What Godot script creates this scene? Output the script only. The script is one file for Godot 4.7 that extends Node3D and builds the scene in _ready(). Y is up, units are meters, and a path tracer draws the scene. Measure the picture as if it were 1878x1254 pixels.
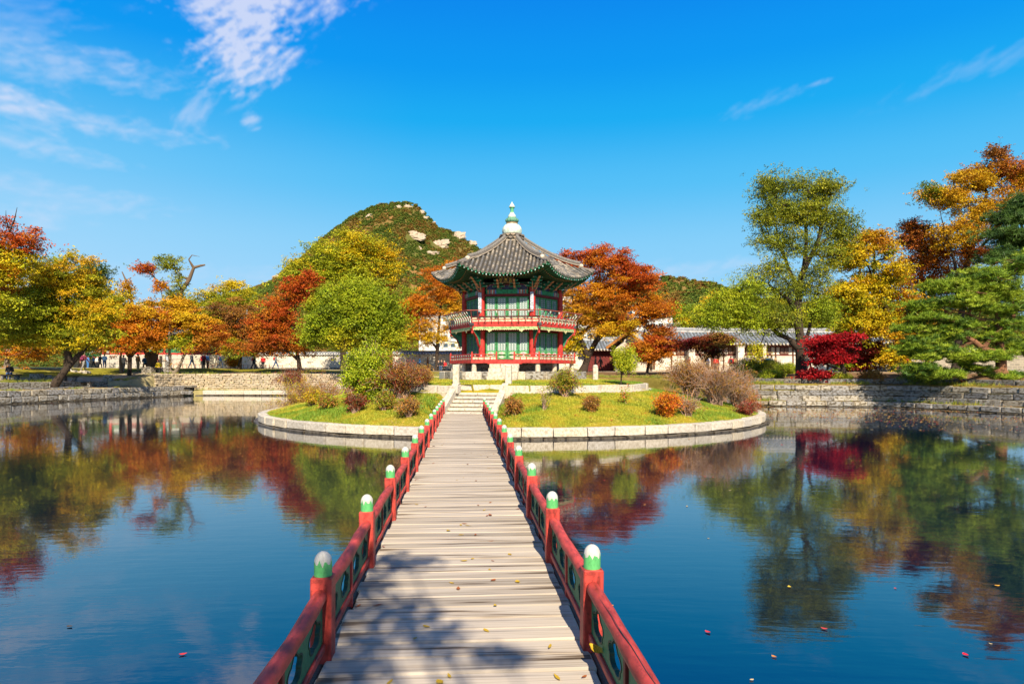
extends Node3D
# A hexagonal two-storey pavilion on a round island in a pond, seen along a painted footbridge. y up, metres, water at y = 0.

const EYE := 2.4
const LENS := 1252.0

# ---------------------------------------------------------------- mesh collecting
class MB:
	var v := PackedVector3Array()
	var n := PackedVector3Array()
	var c := PackedColorArray()
	var t := PackedInt32Array()
	var col := Color(1, 1, 1)

	func tri(a: Vector3, b: Vector3, d: Vector3) -> void:
		var m := (b - a).cross(d - a).normalized()
		var k := v.size()
		for p in [a, b, d]:
			v.append(p); n.append(m); c.append(col)
		t.append_array([k, k + 2, k + 1])

	func quad(a: Vector3, b: Vector3, d: Vector3, e: Vector3) -> void:
		var m := (d - a).cross(e - b).normalized()
		var k := v.size()
		for p in [a, b, d, e]:
			v.append(p); n.append(m); c.append(col)
		t.append_array([k, k + 2, k + 1, k, k + 3, k + 2])

	func face(p: Array, mid: Vector3) -> void:  # turned to look away from mid
		var q: Vector3 = (p[1] - p[0]).cross(p[2] - p[0])
		if q.dot(p[0] - mid) < 0.0:
			p.reverse()
		if p.size() == 3:
			tri(p[0], p[1], p[2])
		else:
			quad(p[0], p[1], p[2], p[3])

	func box(xf: Transform3D, s: Vector3, b := 0.0) -> void:
		var h := s * 0.5
		var mid := xf.origin
		if b <= 0.0:
			for ax in 3:
				for sg in [-1.0, 1.0]:
					var p := []
					for q in [[-1, -1], [1, -1], [1, 1], [-1, 1]]:
						var w := Vector3.ZERO
						w[ax] = h[ax] * sg
						w[(ax + 1) % 3] = h[(ax + 1) % 3] * q[0]
						w[(ax + 2) % 3] = h[(ax + 2) % 3] * q[1]
						p.append(xf * w)
					face(p, mid)
			return
		var g := h - Vector3(b, b, b)
		for ax in 3:
			var u := (ax + 1) % 3
			var w := (ax + 2) % 3
			for sg in [-1.0, 1.0]:
				var p := []
				for q in [[-1, -1], [1, -1], [1, 1], [-1, 1]]:
					var x := Vector3.ZERO
					x[ax] = h[ax] * sg
					x[u] = g[u] * q[0]
					x[w] = g[w] * q[1]
					p.append(xf * x)
				face(p, mid)
				for s2 in [-1.0, 1.0]:  # the bevel between the faces ax and u, along w
					var e := []
					for q in [[0, -1], [0, 1], [1, 1], [1, -1]]:
						var x := Vector3.ZERO
						x[ax] = (h[ax] if q[0] == 0 else g[ax]) * sg
						x[u] = (g[u] if q[0] == 0 else h[u]) * s2
						x[w] = g[w] * q[1]
						e.append(xf * x)
					face(e, mid)
		for sx in [-1.0, 1.0]:
			for sy in [-1.0, 1.0]:
				for sz in [-1.0, 1.0]:
					face([xf * Vector3(h.x * sx, g.y * sy, g.z * sz), xf * Vector3(g.x * sx, h.y * sy, g.z * sz), xf * Vector3(g.x * sx, g.y * sy, h.z * sz)], mid)

	func sheet(rows: Array, closed := false, flip := false) -> void:  # rows of equal length, smooth
		var k := v.size()
		var w: int = rows[0].size()
		var hgt := rows.size()
		for i in hgt:
			for j in w:
				var jl := j - 1
				var jr := j + 1
				if closed:
					jl = (j - 1 + w) % w
					jr = (j + 1) % w
				else:
					jl = maxi(jl, 0)
					jr = mini(jr, w - 1)
				var du: Vector3 = rows[i][jr] - rows[i][jl]
				var dv: Vector3 = rows[mini(i + 1, hgt - 1)][j] - rows[maxi(i - 1, 0)][j]
				var m := du.cross(dv)
				if m.length() < 1e-9:  # a pole
					m = (rows[mini(i + 1, hgt - 1)][j] - rows[maxi(i - 1, 0)][j])
					var o: Vector3 = rows[mini(hgt - 1, maxi(i, 1))][0]
					m = (rows[i][0] - rows[hgt / 2][0] + rows[i][0] - rows[hgt / 2][w / 2])
					if flip:
						m = -m
				m = m.normalized()
				v.append(rows[i][j]); n.append(-m if flip else m); c.append(col)
		for i in hgt - 1:
			for j in (w if closed else w - 1):
				var a := k + i * w + j
				var b := k + i * w + (j + 1) % w
				var d := a + w
				var e := b + w
				if flip:
					t.append_array([a, b, e, a, e, d])
				else:
					t.append_array([a, e, b, a, d, e])

	func tube(p: Array, r: Array, sides := 6, cap := false) -> void:
		var rows := []
		var up := Vector3.UP
		var x := Vector3.ZERO
		for i in p.size():
			var d: Vector3 = (p[mini(i + 1, p.size() - 1)] - p[maxi(i - 1, 0)]).normalized()
			if i == 0:
				x = d.cross(up if absf(d.y) < 0.9 else Vector3.RIGHT).normalized()
			x = (x - d * x.dot(d)).normalized()
			var y := d.cross(x)
			var row := []
			for j in sides:
				var a := TAU * j / sides
				row.append(p[i] + (x * cos(a) + y * sin(a)) * r[i])
			rows.append(row)
		sheet(rows, true, false)
		if cap:
			for e in [0, rows.size() - 1]:
				for j in range(1, sides - 1):
					face([rows[e][0], rows[e][j], rows[e][j + 1]], p[1 if e == 0 else rows.size() - 2])

	func lathe(prof: Array, seg := 16, xf := Transform3D.IDENTITY) -> void:  # prof: [r, y] upwards
		var rows := []
		for q in prof:
			var row := []
			for j in seg:
				var a := TAU * j / seg
				row.append(xf * Vector3(cos(a) * q[0], q[1], -sin(a) * q[0]))
			rows.append(row)
		sheet(rows, true)

	func prism(poly: PackedVector2Array, z0: float, z1: float, xf := Transform3D.IDENTITY) -> void:
		var ix := Geometry2D.triangulate_polygon(poly)
		var mid := Vector2.ZERO
		for q in poly:
			mid += q / poly.size()
		for k in range(0, ix.size(), 3):
			for z in [z0, z1]:
				var p := []
				for m in 3:
					var q := poly[ix[k + m]]
					p.append(xf * Vector3(q.x, q.y, z))
				face(p, xf * Vector3(poly[ix[k]].x, poly[ix[k]].y, (z0 + z1) * 0.5))
		for k in poly.size():
			var a := poly[k]
			var b := poly[(k + 1) % poly.size()]
			quad(xf * Vector3(a.x, a.y, z1), xf * Vector3(a.x, a.y, z0), xf * Vector3(b.x, b.y, z0), xf * Vector3(b.x, b.y, z1))

	func mesh(flat := false) -> ArrayMesh:
		var a := []
		a.resize(Mesh.ARRAY_MAX)
		a[Mesh.ARRAY_VERTEX] = v
		if not flat:
			a[Mesh.ARRAY_NORMAL] = n
		a[Mesh.ARRAY_COLOR] = c
		a[Mesh.ARRAY_INDEX] = t
		var m := ArrayMesh.new()
		m.add_surface_from_arrays(Mesh.PRIMITIVE_TRIANGLES, a)
		return m

# ---------------------------------------------------------------- naming
var taken := {}
var rng := RandomNumberGenerator.new()
var nz := FastNoiseLite.new()
var M := {}

func numbered(called: String) -> String:
	var k: int = taken.get(called, 0)
	taken[called] = k + 1
	return called if k == 0 else "%s_%03d" % [called, k]

func tag(o: Node3D, label: String, category := "", group := "", kind := "") -> Node3D:
	if label: o.set_meta("label", label)
	if category: o.set_meta("category", category)
	if group: o.set_meta("group", group)
	if kind: o.set_meta("kind", kind)
	return o

func thing(called: String, label: String, category: String, at := Vector3.ZERO, turn := 0.0, group := "") -> Node3D:
	var o := Node3D.new()
	o.name = numbered(called)
	add_child(o)
	o.position = at
	o.rotation.y = turn
	tag(o, label, category, group)
	return o

func put(parent: Node3D, called: String, mesh: Mesh, mat: Material, xf := Transform3D.IDENTITY) -> MeshInstance3D:
	var o := MeshInstance3D.new()
	if parent == self:
		o.name = numbered(called)
	else:
		var key := "%d/%s" % [parent.get_instance_id(), called]
		var k: int = taken.get(key, 0)
		taken[key] = k + 1
		o.name = called if k == 0 else "%s_%03d" % [called, k]
	o.mesh = mesh
	o.material_override = mat
	o.transform = xf
	parent.add_child(o, true)
	return o

func many(parent: Node3D, called: String, mesh: Mesh, mat: Material, where: Array, tint: Array) -> MultiMeshInstance3D:
	var mm := MultiMesh.new()
	mm.transform_format = MultiMesh.TRANSFORM_3D
	mm.use_colors = true
	mm.mesh = mesh
	mm.instance_count = where.size()
	for i in where.size():
		mm.set_instance_transform(i, where[i])
		mm.set_instance_color(i, tint[i])
	var o := MultiMeshInstance3D.new()
	o.name = numbered(called) if parent == self else called
	o.multimesh = mm
	o.material_override = mat
	o.set_meta("kind", "stuff")
	parent.add_child(o, true)
	return o

func at(px: float, py: float, d: float) -> Vector3:  # where a survey sight line at distance d ends
	return Vector3((px - 939.0) / LENS * d, EYE + (680.0 - py) / LENS * d, -d)

func rn(a: float, b: float) -> float:
	return rng.randf_range(a, b)

func lin(r: float, g: float, b: float) -> Color:
	return Color(r, g, b)

func X(o: Vector3, b := Basis.IDENTITY) -> Transform3D:
	return Transform3D(b, o)

func yaw(a: float) -> Basis:
	return Basis(Vector3.UP, a)

# ---------------------------------------------------------------- materials
func ntex(sd: int, freq: float, stops: Array, oct := 4, size := 512, normal := 0.0, kind := FastNoiseLite.TYPE_SIMPLEX_SMOOTH) -> NoiseTexture2D:
	var f := FastNoiseLite.new()
	f.seed = sd
	f.noise_type = kind
	f.frequency = freq
	f.fractal_octaves = oct
	var x := NoiseTexture2D.new()
	x.width = size
	x.height = size
	x.seamless = true
	x.noise = f
	if normal > 0.0:
		x.as_normal_map = true
		x.bump_strength = normal
	elif stops.size():
		var g := Gradient.new()
		var o := PackedFloat32Array()
		var c := PackedColorArray()
		for s in stops:
			o.append(s[0])
			c.append(Color(s[1], s[1], s[1]) if s.size() == 2 else Color(s[1], s[2], s[3]))
		g.offsets = o
		g.colors = c
		x.color_ramp = g
	return x

func mat(c: Color, rough := 0.8, tex: Texture2D = null, sc := Vector3.ONE, opt := {}) -> StandardMaterial3D:
	var m := StandardMaterial3D.new()
	m.albedo_color = c.linear_to_srgb()
	m.roughness = rough
	m.vertex_color_use_as_albedo = opt.get("vc", false)
	m.metallic_specular = opt.get("spec", 0.4)
	if tex:
		m.albedo_texture = tex
		m.uv1_triplanar = true
		m.uv1_world_triplanar = opt.get("world", false)
		m.uv1_scale = sc
		m.uv1_offset = opt.get("off", Vector3.ZERO)
	if opt.has("bump"):
		m.heightmap_enabled = true
		m.heightmap_texture = opt.bump
		m.heightmap_scale = opt.get("bs", 1.0)
		m.uv1_triplanar = true
		m.uv1_scale = sc
		m.uv1_world_triplanar = opt.get("world", false)
	if opt.has("detail"):
		m.detail_enabled = true
		m.detail_albedo = opt.detail
		m.detail_blend_mode = BaseMaterial3D.BLEND_MODE_MUL
		m.detail_uv_layer = BaseMaterial3D.DETAIL_UV_2
		m.uv2_triplanar = true
		m.uv2_world_triplanar = opt.get("world", false)
		m.uv2_scale = opt.get("dsc", Vector3.ONE)
		m.uv2_offset = opt.get("off", Vector3.ZERO)
	if opt.has("back"):
		m.backlight_enabled = true
		m.backlight = opt.back
	return m

func make_materials() -> void:
	var grain := ntex(3, 0.012, [[0.0, 0.70, 0.67, 0.63], [0.3, 0.88, 0.86, 0.83], [0.5, 0.98, 0.97, 0.95], [0.7, 1, 0.99, 0.97], [1.0, 0.84, 0.8, 0.75]], 6)
	var streak := ntex(9, 0.007, [[0.0, 0.32, 0.28, 0.24], [0.15, 0.58, 0.53, 0.48], [0.25, 0.86, 0.84, 0.82], [0.36, 1, 1, 1], [0.75, 1, 1, 1], [1.0, 0.8, 0.8, 0.82]], 6)
	var blot := ntex(11, 0.01, [[0.0, 0.62], [0.4, 0.85], [0.6, 0.97], [1.0, 1.0]], 5)
	var fine := ntex(12, 0.05, [[0.0, 0.55], [0.5, 0.85], [1.0, 1.0]], 4)
	var lich := ntex(14, 0.012, [[0.0, 0.30, 0.28, 0.24], [0.3, 0.55, 0.52, 0.46], [0.45, 0.85, 0.82, 0.77], [0.6, 1, 1, 1], [0.8, 0.93, 0.95, 0.98], [1.0, 0.7, 0.72, 0.62]], 6)
	var chip := ntex(17, 0.02, [[0.0, 1, 1, 1], [0.17, 0.95, 1.2, 1.15], [0.21, 0.7, 0.75, 0.75], [0.3, 0.92, 0.92, 0.92], [0.6, 1, 1, 1], [0.85, 0.97, 1.0, 1.0], [1.0, 0.8, 0.78, 0.95]], 6)
	M.blot = blot
	var soft := ntex(13, 0.02, [[0.0, 0.72, 0.69, 0.64], [0.35, 0.9, 0.89, 0.87], [0.6, 1, 1, 1], [1.0, 1, 1, 1]], 5)
	M.fine = fine
	for k in 8:
		var v: float = [1.0, 0.9, 1.08, 0.8, 1.0, 0.95, 0.86, 1.05][k]
		M["plank%d" % k] = mat(Color(0.435, 0.392, 0.348) * v, 0.75, grain, Vector3(0.05, 1.0, 4.6), {"off": Vector3(0.37 * k, 0.2, 0.71 * k), "detail": streak, "dsc": Vector3(0.11, 1, 2.2), "bump": grain, "bs": 0.2, "spec": 0.3})
	M.beam = mat(Color(0.16, 0.11, 0.08), 0.85, fine, Vector3(0.4, 2, 2))
	for k in 4:
		var v: float = [1.0, 0.9, 1.05, 0.82][k]
		M["red%d" % k] = mat(Color(0.60 * v, 0.068 * v, 0.052 * v), 0.55, chip, Vector3(2.2, 2.2, 0.7), {"off": Vector3(k * 0.31, k * 0.17, k * 0.4), "spec": 0.4, "detail": blot, "dsc": Vector3(3, 1, 0.6), "bump": grain, "bs": 0.12})
	M.red = mat(Color(0.55, 0.045, 0.035), 0.6, blot, Vector3(0.6, 0.6, 0.6))
	M.darkred = mat(Color(0.14, 0.014, 0.012), 0.6, blot, Vector3(0.6, 0.6, 0.6))
	M.panel = mat(Color(0.028, 0.17, 0.075), 0.6, chip, Vector3(1.6, 1.6, 1.6))
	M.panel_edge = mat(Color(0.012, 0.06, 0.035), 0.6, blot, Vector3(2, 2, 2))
	M.paint = mat(Color.WHITE, 0.6, blot, Vector3(1.1, 1.1, 1.1), {"vc": true})
	M.plain = mat(Color.WHITE, 0.75, fine, Vector3(0.7, 0.7, 0.7), {"vc": true})
	M.cap = mat(Color.WHITE, 0.7, chip, Vector3(4, 2.2, 4), {"vc": true})
	for k in 6:
		var c: Color = [Color(0.66, 0.61, 0.53), Color(0.58, 0.55, 0.5), Color(0.7, 0.64, 0.54), Color(0.5, 0.48, 0.46), Color(0.62, 0.55, 0.44), Color(0.54, 0.52, 0.51)][k]
		M["stone%d" % k] = mat(c * 0.86, 0.85, lich, Vector3(0.55, 0.8, 0.55), {"world": true, "detail": fine, "dsc": Vector3(1.3, 1.3, 1.3), "bump": fine, "bs": 0.8})
		M["pale%d" % k] = mat(Color(c.r * 0.55 + 0.25, c.g * 0.55 + 0.225, c.b * 0.55 + 0.19), 0.85, soft, Vector3(0.6, 0.6, 0.6), {"world": true, "detail": soft, "dsc": Vector3(2.3, 2.3, 2.3), "bump": fine, "bs": 0.5})
		M["grey%d" % k] = mat(Color(c.r * 0.62, c.g * 0.64, c.b * 0.68), 0.85, lich, Vector3(0.6, 0.9, 0.6), {"world": true, "detail": fine, "dsc": Vector3(1.3, 1.3, 1.3), "bump": fine, "bs": 0.8})
	M.wetstone = mat(Color(0.10, 0.085, 0.065), 0.4, lich, Vector3(0.8, 0.8, 0.8), {"world": true})
	M.rock = mat(Color(0.50, 0.40, 0.30), 0.9, ntex(21, 0.02, [[0.0, 0.55], [0.4, 0.86], [1.0, 1.0]], 6), Vector3(0.02, 0.012, 0.02), {"world": true})
	M.tile = mat(Color.WHITE, 0.75, ntex(23, 0.03, [[0.0, 0.5, 0.5, 0.52], [0.5, 0.86, 0.84, 0.82], [1.0, 1.15, 1.08, 1.0]], 5), Vector3(0.9, 0.9, 0.9), {"vc": true})
	M.rooftile = mat(Color.WHITE, 0.7, blot, Vector3(0.3, 0.3, 0.3), {"vc": true})
	M.bark = mat(Color(0.075, 0.052, 0.038), 0.95, ntex(31, 0.03, [[0.0, 0.4], [0.5, 0.8], [1.0, 1.0]], 5), Vector3(1.6, 0.5, 1.6), {"world": true})
	M.palebark = mat(Color(0.36, 0.29, 0.22), 0.95, ntex(31, 0.03, [[0.0, 0.4], [0.5, 0.8], [1.0, 1.0]], 5), Vector3(1.6, 0.5, 1.6), {"world": true})
	M.redbark = mat(Color(0.34, 0.16, 0.085), 0.95, ntex(31, 0.03, [[0.0, 0.4], [0.5, 0.8], [1.0, 1.0]], 5), Vector3(1.6, 0.5, 1.6), {"world": true})
	M.twig = mat(Color(0.38, 0.25, 0.19), 0.9)
	M.leaf = mat(Color.WHITE, 0.55, null, Vector3.ONE, {"vc": true, "back": Color(0.58, 0.58, 0.58), "spec": 0.35})
	M.needle = mat(Color.WHITE, 0.5, null, Vector3.ONE, {"vc": true, "back": Color(0.5, 0.5, 0.5), "spec": 0.35})
	M.far = mat(Color.WHITE, 0.95, null, Vector3.ONE, {"vc": true, "spec": 0.1})
	M.lawn = mat(Color(0.44, 0.40, 0.045), 0.95, ntex(41, 0.012, [[0.0, 0.5, 0.62, 0.7], [0.4, 0.8, 0.85, 0.75], [0.62, 1, 0.95, 0.9], [1.0, 1, 0.84, 0.9]], 6), Vector3(0.13, 0.13, 0.13), {"world": true, "detail": fine, "dsc": Vector3(1.1, 1.1, 1.1), "spec": 0.1})
	M.ground = mat(Color.WHITE, 0.95, ntex(42, 0.02, [[0.0, 0.55], [0.45, 0.85], [1.0, 1.0]], 6), Vector3(0.1, 0.1, 0.1), {"world": true, "vc": true, "spec": 0.1})
	M.plaster = mat(Color(0.74, 0.66, 0.56), 0.9, ntex(44, 0.01, [[0.0, 0.85], [0.5, 0.96], [1.0, 1.0]], 5), Vector3(0.2, 0.2, 0.2), {"world": true})
	M.paper = mat(Color(0.56, 0.60, 0.60), 0.9)
	M.white = mat(Color(0.74, 0.72, 0.68), 0.8, blot, Vector3(0.1, 0.1, 0.1))
	M.glass = mat(Color(0.06, 0.09, 0.12), 0.15)
	M.iron = mat(Color(0.03, 0.03, 0.032), 0.5)
	M.shaded_brickwall = mat(Color(0.5, 0.48, 0.45), 0.9, brick_image(), Vector3(0.42, 0.42, 0.42), {"world": true})  # brick again, its colour darkened for the shade of the trees in front
	M.brickwall = mat(Color.WHITE, 0.9, brick_image(), Vector3(0.42, 0.42, 0.42), {"world": true})
	var w := StandardMaterial3D.new()
	w.clearcoat_enabled = true
	w.clearcoat = 0.4
	w.clearcoat_roughness = 0.02
	w.albedo_color = Color(0.0, 0.007, 0.024).linear_to_srgb()
	w.roughness = 0.03
	w.metallic_specular = 0.75
	w.uv1_triplanar = true
	w.uv1_world_triplanar = true
	w.uv1_scale = Vector3(0.07, 1, 0.33)
	w.normal_enabled = true
	w.normal_texture = ntex(51, 0.012, [], 5, 1024, 4.0)
	w.normal_scale = 0.085
	M.water = w

func brick_image() -> ImageTexture:  # far grey facing brick with pale joints: too small in the picture to tell apart
	var im := Image.create(128, 128, false, Image.FORMAT_RGB8)
	var r := RandomNumberGenerator.new()
	r.seed = 5
	im.fill(Color(0.86, 0.82, 0.75))
	for row in 8:
		for k in 5:
			var v := r.randf_range(0.66, 0.8)
			var x := k * 32 + (16 if row % 2 else 0) + 1
			im.fill_rect(Rect2i(x, row * 16 + 2, 29, 13), Color(v, v * 0.96, v * 0.9))
	return ImageTexture.create_from_image(im)
# ---------------------------------------------------------------- sky, sun, camera
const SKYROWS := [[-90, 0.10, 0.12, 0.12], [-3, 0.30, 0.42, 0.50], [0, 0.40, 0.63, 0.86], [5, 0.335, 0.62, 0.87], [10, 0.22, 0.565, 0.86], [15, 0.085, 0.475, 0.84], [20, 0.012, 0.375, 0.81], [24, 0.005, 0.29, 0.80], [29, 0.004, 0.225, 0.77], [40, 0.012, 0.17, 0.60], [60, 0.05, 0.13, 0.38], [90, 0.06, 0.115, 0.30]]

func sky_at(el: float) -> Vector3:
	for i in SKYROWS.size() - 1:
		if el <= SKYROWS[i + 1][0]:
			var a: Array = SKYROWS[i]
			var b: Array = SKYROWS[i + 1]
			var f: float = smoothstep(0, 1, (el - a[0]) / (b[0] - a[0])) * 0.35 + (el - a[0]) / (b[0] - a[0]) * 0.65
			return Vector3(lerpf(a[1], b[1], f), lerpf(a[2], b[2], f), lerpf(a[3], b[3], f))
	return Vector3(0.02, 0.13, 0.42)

# Clouds, with unseen ones added out of view to pale the ambient light: azimuth, elevation, half width and half height in degrees, tilt, strength, streakiness.
const CLOUDS := [
	[-21.9, 27.0, 4.4, 3.2, 0.15, 1.35], [-21.6, 23.8, 3.2, 2.4, 0.5, 1.3], [-15.8, 28.0, 5.0, 1.5, 0.45, 0.9], [-21.0, 30.0, 4.0, 1.8, 0.2, 0.9],
	[-33.0, 20.5, 6.5, 1.4, 0.05, 0.42], [-24.8, 19.0, 1.8, 0.8, 0.7, 0.4], [-21.0, 18.9, 0.8, 0.6, 0.3, 0.6], [-30.0, 17.2, 6.0, 0.8, -0.06, 0.45], [-36.0, 17.6, 3.6, 1.2, -0.2, 0.7],
	[-34.5, 15.2, 4.5, 0.8, -0.12, 0.45], [-36.5, 23.0, 4.0, 2.4, 0.1, 0.2], [-36.0, 28.5, 5.0, 0.8, 0.1, 0.4], [-33.0, 12.0, 6.0, 1.1, -0.08, 0.3], [-35.0, 10.5, 2.2, 1.0, -0.3, 0.35],
	[20.8, 20.3, 3.6, 0.5, 0.2, 0.2], [24.6, 21.1, 1.0, 0.2, 0.2, 0.3], [36.5, 20.6, 6.0, 0.7, 0.2, 0.16], [16.0, 8.2, 9.0, 0.8, 0.05, 0.28], [-28.0, 7.0, 10.0, 0.9, 0.05, 0.2],
	[60, 24, 14, 3, 0.2, 0.6], [-70, 30, 16, 5, 0.3, 0.8], [-55, 16, 12, 3, 0.0, 0.6], [100, 35, 18, 4, 0.2, 0.6], [140, 25, 20, 4, 0.1, 0.6], [-120, 30, 18, 5, 0.2, 0.7], [-160, 50, 20, 6, 0.3, 0.7], [170, 20, 16, 3, 0.1, 0.6], [-95, 14, 16, 3, 0.0, 0.6], [80, 12, 14, 2, 0.0, 0.5], [-75, 55, 14, 5, 0.4, 0.6]]

func make_sky() -> PanoramaSkyMaterial:
	var w := 3600
	var h := 1800
	var f1 := FastNoiseLite.new()
	f1.seed = 77
	f1.frequency = 0.16
	f1.fractal_octaves = 6
	f1.fractal_gain = 0.58
	var data := PackedFloat32Array()
	data.resize(w * h * 3)
	var i := 0
	var per := []
	for c in CLOUDS:
		per.append([cos(c[4]), sin(c[4])])
	for y in h:
		var el := 90.0 - (y + 0.5) * 180.0 / h
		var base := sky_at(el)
		var near := []
		for k in CLOUDS.size():
			var c: Array = CLOUDS[k]
			var reach: float = 2.4 * (c[3] + absf(per[k][1]) * c[2])
			if absf(el - c[1]) < reach:
				near.append(k)
		for x in w:
			var az := (x + 0.5) * 360.0 / w
			if az > 180.0:
				az -= 360.0
			var col := base
			var sunny := pow(maxf(0.0, -cos(deg_to_rad(az - 9.0))), 2.0) * clampf(el / 30.0 + 0.3, 0.0, 1.0) if el > 0.0 else 0.0
			if sunny > 0.0:  # paler round the sun, behind the viewer
				col = col.lerp(Vector3(0.62, 0.68, 0.76), 0.4 * sunny)
			if el > 0.0 and az < 0.0:  # thin veil on the left
				var veil := clampf((-az - 8.0) / 45.0, 0.0, 1.0) * clampf(1.0 - absf(el - 9.0) / 15.0, 0.0, 1.0)
				col = col.lerp(Vector3(0.52, 0.70, 0.88), 0.45 * veil * (0.0 if az < -110.0 else 1.0 - maxf(0.0, -az - 60.0) / 50.0))
			var a := 0.0
			for k in near:
				var c: Array = CLOUDS[k]
				var dx: float = az - c[0]
				if dx > 180.0: dx -= 360.0
				if dx < -180.0: dx += 360.0
				if absf(dx) > 3.0 * c[2]:
					continue
				var dy: float = el - c[1]
				var u: float = dx * per[k][0] + dy * per[k][1]
				var v: float = -dx * per[k][1] + dy * per[k][0]
				var q: float = (u / c[2]) * (u / c[2]) + (v / c[3]) * (v / c[3])
				if q > 5.0:
					continue
				var wu := u + 0.9 * f1.get_noise_2d(u * 0.8 + k * 31.0, v * 1.4)
				var g := f1.get_noise_3d(wu * 1.2, v * 3.2, k * 9.0)
				var g2 := f1.get_noise_3d(wu * 2.2 + v * 4.0, v * 8.0 - wu * 3.0, k * 5.0 + 40.0)
				var m: float = exp(-0.95 * q)
				a += c[5] * clampf((m * 1.25 + g * 0.95 * (1.1 - 0.5 * m) + g2 * 0.45 - 0.36) * 1.15, 0.0, 1.0) * smoothstep(0.01, 0.25, m) * (0.85 + 0.9 * g2)
			a = clampf(a * 0.72, 0.0, 0.8)
			col = col.lerp(Vector3(0.66, 0.70, 0.86), a)
			data[i] = col.x
			data[i + 1] = col.y
			data[i + 2] = col.z
			i += 3
	var im := Image.create_from_data(w, h, false, Image.FORMAT_RGBF, data.to_byte_array())
	var s := PanoramaSkyMaterial.new()
	s.panorama = ImageTexture.create_from_image(im)
	return s

func set_light() -> void:
	var cam := Camera3D.new()
	cam.name = "camera"
	cam.position = Vector3(0, EYE, 0)
	cam.projection = Camera3D.PROJECTION_FRUSTUM
	cam.near = 0.1
	cam.far = 6000.0
	cam.size = 0.1 * 1254.0 / LENS
	cam.frustum_offset = Vector2(0, 0.1 * 53.0 / LENS)
	add_child(cam)
	cam.current = true
	var e := Environment.new()
	e.background_mode = Environment.BG_SKY
	e.sky = Sky.new()
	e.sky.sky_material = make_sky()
	e.tonemap_mode = Environment.TONE_MAPPER_LINEAR
	e.tonemap_exposure = 1.92
	e.background_energy_multiplier = 0.58
	e.sdfgi_enabled = true
	e.ssao_enabled = true
	e.ssil_enabled = true
	var we := WorldEnvironment.new()
	we.name = "environment"
	we.environment = e
	add_child(we)
	var sun := DirectionalLight3D.new()
	sun.name = "sun"
	var az := deg_to_rad(9.0)
	var el := deg_to_rad(40.0)
	var to := Vector3(sin(az) * cos(el), sin(el), cos(az) * cos(el))
	sun.light_color = Color(1.0, 0.935, 0.82)
	sun.light_energy = 1.6
	sun.light_angular_distance = 0.5
	sun.shadow_enabled = true
	add_child(sun)
	sun.look_at_from_position(to * 100.0, Vector3.ZERO)
# ---------------------------------------------------------------- lie of the land (x, d): d is the distance north of the camera
const ISLE := Vector2(0, 36.5)
const ISLE_R := 12.6
const SHORE := [[17.0, 46.5], [25.0, 45.2], [28.2, 37.6], [34, 28], [38, 10], [38, -9], [0, -9.5], [-42, -9], [-41, 20], [-36.4, 48.5], [-31, 66.8], [-22, 66], [-12, 65.5], [-2, 62], [10, 56]]
var shore_r := PackedFloat32Array()
const BRIDGE_TURN := 0.0694
const DECK := 0.65
const BRIDGE_END := 27.9
const STAIR_AT := Vector2(-1.78, 27.9)
const STAIR_TURN := 0.162

func survey_shore() -> void:
	shore_r.resize(721)
	for i in 721:
		var a := deg_to_rad(i * 0.5 - 180.0)
		var dir := Vector2(sin(a), cos(a))
		var best := 60.0
		for k in SHORE.size():
			var p := Vector2(SHORE[k][0], SHORE[k][1]) - ISLE
			var q := Vector2(SHORE[(k + 1) % SHORE.size()][0], SHORE[(k + 1) % SHORE.size()][1]) - ISLE
			var hit = Geometry2D.segment_intersects_segment(Vector2.ZERO, dir * 200.0, p, q)
			if hit != null:
				best = minf(best, hit.length())
		shore_r[i] = best
	var s := shore_r.duplicate()  # round the corners
	for i in 721:
		var t := 0.0
		for k in range(-4, 5):
			t += s[(i + k + 720) % 720]
		shore_r[i] = t / 9.0
	shore_r[720] = shore_r[0]

func shore(a: float) -> float:
	var f := (rad_to_deg(a) + 180.0) * 2.0
	f = clampf(f, 0.0, 719.999)
	return lerpf(shore_r[int(f)], shore_r[int(f) + 1], f - int(f))

func bank(a: float) -> Vector4:  # first kerb, offset of the second wall, its top, height far back
	var d := rad_to_deg(a)
	var rows := [[-180, 0.55, 3.0, 0.75, 1.6], [-110, 0.95, 2.6, 1.5, 2.5], [-54, 0.95, 2.6, 1.5, 2.75], [-49, 0.5, 2.5, 2.1, 2.75], [-28, 0.5, 2.5, 2.1, 2.6], [-18, 0.5, 2.2, 1.9, 2.4], [40, 0.45, 1.8, 1.8, 2.3], [52, 0.35, 0.8, 1.5, 2.3], [110, 0.35, 0.8, 1.5, 2.3], [140, 0.55, 3.0, 0.75, 1.6], [180, 0.55, 3.0, 0.75, 1.6]]
	for k in rows.size() - 1:
		if d <= rows[k + 1][0]:
			var f: float = clampf((d - rows[k][0]) / (rows[k + 1][0] - rows[k][0]), 0, 1)
			return Vector4(lerpf(rows[k][1], rows[k + 1][1], f), lerpf(rows[k][2], rows[k + 1][2], f), lerpf(rows[k][3], rows[k + 1][3], f), lerpf(rows[k][4], rows[k + 1][4], f))
	return Vector4(0.55, 3, 0.75, 1.6)

func rise(a: float, o: float) -> float:
	var b := bank(a)
	if o < -0.05:
		return -0.8
	if o < b.y:
		return b.x + 0.05 * o / b.y
	var q := o - b.y - 0.04
	if q < 0.0:
		return lerpf(b.x + 0.05, b.z, (o - b.y) / 0.04)
	return b.z + (b.w - b.z) * smoothstep(0.0, 15.0, q) + 0.6 * smoothstep(40.0, 150.0, q) + 8.0 * smoothstep(150.0, 1500.0, q)

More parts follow.
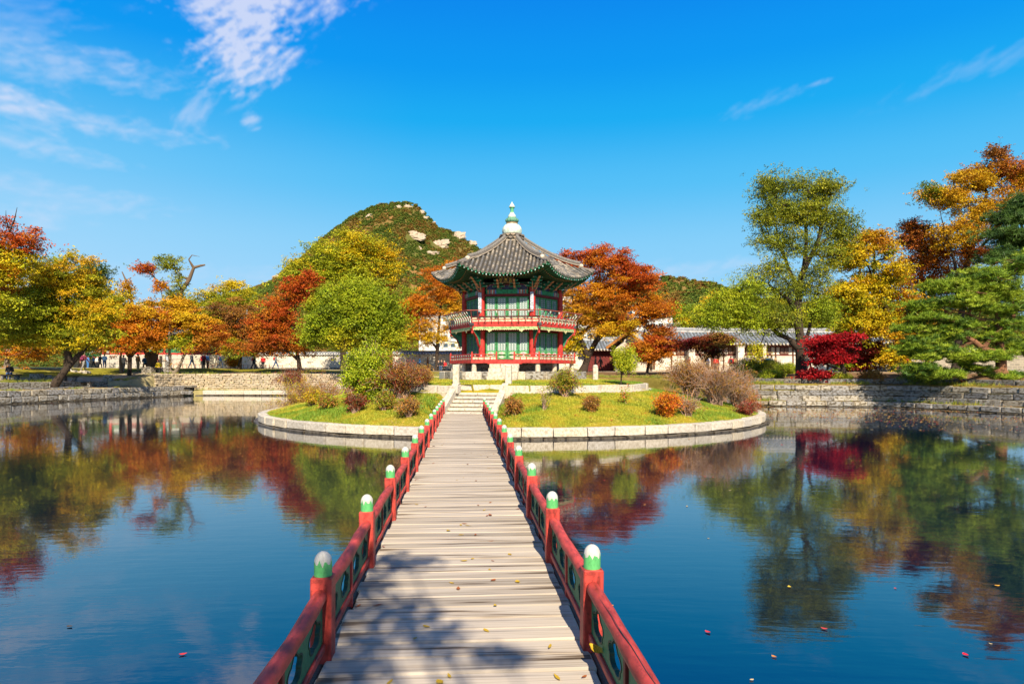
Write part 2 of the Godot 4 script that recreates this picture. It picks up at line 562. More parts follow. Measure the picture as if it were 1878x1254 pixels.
func corridor(x: float, d: float) -> Vector2:  # sideways distance from the line of bridge and stairs, height of the walk there
	if d < BRIDGE_END:
		return Vector2(x + 0.031 + 0.0695 * d, 0.42)
	var q := Vector2(x, d) - STAIR_AT
	var s := q.x * sin(STAIR_TURN) + q.y * cos(STAIR_TURN)
	return Vector2(q.x * cos(STAIR_TURN) - q.y * sin(STAIR_TURN), 0.45 + 0.33 * s)

func isle(x: float, d: float) -> float:
	var r := (Vector2(x, d) - ISLE).length()
	if r > ISLE_R + 0.1:
		return -0.8
	var h := 0.0
	if r > 7.05:
		var t := clampf((12.4 - r) / 5.3, 0.0, 1.0)
		h = 0.36 + 1.12 * (t * 1.22 - 0.22 * t * t)
		h += 0.04 * nz.get_noise_2d(x * 14.0, d * 14.0)
		var c := corridor(x, d)
		h = lerpf(minf(h, c.y), h, smoothstep(1.1, 1.75, absf(c.x)))
	else:
		h = lerpf(1.97, 1.74, clampf((r - 4.2) / 2.7, 0, 1))
		var q := Vector2(x, d) - STAIR_AT
		if d < 33 and q.x * sin(STAIR_TURN) + q.y * cos(STAIR_TURN) < 2.42:
			var c := corridor(x, d)
			h = lerpf(minf(h, c.y), h, smoothstep(1.08, 1.3, absf(c.x)))
	return h

func land(x: float, d: float) -> float:
	var q := Vector2(x, d) - ISLE
	if q.length() < ISLE_R + 0.1:
		return isle(x, d)
	var a := atan2(q.x, q.y)
	return rise(a, q.length() - shore(a))

func onland(px: float, d: float) -> Vector3:
	var p := at(px, 680, d)
	p.y = land(p.x, d)
	return p

func sight(px: float, py: float, d0 := 20.0, d1 := 110.0) -> Vector3:  # where a sight line meets the ground
	var d := d0
	while d < d1:
		var p := at(px, py, d)
		if land(p.x, d) >= p.y:
			return Vector3(p.x, land(p.x, d), p.z)
		d += 0.06
	return onland(px, d1)

func make_ground() -> void:
	var offs := [-0.02, 0.0, 0.7, -1.0, -2.0, 0.4, 1.2, 2.5, 4.0, 6.0, 8.0, 11.0, 14.0, 18.0, 23.0, 30.0, 40.0, 60.0, 100.0, 180.0, 400.0, 1200.0, 5000.0]
	var mb := MB.new()
	var rows := []
	var cols := []
	var grass := Color(0.30, 0.27, 0.035)
	var sand := Color(0.52, 0.43, 0.31)
	var litter := Color(0.22, 0.13, 0.07)
	var olive := Color(0.10, 0.12, 0.03)
	for k in offs.size():
		var row := []
		for i in 360:
			var a := deg_to_rad(i - 180.0)
			var b := bank(a)
			var o: float = offs[k]
			if k == 2: o = b.y - 0.02
			elif k == 3: o = b.y + 0.02
			elif k == 4: o = b.y + 0.06
			elif k > 4: o += b.y + 0.06
			var r := shore(a) + o
			var x := ISLE.x + sin(a) * r
			var d := ISLE.y + cos(a) * r
			var y := rise(a, o) if k > 0 else -0.8
			if k > 5 and k < 20:
				y += 0.12 * nz.get_noise_2d(x * 3.0, d * 3.0)
			row.append(Vector3(x, y, -d))
			var deg := rad_to_deg(a)
			var leftish := 1.0 - smoothstep(-25.0, 10.0, deg)
			var g := nz.get_noise_2d(x * 2.0 + 300.0, d * 2.0)
			var q := o - b.y
			var cl := sand
			if q < 1.0: cl = sand.lerp(grass, 0.35 + g * 0.5)
			elif q < 6.0: cl = sand
			elif q < 13.0: cl = grass if g > -0.15 else sand.lerp(grass, 0.6)
			elif q < 22.0: cl = sand.lerp(grass, 0.2 + 0.3 * g)
			elif q < 70.0: cl = sand.lerp(grass, 0.5)
			else: cl = olive
			var cr := litter
			if q < 2.5: cr = litter.lerp(grass, 0.5 + g)
			elif q > 14.0 and q < 60.0: cr = sand.lerp(litter, 0.3)
			elif q >= 60.0: cr = olive
			cols.append(cr.lerp(cl, leftish))
		rows.append(row)
	mb.sheet(rows, true)
	for i in cols.size():
		mb.c[i] = cols[i]
	tag(put(self, "ground", mb.mesh(), M.ground), "banks of trodden earth and short grass round the pond", "ground", "", "structure")
	var w := MB.new()
	w.quad(Vector3(-75, 0, 20), Vector3(75, 0, 20), Vector3(75, 0, -90), Vector3(-75, 0, -90))
	tag(put(self, "water", w.mesh(), M.water), "still dark pond water reflecting trees and blue sky", "water", "", "structure")

func make_isle() -> void:
	var mb := MB.new()
	var rows := []
	var radii := [12.42, 12.2, 11.8, 11.3, 10.8, 10.3, 9.8, 9.3, 8.8, 8.4, 8.0, 7.6, 7.3, 7.12, 7.03, 6.7, 6.0, 6.4, 6.2, 5.6, 5.2, 4.4, 3.0, 1.0, 0.02]
	for r in radii:
		var row := []
		for i in 240:
			var a := TAU * i / 240.0
			var x: float = sin(a) * r
			var d: float = ISLE.y + cos(a) * r
			row.append(Vector3(x, isle(x, d), -d))
		rows.append(row)
	mb.sheet(rows, true, true)
	tag(put(self, "island_lawn", mb.mesh(), M.lawn), "domed yellow green lawn of the round island", "lawn", "", "structure")
	# blades of the mown grass
	var blade := MB.new()
	for k in 7:
		var a := rn(0, TAU)
		var o := Vector3(rn(-0.05, 0.05), -0.01, rn(-0.05, 0.05))
		var s := Vector3(cos(a), 0, sin(a)) * 0.009
		var v := rn(0.75, 1.15)
		blade.col = Color(v, v * rn(0.92, 1.05), v)
		blade.tri(o - s, o + s, o + Vector3(rn(-0.04, 0.04), rn(0.04, 0.085), rn(-0.04, 0.04)))
	var where := []
	var tint := []
	while where.size() < 42000:
		var x := rn(-12.4, 12.4)
		var d := rn(24.0, 49.0)
		var r := (Vector2(x, d) - ISLE).length()
		if r > 12.35 or r < 4.3 or absf(r - 7.08) < 0.25 or d > 42.0 and rng.randf() < 0.6:
			continue
		var c := corridor(x, d)
		if absf(c.x) < 1.15 and d < 30.4:
			continue
		var g := nz.get_noise_2d(x * 5.0, d * 5.0) + 0.6 * nz.get_noise_2d(x * 23.0, d * 23.0)
		if g > 0.34 and rng.randf() < 0.5: continue
		where.append(X(Vector3(x, isle(x, d), -d), Basis.from_euler(Vector3(rn(-0.2, 0.2), rn(0, TAU), rn(-0.2, 0.2))).scaled(Vector3.ONE * rn(0.6, 1.3) * (1.0 + maxf(0.0, -g) * 1.3))))
		tint.append(Color(0.52, 0.48, 0.04).lerp(Color(0.20, 0.32, 0.03), clampf(0.5 - g * 1.5, 0, 1)).lerp(Color(0.5, 0.37, 0.13), clampf(g * 1.4 - 0.3, 0, 0.8)))
	tag(many(self, "grass", blade.mesh(true), M.leaf, where, tint), "short yellow green grass growing on the island", "grass")

# ---------------------------------------------------------------- stone courses
var stone_mesh := []

func make_stone_shapes() -> void:
	for k in 6:
		var mb := MB.new()
		mb.box(Transform3D.IDENTITY, Vector3.ONE, 0.055)
		for i in mb.v.size():
			var p := mb.v[i]
			var j := Vector3(nz.get_noise_3d(p.x * 70 + k * 31, p.y * 70, p.z * 70), nz.get_noise_3d(p.x * 70, p.y * 70 + k * 57, p.z * 70 + 9), nz.get_noise_3d(p.x * 70 + 5, p.y * 70, p.z * 70 + k * 41))
			mb.v[i] = p + Vector3(j.x * 0.03, j.y * 0.06, j.z * 0.09)
		stone_mesh.append(mb.mesh(true))

func course(parent: Node3D, path: Array, y0: float, y1: float, thick: float, kind: String, lmin: float, lmax: float, called := "stone", skip = null) -> void:
	var i := 0
	var pos: Vector2 = path[0]
	while i < path.size() - 1:
		var want := rn(lmin, lmax)
		var p := pos
		while i < path.size() - 1 and p.distance_to(path[i + 1]) < want - pos.distance_to(p):
			p = path[i + 1]
			i += 1
		if i >= path.size() - 1:
			break
		var q: Vector2 = p + (path[i + 1] - p).normalized() * maxf(0.02, want - pos.distance_to(p))
		var mid := (pos + q) * 0.5
		var l := pos.distance_to(q)
		if l > 0.1 and not (skip != null and skip.call(mid)):
			var tx := Vector3(q.x - pos.x, 0, -(q.y - pos.y)).normalized()
			var b := Basis(tx * (l - 0.02), Vector3.UP * (y1 - y0 - 0.012), tx.cross(Vector3.UP).normalized() * thick)
			var wild: float = 0.3 if kind == "pale" else 1.0
			b = b * Basis.from_scale(Vector3(1, rn(0.9, 1.04), 1)) if wild > 0.5 else b
			b = Basis.from_euler(Vector3(rn(-0.05, 0.05), rn(-0.03, 0.03), rn(-0.02, 0.02)) * wild) * b
			put(parent, called, stone_mesh[rng.randi() % 6], M.wetstone if kind == "wet" else M["%s%d" % [kind, rng.randi() % 6]], Transform3D(b, Vector3(mid.x, (y0 + y1) * 0.5 + rn(-0.015, 0.015) * wild, -mid.y) + tx.cross(Vector3.UP) * rn(-0.05, 0.05) * wild))
		pos = q

func along(a0: float, a1: float, o: float) -> Array:
	var p := []
	var a := a0
	while a <= a1:
		var r := shore(deg_to_rad(a)) + o
		p.append(ISLE + Vector2(sin(deg_to_rad(a)), cos(deg_to_rad(a))) * r)
		a += 0.5
	return p

func ring(r: float) -> Array:
	var p := []
	for i in 181:
		p.append(ISLE + Vector2(sin(TAU * i / 180.0), cos(TAU * i / 180.0)) * r)
	return p

func make_stonework() -> void:
	make_stone_shapes()
	var k := thing("island_kerb", "low ring of pale granite kerb blocks round the island", "kerb")
	course(k, ring(ISLE_R + 0.06), -0.30, 0.07, 0.5, "wet", 1.0, 1.7, "foundation_stone")
	course(k, ring(ISLE_R - 0.08), 0.075, 0.40, 0.46, "pale", 0.8, 1.5, "kerb_stone")
	var t := thing("terrace_wall", "low pale stone edging of the upper lawn round the pavilion", "wall")
	course(t, ring(6.98), 1.40, 1.76, 0.34, "pale", 0.8, 1.5, "edging_stone", func(m): return m.y < 34 and absf(corridor(m.x, m.y).x) < 1.2)
	course(t, ring(7.3), 1.2, 1.50, 0.3, "pale", 1.0, 1.8, "edging_stone", func(m): return m.y < 34 and absf(corridor(m.x, m.y).x) < 1.3)
	var l := thing("bank_wall", "two courses of grey granite blocks along the left bank at the waterline", "retaining wall")
	course(l, along(-100, -46.5, -0.05), -0.35, 0.10, 0.7, "wet", 1.0, 1.7)
	course(l, along(-100, -46.5, 0.03), 0.10, 0.54, 0.6, "stone", 0.7, 1.4)
	course(l, along(-100, -46.5, 0.10), 0.54, 0.96, 0.6, "stone", 0.7, 1.5)
	var u := thing("terrace_step", "weathered grey stone step behind the left bank under the leaning tree", "retaining wall")
	course(u, along(-88, -55, 2.62), 0.92, 1.53, 0.5, "grey", 0.9, 2.0)
	course(u, along(-88, -60, 1.2), 0.85, 1.10, 0.5, "grey", 0.9, 2.2)
	var r := thing("bank_wall", "stepped courses of sun-dappled granite blocks along the right bank", "retaining wall")
	course(r, along(47, 104, -0.05), -0.35, 0.06, 0.8, "wet", 1.0, 1.7)
	course(r, along(47, 104, 0.06), 0.06, 0.37, 0.7, "stone", 0.6, 1.3)
	for c in 3:
		course(r, along(45, 104, 0.74 + 0.13 * c), 0.36 + 0.36 * c, 0.72 + 0.36 * c, 0.5, ["stone", "grey", "stone"][c], 0.8, 1.7)
	course(r, along(40, 100, 2.6), 1.5, 1.86, 0.5, "grey", 0.9, 2.2)
	var bk := thing("bank_wall", "low courses of tan stone blocks along the far bank left of the island", "retaining wall")
	course(bk, along(-46, 42, -0.05), -0.35, 0.10, 0.7, "wet", 1.0, 2.0)
	course(bk, along(-45, 42, 0.12), 0.10, 0.52, 0.7, "pale", 0.9, 2.2)
	course(bk, along(-36, -22, 1.9), 0.5, 0.8, 0.6, "pale", 1.0, 1.8)
	course(bk, along(-33, -22, 2.15), 0.8, 1.12, 0.5, "pale", 1.0, 1.8)
	course(bk, along(-20, 42, 2.2), 0.5, 0.95, 0.5, "pale", 0.9, 1.8)
	# rubble wall: small stones, too many to pick apart
	var mb := MB.new()
	var path := along(-50, -27, 2.55)
	for y in 8:
		var i := 0.0
		while i < path.size() - 2:
			var p: Vector2 = path[int(i)].lerp(path[int(i) + 1], i - int(i))
			var w := rn(0.2, 0.42)
			var step: float = w / maxf(0.05, path[int(i)].distance_to(path[int(i) + 1]))
			var tx: Vector2 = (path[int(i) + 1] - path[int(i)]).normalized()
			var b := Basis(Vector3(tx.x, 0, -tx.y), Vector3.UP, Vector3(tx.x, 0, -tx.y).cross(Vector3.UP)) * Basis.from_euler(Vector3(rn(-0.12, 0.12), rn(-0.1, 0.1), rn(-0.08, 0.08)))
			var v := rn(0.72, 1.1)
			mb.col = Color(0.66 * v, 0.53 * v, 0.36 * v).lerp(Color(0.5, 0.47, 0.42), rn(0, 0.5))
			mb.box(X(Vector3(p.x, 0.6 + 0.2 * y + rn(-0.02, 0.02), -p.y) + b.z * rn(-0.05, 0.05), b), Vector3(w * 0.96, rn(0.16, 0.215), 0.35), 0.03)
			i += step
	var rw := thing("rubble_wall", "tan rubble stone retaining wall with tree shadow at the far left corner", "retaining wall")
	put(rw, "rubble_stones", mb.mesh(), M.plain).set_meta("kind", "stuff")

func make_stairs() -> void:
	var ed := thing("path_edging", "thin white stone edging across the lawn at the top of the stairs", "kerb")
	for e in [[2.62, 1.52, 1.79], [3.35, 1.6, 1.86]]:
		var c0: Vector2 = STAIR_AT + Vector2(sin(STAIR_TURN), cos(STAIR_TURN)) * e[0]
		var sd := Vector2(cos(STAIR_TURN), -sin(STAIR_TURN))
		course(ed, [c0 - sd * 1.15, c0, c0 + sd * 1.15], e[1], e[2], 0.22, "pale", 0.75, 0.76, "edging_stone")
	var base := Vector3(STAIR_AT.x, 0.0, -STAIR_AT.y)
	var s := thing("stone_stairs", "pale granite stairs from the bridge end up to the island lawn", "stairs", base, -STAIR_TURN)
	for k in 6:
		var y := DECK - 0.02 + 0.148 * k
		for part in [[-1.0, [0.1, -0.25, 0.35, -0.1, 0.2, -0.05][k]], [[0.1, -0.25, 0.35, -0.1, 0.2, -0.05][k], 1.0]]:
			var w: float = (part[1] - part[0]) * 0.98
			var mb := MB.new()
			mb.box(X(Vector3(0, 0.025, 0.02)), Vector3(w - 0.014, 0.10, 0.5), 0.014)
			mb.box(X(Vector3(0, -0.055, -0.02)), Vector3(w - 0.014, 0.07, 0.46))
			put(s, "step", mb.mesh(), M["pale%d" % (rng.randi() % 6)], X(Vector3((part[0] + part[1]) * 0.49, y + 0.07 - 0.08, -(0.2 + 0.4 * k))))
	for sd in [-1.0, 1.0]:
		var mb := MB.new()
		mb.prism(PackedVector2Array([Vector2(-0.15, 0.3), Vector2(-0.15, 0.82), Vector2(0.15, 0.97), Vector2(2.35, 1.84), Vector2(2.75, 1.86), Vector2(2.75, 0.6), Vector2(1.0, 0.2)]), -0.14, 0.14, Transform3D(Basis(Vector3(0, 0, -1), Vector3.UP, Vector3(1, 0, 0)), Vector3.ZERO))
		put(s, "cheek_stone", mb.mesh(), M.pale0, X(Vector3(1.12 * sd, 0, 0)))
		var pb := MB.new()
		pb.box(X(Vector3(0, 0.62, 0)), Vector3(0.28, 1.24, 0.28), 0.03)
		put(s, "gate_post", pb.mesh(), M.pale2, X(Vector3(1.2 * sd, 1.44, -2.75)))

func make_ground_growth() -> void:
	# weeds on the wall tops and in the joints, leaf litter on lawn and banks
	var tuft := MB.new()
	for k in 12:
		var a := rn(0, TAU)
		var o := Vector3(rn(-0.09, 0.09), -0.02, rn(-0.09, 0.09))
		var s := Vector3(cos(a), 0, sin(a)) * 0.016
		var v := rn(0.7, 1.15)
		tuft.col = Color(v, v, v)
		tuft.tri(o - s, o + s, o + Vector3(rn(-0.14, 0.14), rn(0.1, 0.3), rn(-0.14, 0.14)))
	var where := []
	var tint := []
	for i in 5200:
		var a := deg_to_rad(rn(-98, 100))
		var b := bank(a)
		var o: float = [0.35, b.y + 0.45, b.y + 1.6, b.y + 0.9][i % 4] + rn(-0.3, 0.35) * (1.0 if i % 4 < 2 else 3.0)
		var r := shore(a) + o
		var x := sin(a) * r
		var d := ISLE.y + cos(a) * r
		if o < 0.1 or nz.get_noise_2d(x * 7.0, d * 7.0) < 0.02: continue
		where.append(X(Vector3(x, rise(a, o), -d), yaw(rn(0, TAU)).scaled(Vector3(1, rn(0.4, 1.1), 1) * rn(0.7, 1.4))))
		tint.append(Color(0.36, 0.33, 0.04).lerp(Color(0.14, 0.22, 0.03), rng.randf()))
	tag(many(self, "weeds", tuft.mesh(true), M.leaf, where, tint), "tufts of wild grass growing on the tops of the bank walls", "grass")
	where = []
	tint = []
	var lf := leaf_mesh(0.06, 0.085, 0.01)
	for i in 9000:
		var p := Vector3.ZERO
		if i < 1300:
			var a := rn(0, TAU)
			var r := sqrt(rng.randf()) * 12.2
			p = Vector3(sin(a) * r, 0, -(ISLE.y + cos(a) * r))
			if p.z < -42 or nz.get_noise_2d(p.x * 9.0, p.z * 9.0) < -0.05: continue
		else:
			var a := deg_to_rad(rn(-98, 100))
			var o := 0.2 + 9.0 * pow(rng.randf(), 1.6)
			var r := shore(a) + o
			p = Vector3(sin(a) * r, 0, -(ISLE.y + cos(a) * r))
		p.y = land(p.x, -p.z) + 0.02
		where.append(X(p, Basis.from_euler(Vector3(rn(-0.3, 0.3), rn(0, TAU), rn(-0.3, 0.3))).scaled(Vector3.ONE * rn(0.7, 1.4))))
		tint.append([Color(0.6, 0.4, 0.03), Color(0.45, 0.16, 0.03), Color(0.5, 0.3, 0.1), Color(0.36, 0.08, 0.03), Color(0.3, 0.18, 0.08)][rng.randi() % 5])
	tag(many(self, "leaf_litter", lf, M.leaf, where, tint), "fallen autumn leaves lying on the lawn and the banks", "leaves")
# ---------------------------------------------------------------- footbridge
func cap_mesh() -> ArrayMesh:
	var mb := MB.new()
	var r := 0.054
	var prof := func(s: float) -> Vector2:  # s 0..1 up a bullet shape
		if s < 0.5: return Vector2(r, s * 0.18)
		var a := (s - 0.5) * PI
		return Vector2(r * cos(a), 0.09 + 0.066 * sin(a))
	var seg := 32
	for half in 2:
		var rows := []
		for i in 8:
			var row := []
			for j in seg:
				var a := TAU * j / seg
				var zig: float = 0.40 + [0.0, 0.10, 0.17, 0.07][j % 4] + 0.05 * sin(j * 2.3)
				var f := i / 7.0
				var s: float = lerpf(0.0, zig, f) if half == 0 else lerpf(zig, 0.985, f)
				var q: Vector2 = prof.call(s)
				row.append(Vector3(cos(a) * q.x, q.y, -sin(a) * q.x))
			rows.append(row)
		mb.col = Color(0.10, 0.40, 0.13) if half == 0 else Color(0.5, 0.475, 0.44)
		mb.sheet(rows, true)
	return mb.mesh()

func carved_panel(w: float, h: float, th: float) -> Array:  # board with two cloud-shaped openings, and the dark lips of the openings
	var board := MB.new()
	var lip := MB.new()
	for side in 2:
		var x0 := -w / 2 + w / 2 * side
		var x1 := x0 + w / 2
		var mid := Vector2((x0 + x1) / 2, 0)
		var inner := []
		var outer := []
		var lipout := []
		var nn := 48
		for k in nn:
			var a := TAU * k / nn
			var q := Vector2(cos(a), sin(a))
			var lobe := 0.80 + 0.20 * absf(cos(2.5 * (a - PI / 2)))
			if absf(wrapf(a - PI / 2, -PI, PI)) < 0.3:
				lobe += 0.30 * (1.0 - absf(wrapf(a - PI / 2, -PI, PI)) / 0.3)
			var p := Vector2(q.x * w * 0.165, q.y * h * 0.30) * lobe
			inner.append(mid + p)
			lipout.append(mid + p * 1.13)
			var tt := minf((w / 4) / maxf(absf(q.x), 1e-5), (h / 2) / maxf(absf(q.y), 1e-5))
			outer.append(mid + q * tt)
		for k in nn:  # snap the nearest rays to the corners
			pass
		for cx in [x0, x1]:
			for cy in [-h / 2, h / 2]:
				var best := 0
				for k in nn:
					if outer[k].distance_to(Vector2(cx, cy)) < outer[best].distance_to(Vector2(cx, cy)):
						best = k
				outer[best] = Vector2(cx, cy)
		for k in nn:
			var j := (k + 1) % nn
			var v3 := func(p: Vector2, z: float) -> Vector3: return Vector3(p.x, p.y, z)
			board.quad(v3.call(lipout[k], th), v3.call(outer[k], th), v3.call(outer[j], th), v3.call(lipout[j], th))
			board.quad(v3.call(lipout[j], -th), v3.call(outer[j], -th), v3.call(outer[k], -th), v3.call(lipout[k], -th))
			for z in [1.0, -1.0]:
				var zz: float = th * 1.3 * z
				if z > 0:
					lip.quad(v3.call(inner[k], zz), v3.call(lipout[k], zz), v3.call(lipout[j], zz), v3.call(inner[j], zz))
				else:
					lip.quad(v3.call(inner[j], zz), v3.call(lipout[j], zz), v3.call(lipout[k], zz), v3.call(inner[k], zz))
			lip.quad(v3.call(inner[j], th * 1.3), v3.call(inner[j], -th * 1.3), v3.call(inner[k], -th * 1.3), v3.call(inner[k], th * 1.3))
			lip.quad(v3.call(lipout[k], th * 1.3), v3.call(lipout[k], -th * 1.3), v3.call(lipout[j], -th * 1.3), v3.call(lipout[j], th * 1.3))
	return [board.mesh(), lip.mesh()]

func make_bridge() -> void:
	var b := thing("footbridge", "long wooden footbridge with red railings leading to the island", "bridge", Vector3(-0.031, DECK, 0), BRIDGE_TURN)
	# deck
	var shapes := []
	for k in 5:
		var mb := MB.new()
		mb.box(X(Vector3(rn(-0.008, 0.008), 0, 0)), Vector3(1.625 + rn(-0.015, 0.02), 0.05, 0.205), 0.012)
		for i in mb.v.size():
			mb.v[i].y += 0.004 * sin(mb.v[i].x * 1.7 + k)
		shapes.append(mb.mesh())
	var s := -3.0
	while s < BRIDGE_END - 0.1:
		var w := rn(0.19, 0.235)
		put(b, "plank", shapes[rng.randi() % 5], M["plank%d" % (rng.randi() % 8)], Transform3D(Basis.from_euler(Vector3(rn(-0.008, 0.008), rn(-0.003, 0.003), rn(-0.002, 0.002))) * Basis.from_scale(Vector3(1, 1, (w - 0.012) / 0.205)), Vector3(rn(-0.008, 0.008), -0.025 + rn(-0.003, 0.003), -(s + w / 2))))
		s += w
	var l := BRIDGE_END + 3.0
	for x in [-0.72, 0.0, 0.72]:
		var mb := MB.new()
		mb.box(Transform3D.IDENTITY, Vector3(0.12, 0.2, l), 0.01)
		put(b, "beam", mb.mesh(), M.beam, X(Vector3(x, -0.155, -(BRIDGE_END - 3.0) / 2)))
	for x in [-0.875, 0.875]:
		var mb := MB.new()
		mb.box(Transform3D.IDENTITY, Vector3(0.115, 0.2, l), 0.012)
		put(b, "edge_beam", mb.mesh(), M.beam, X(Vector3(x, -0.118, -(BRIDGE_END - 3.0) / 2)))
	for k in 8:
		var d := -1.5 + 3.88 * k
		for x in [-0.72, 0.72]:
			var mb := MB.new()
			mb.tube([Vector3(0, -1.6, 0), Vector3(0, -0.25, 0)], [0.09, 0.09], 10)
			put(b, "pile", mb.mesh(), M.beam, X(Vector3(x, 0, -d)))
	# railings
	var pm := MB.new()
	pm.box(X(Vector3(0, 0.235, 0)), Vector3(0.128, 0.525, 0.128), 0.008)
	var post := pm.mesh()
	var cap := cap_mesh()
	var bay := 1.93
	var carved := carved_panel(bay / 2 - 0.09, 0.25, 0.011)
	var rails := []
	for k in 4:
		var mb := MB.new()
		var pts := []
		var rr := []
		for i in 9:
			pts.append(Vector3(0.004 * sin(i * 1.1 + k * 2.0), 0.004 * sin(i * 0.8 + k), bay / 2 - bay * i / 8.0))
			rr.append(0.043 + 0.0025 * sin(i * 2.0 + k))
		mb.tube(pts, rr, 14)
		rails.append(mb.mesh())
	var low := MB.new()
	low.box(Transform3D.IDENTITY, Vector3(0.062, 0.045, bay - 0.13), 0.006)
	var mul := MB.new()
	mul.box(X(Vector3(0, 0.17, 0)), Vector3(0.05, 0.38, 0.045), 0.004)
	var turn := Basis(Vector3.UP, PI / 2)
	for sd in [-1.0, 1.0]:
		var off := 0.0 if sd > 0 else 0.05
		for k in range(-2, 13):
			var d: float = 4.30 - off + bay * k - (0.07 if k < 0 else 0.0)
			var x: float = 0.837 * sd
			if k == 12:
				d = BRIDGE_END - 0.12
			var m: Material = M["red%d" % (rng.randi() % 4)]
			var p := put(b, "post", post, m, X(Vector3(x, 0, -d), Basis.from_euler(Vector3(rn(-0.012, 0.012), rn(-0.03, 0.03), rn(-0.012, 0.012)))))
			put(p, "cap", cap, M.cap, X(Vector3(0, 0.490, 0), yaw(rn(0, TAU))))
			if k == 12:
				continue
			var span: float = (bay + (0.07 if k == -1 else 0.0)) if k < 11 else BRIDGE_END - 0.12 - d
			var mid: float = -(d + span / 2)
			var sc: float = span / bay
			m = M["red%d" % (rng.randi() % 4)]
			put(b, "handrail", rails[rng.randi() % 4], m, Transform3D(Basis.from_scale(Vector3(1, 1, sc)), Vector3(x, 0.385, mid)))
			put(b, "bottom_rail", low.mesh(), M["red%d" % (rng.randi() % 4)], Transform3D(Basis.from_scale(Vector3(1, 1, sc)), Vector3(x, 0.085, mid)))
			put(b, "mullion", mul.mesh(), M.darkred if k % 2 else M.red0, X(Vector3(x, -0.01, mid)))
			for q in [-1.0, 1.0]:
				var xf := Transform3D(turn * Basis.from_scale(Vector3(sc, 1, 1)), Vector3(x, 0.226, mid + q * (span / 4 - 0.005)))
				var pn := put(b, "carved_panel", carved[0], M.panel, xf)
				put(pn, "opening_rim", carved[1], M.panel_edge)
	# a long drying crack in two of the handrails
	for cr in [[1.0, 2.42, 1.5, 0.6], [-1.0, 6.35, 1.1, 1.1]]:
		var mb := MB.new()
		var pts := []
		var rr := []
		for i in 12:
			var f := i / 11.0
			var a: float = cr[3] + 0.9 + 0.5 * f + 0.06 * sin(i * 1.9)
			pts.append(Vector3(0.837 * cr[0] + cos(a) * 0.0435, 0.385 + sin(a) * 0.0435, -(cr[1] + cr[2] * f)))
			rr.append(0.0022 * sin(PI * clampf(f, 0.02, 0.98)) + 0.0005)
		mb.tube(pts, rr, 4)
		put(b, "crack", mb.mesh(), M.iron)

func leaf_mesh(w: float, l: float, curl: float) -> ArrayMesh:
	var mb := MB.new()
	var rows := []
	for i in 6:
		var f := i / 5.0
		var half := w * 0.5 * sin(PI * pow(clampf(f, 0.02, 0.985), 0.8))
		var y := 0.004 + curl * (f - 0.5) * (f - 0.5) * 4.0
		rows.append([Vector3(-half, y + curl * 0.5, (f - 0.5) * l), Vector3(0, y, (f - 0.5) * l), Vector3(half, y + curl * 0.6, (f - 0.5) * l)])
	mb.sheet(rows)
	return mb.mesh()

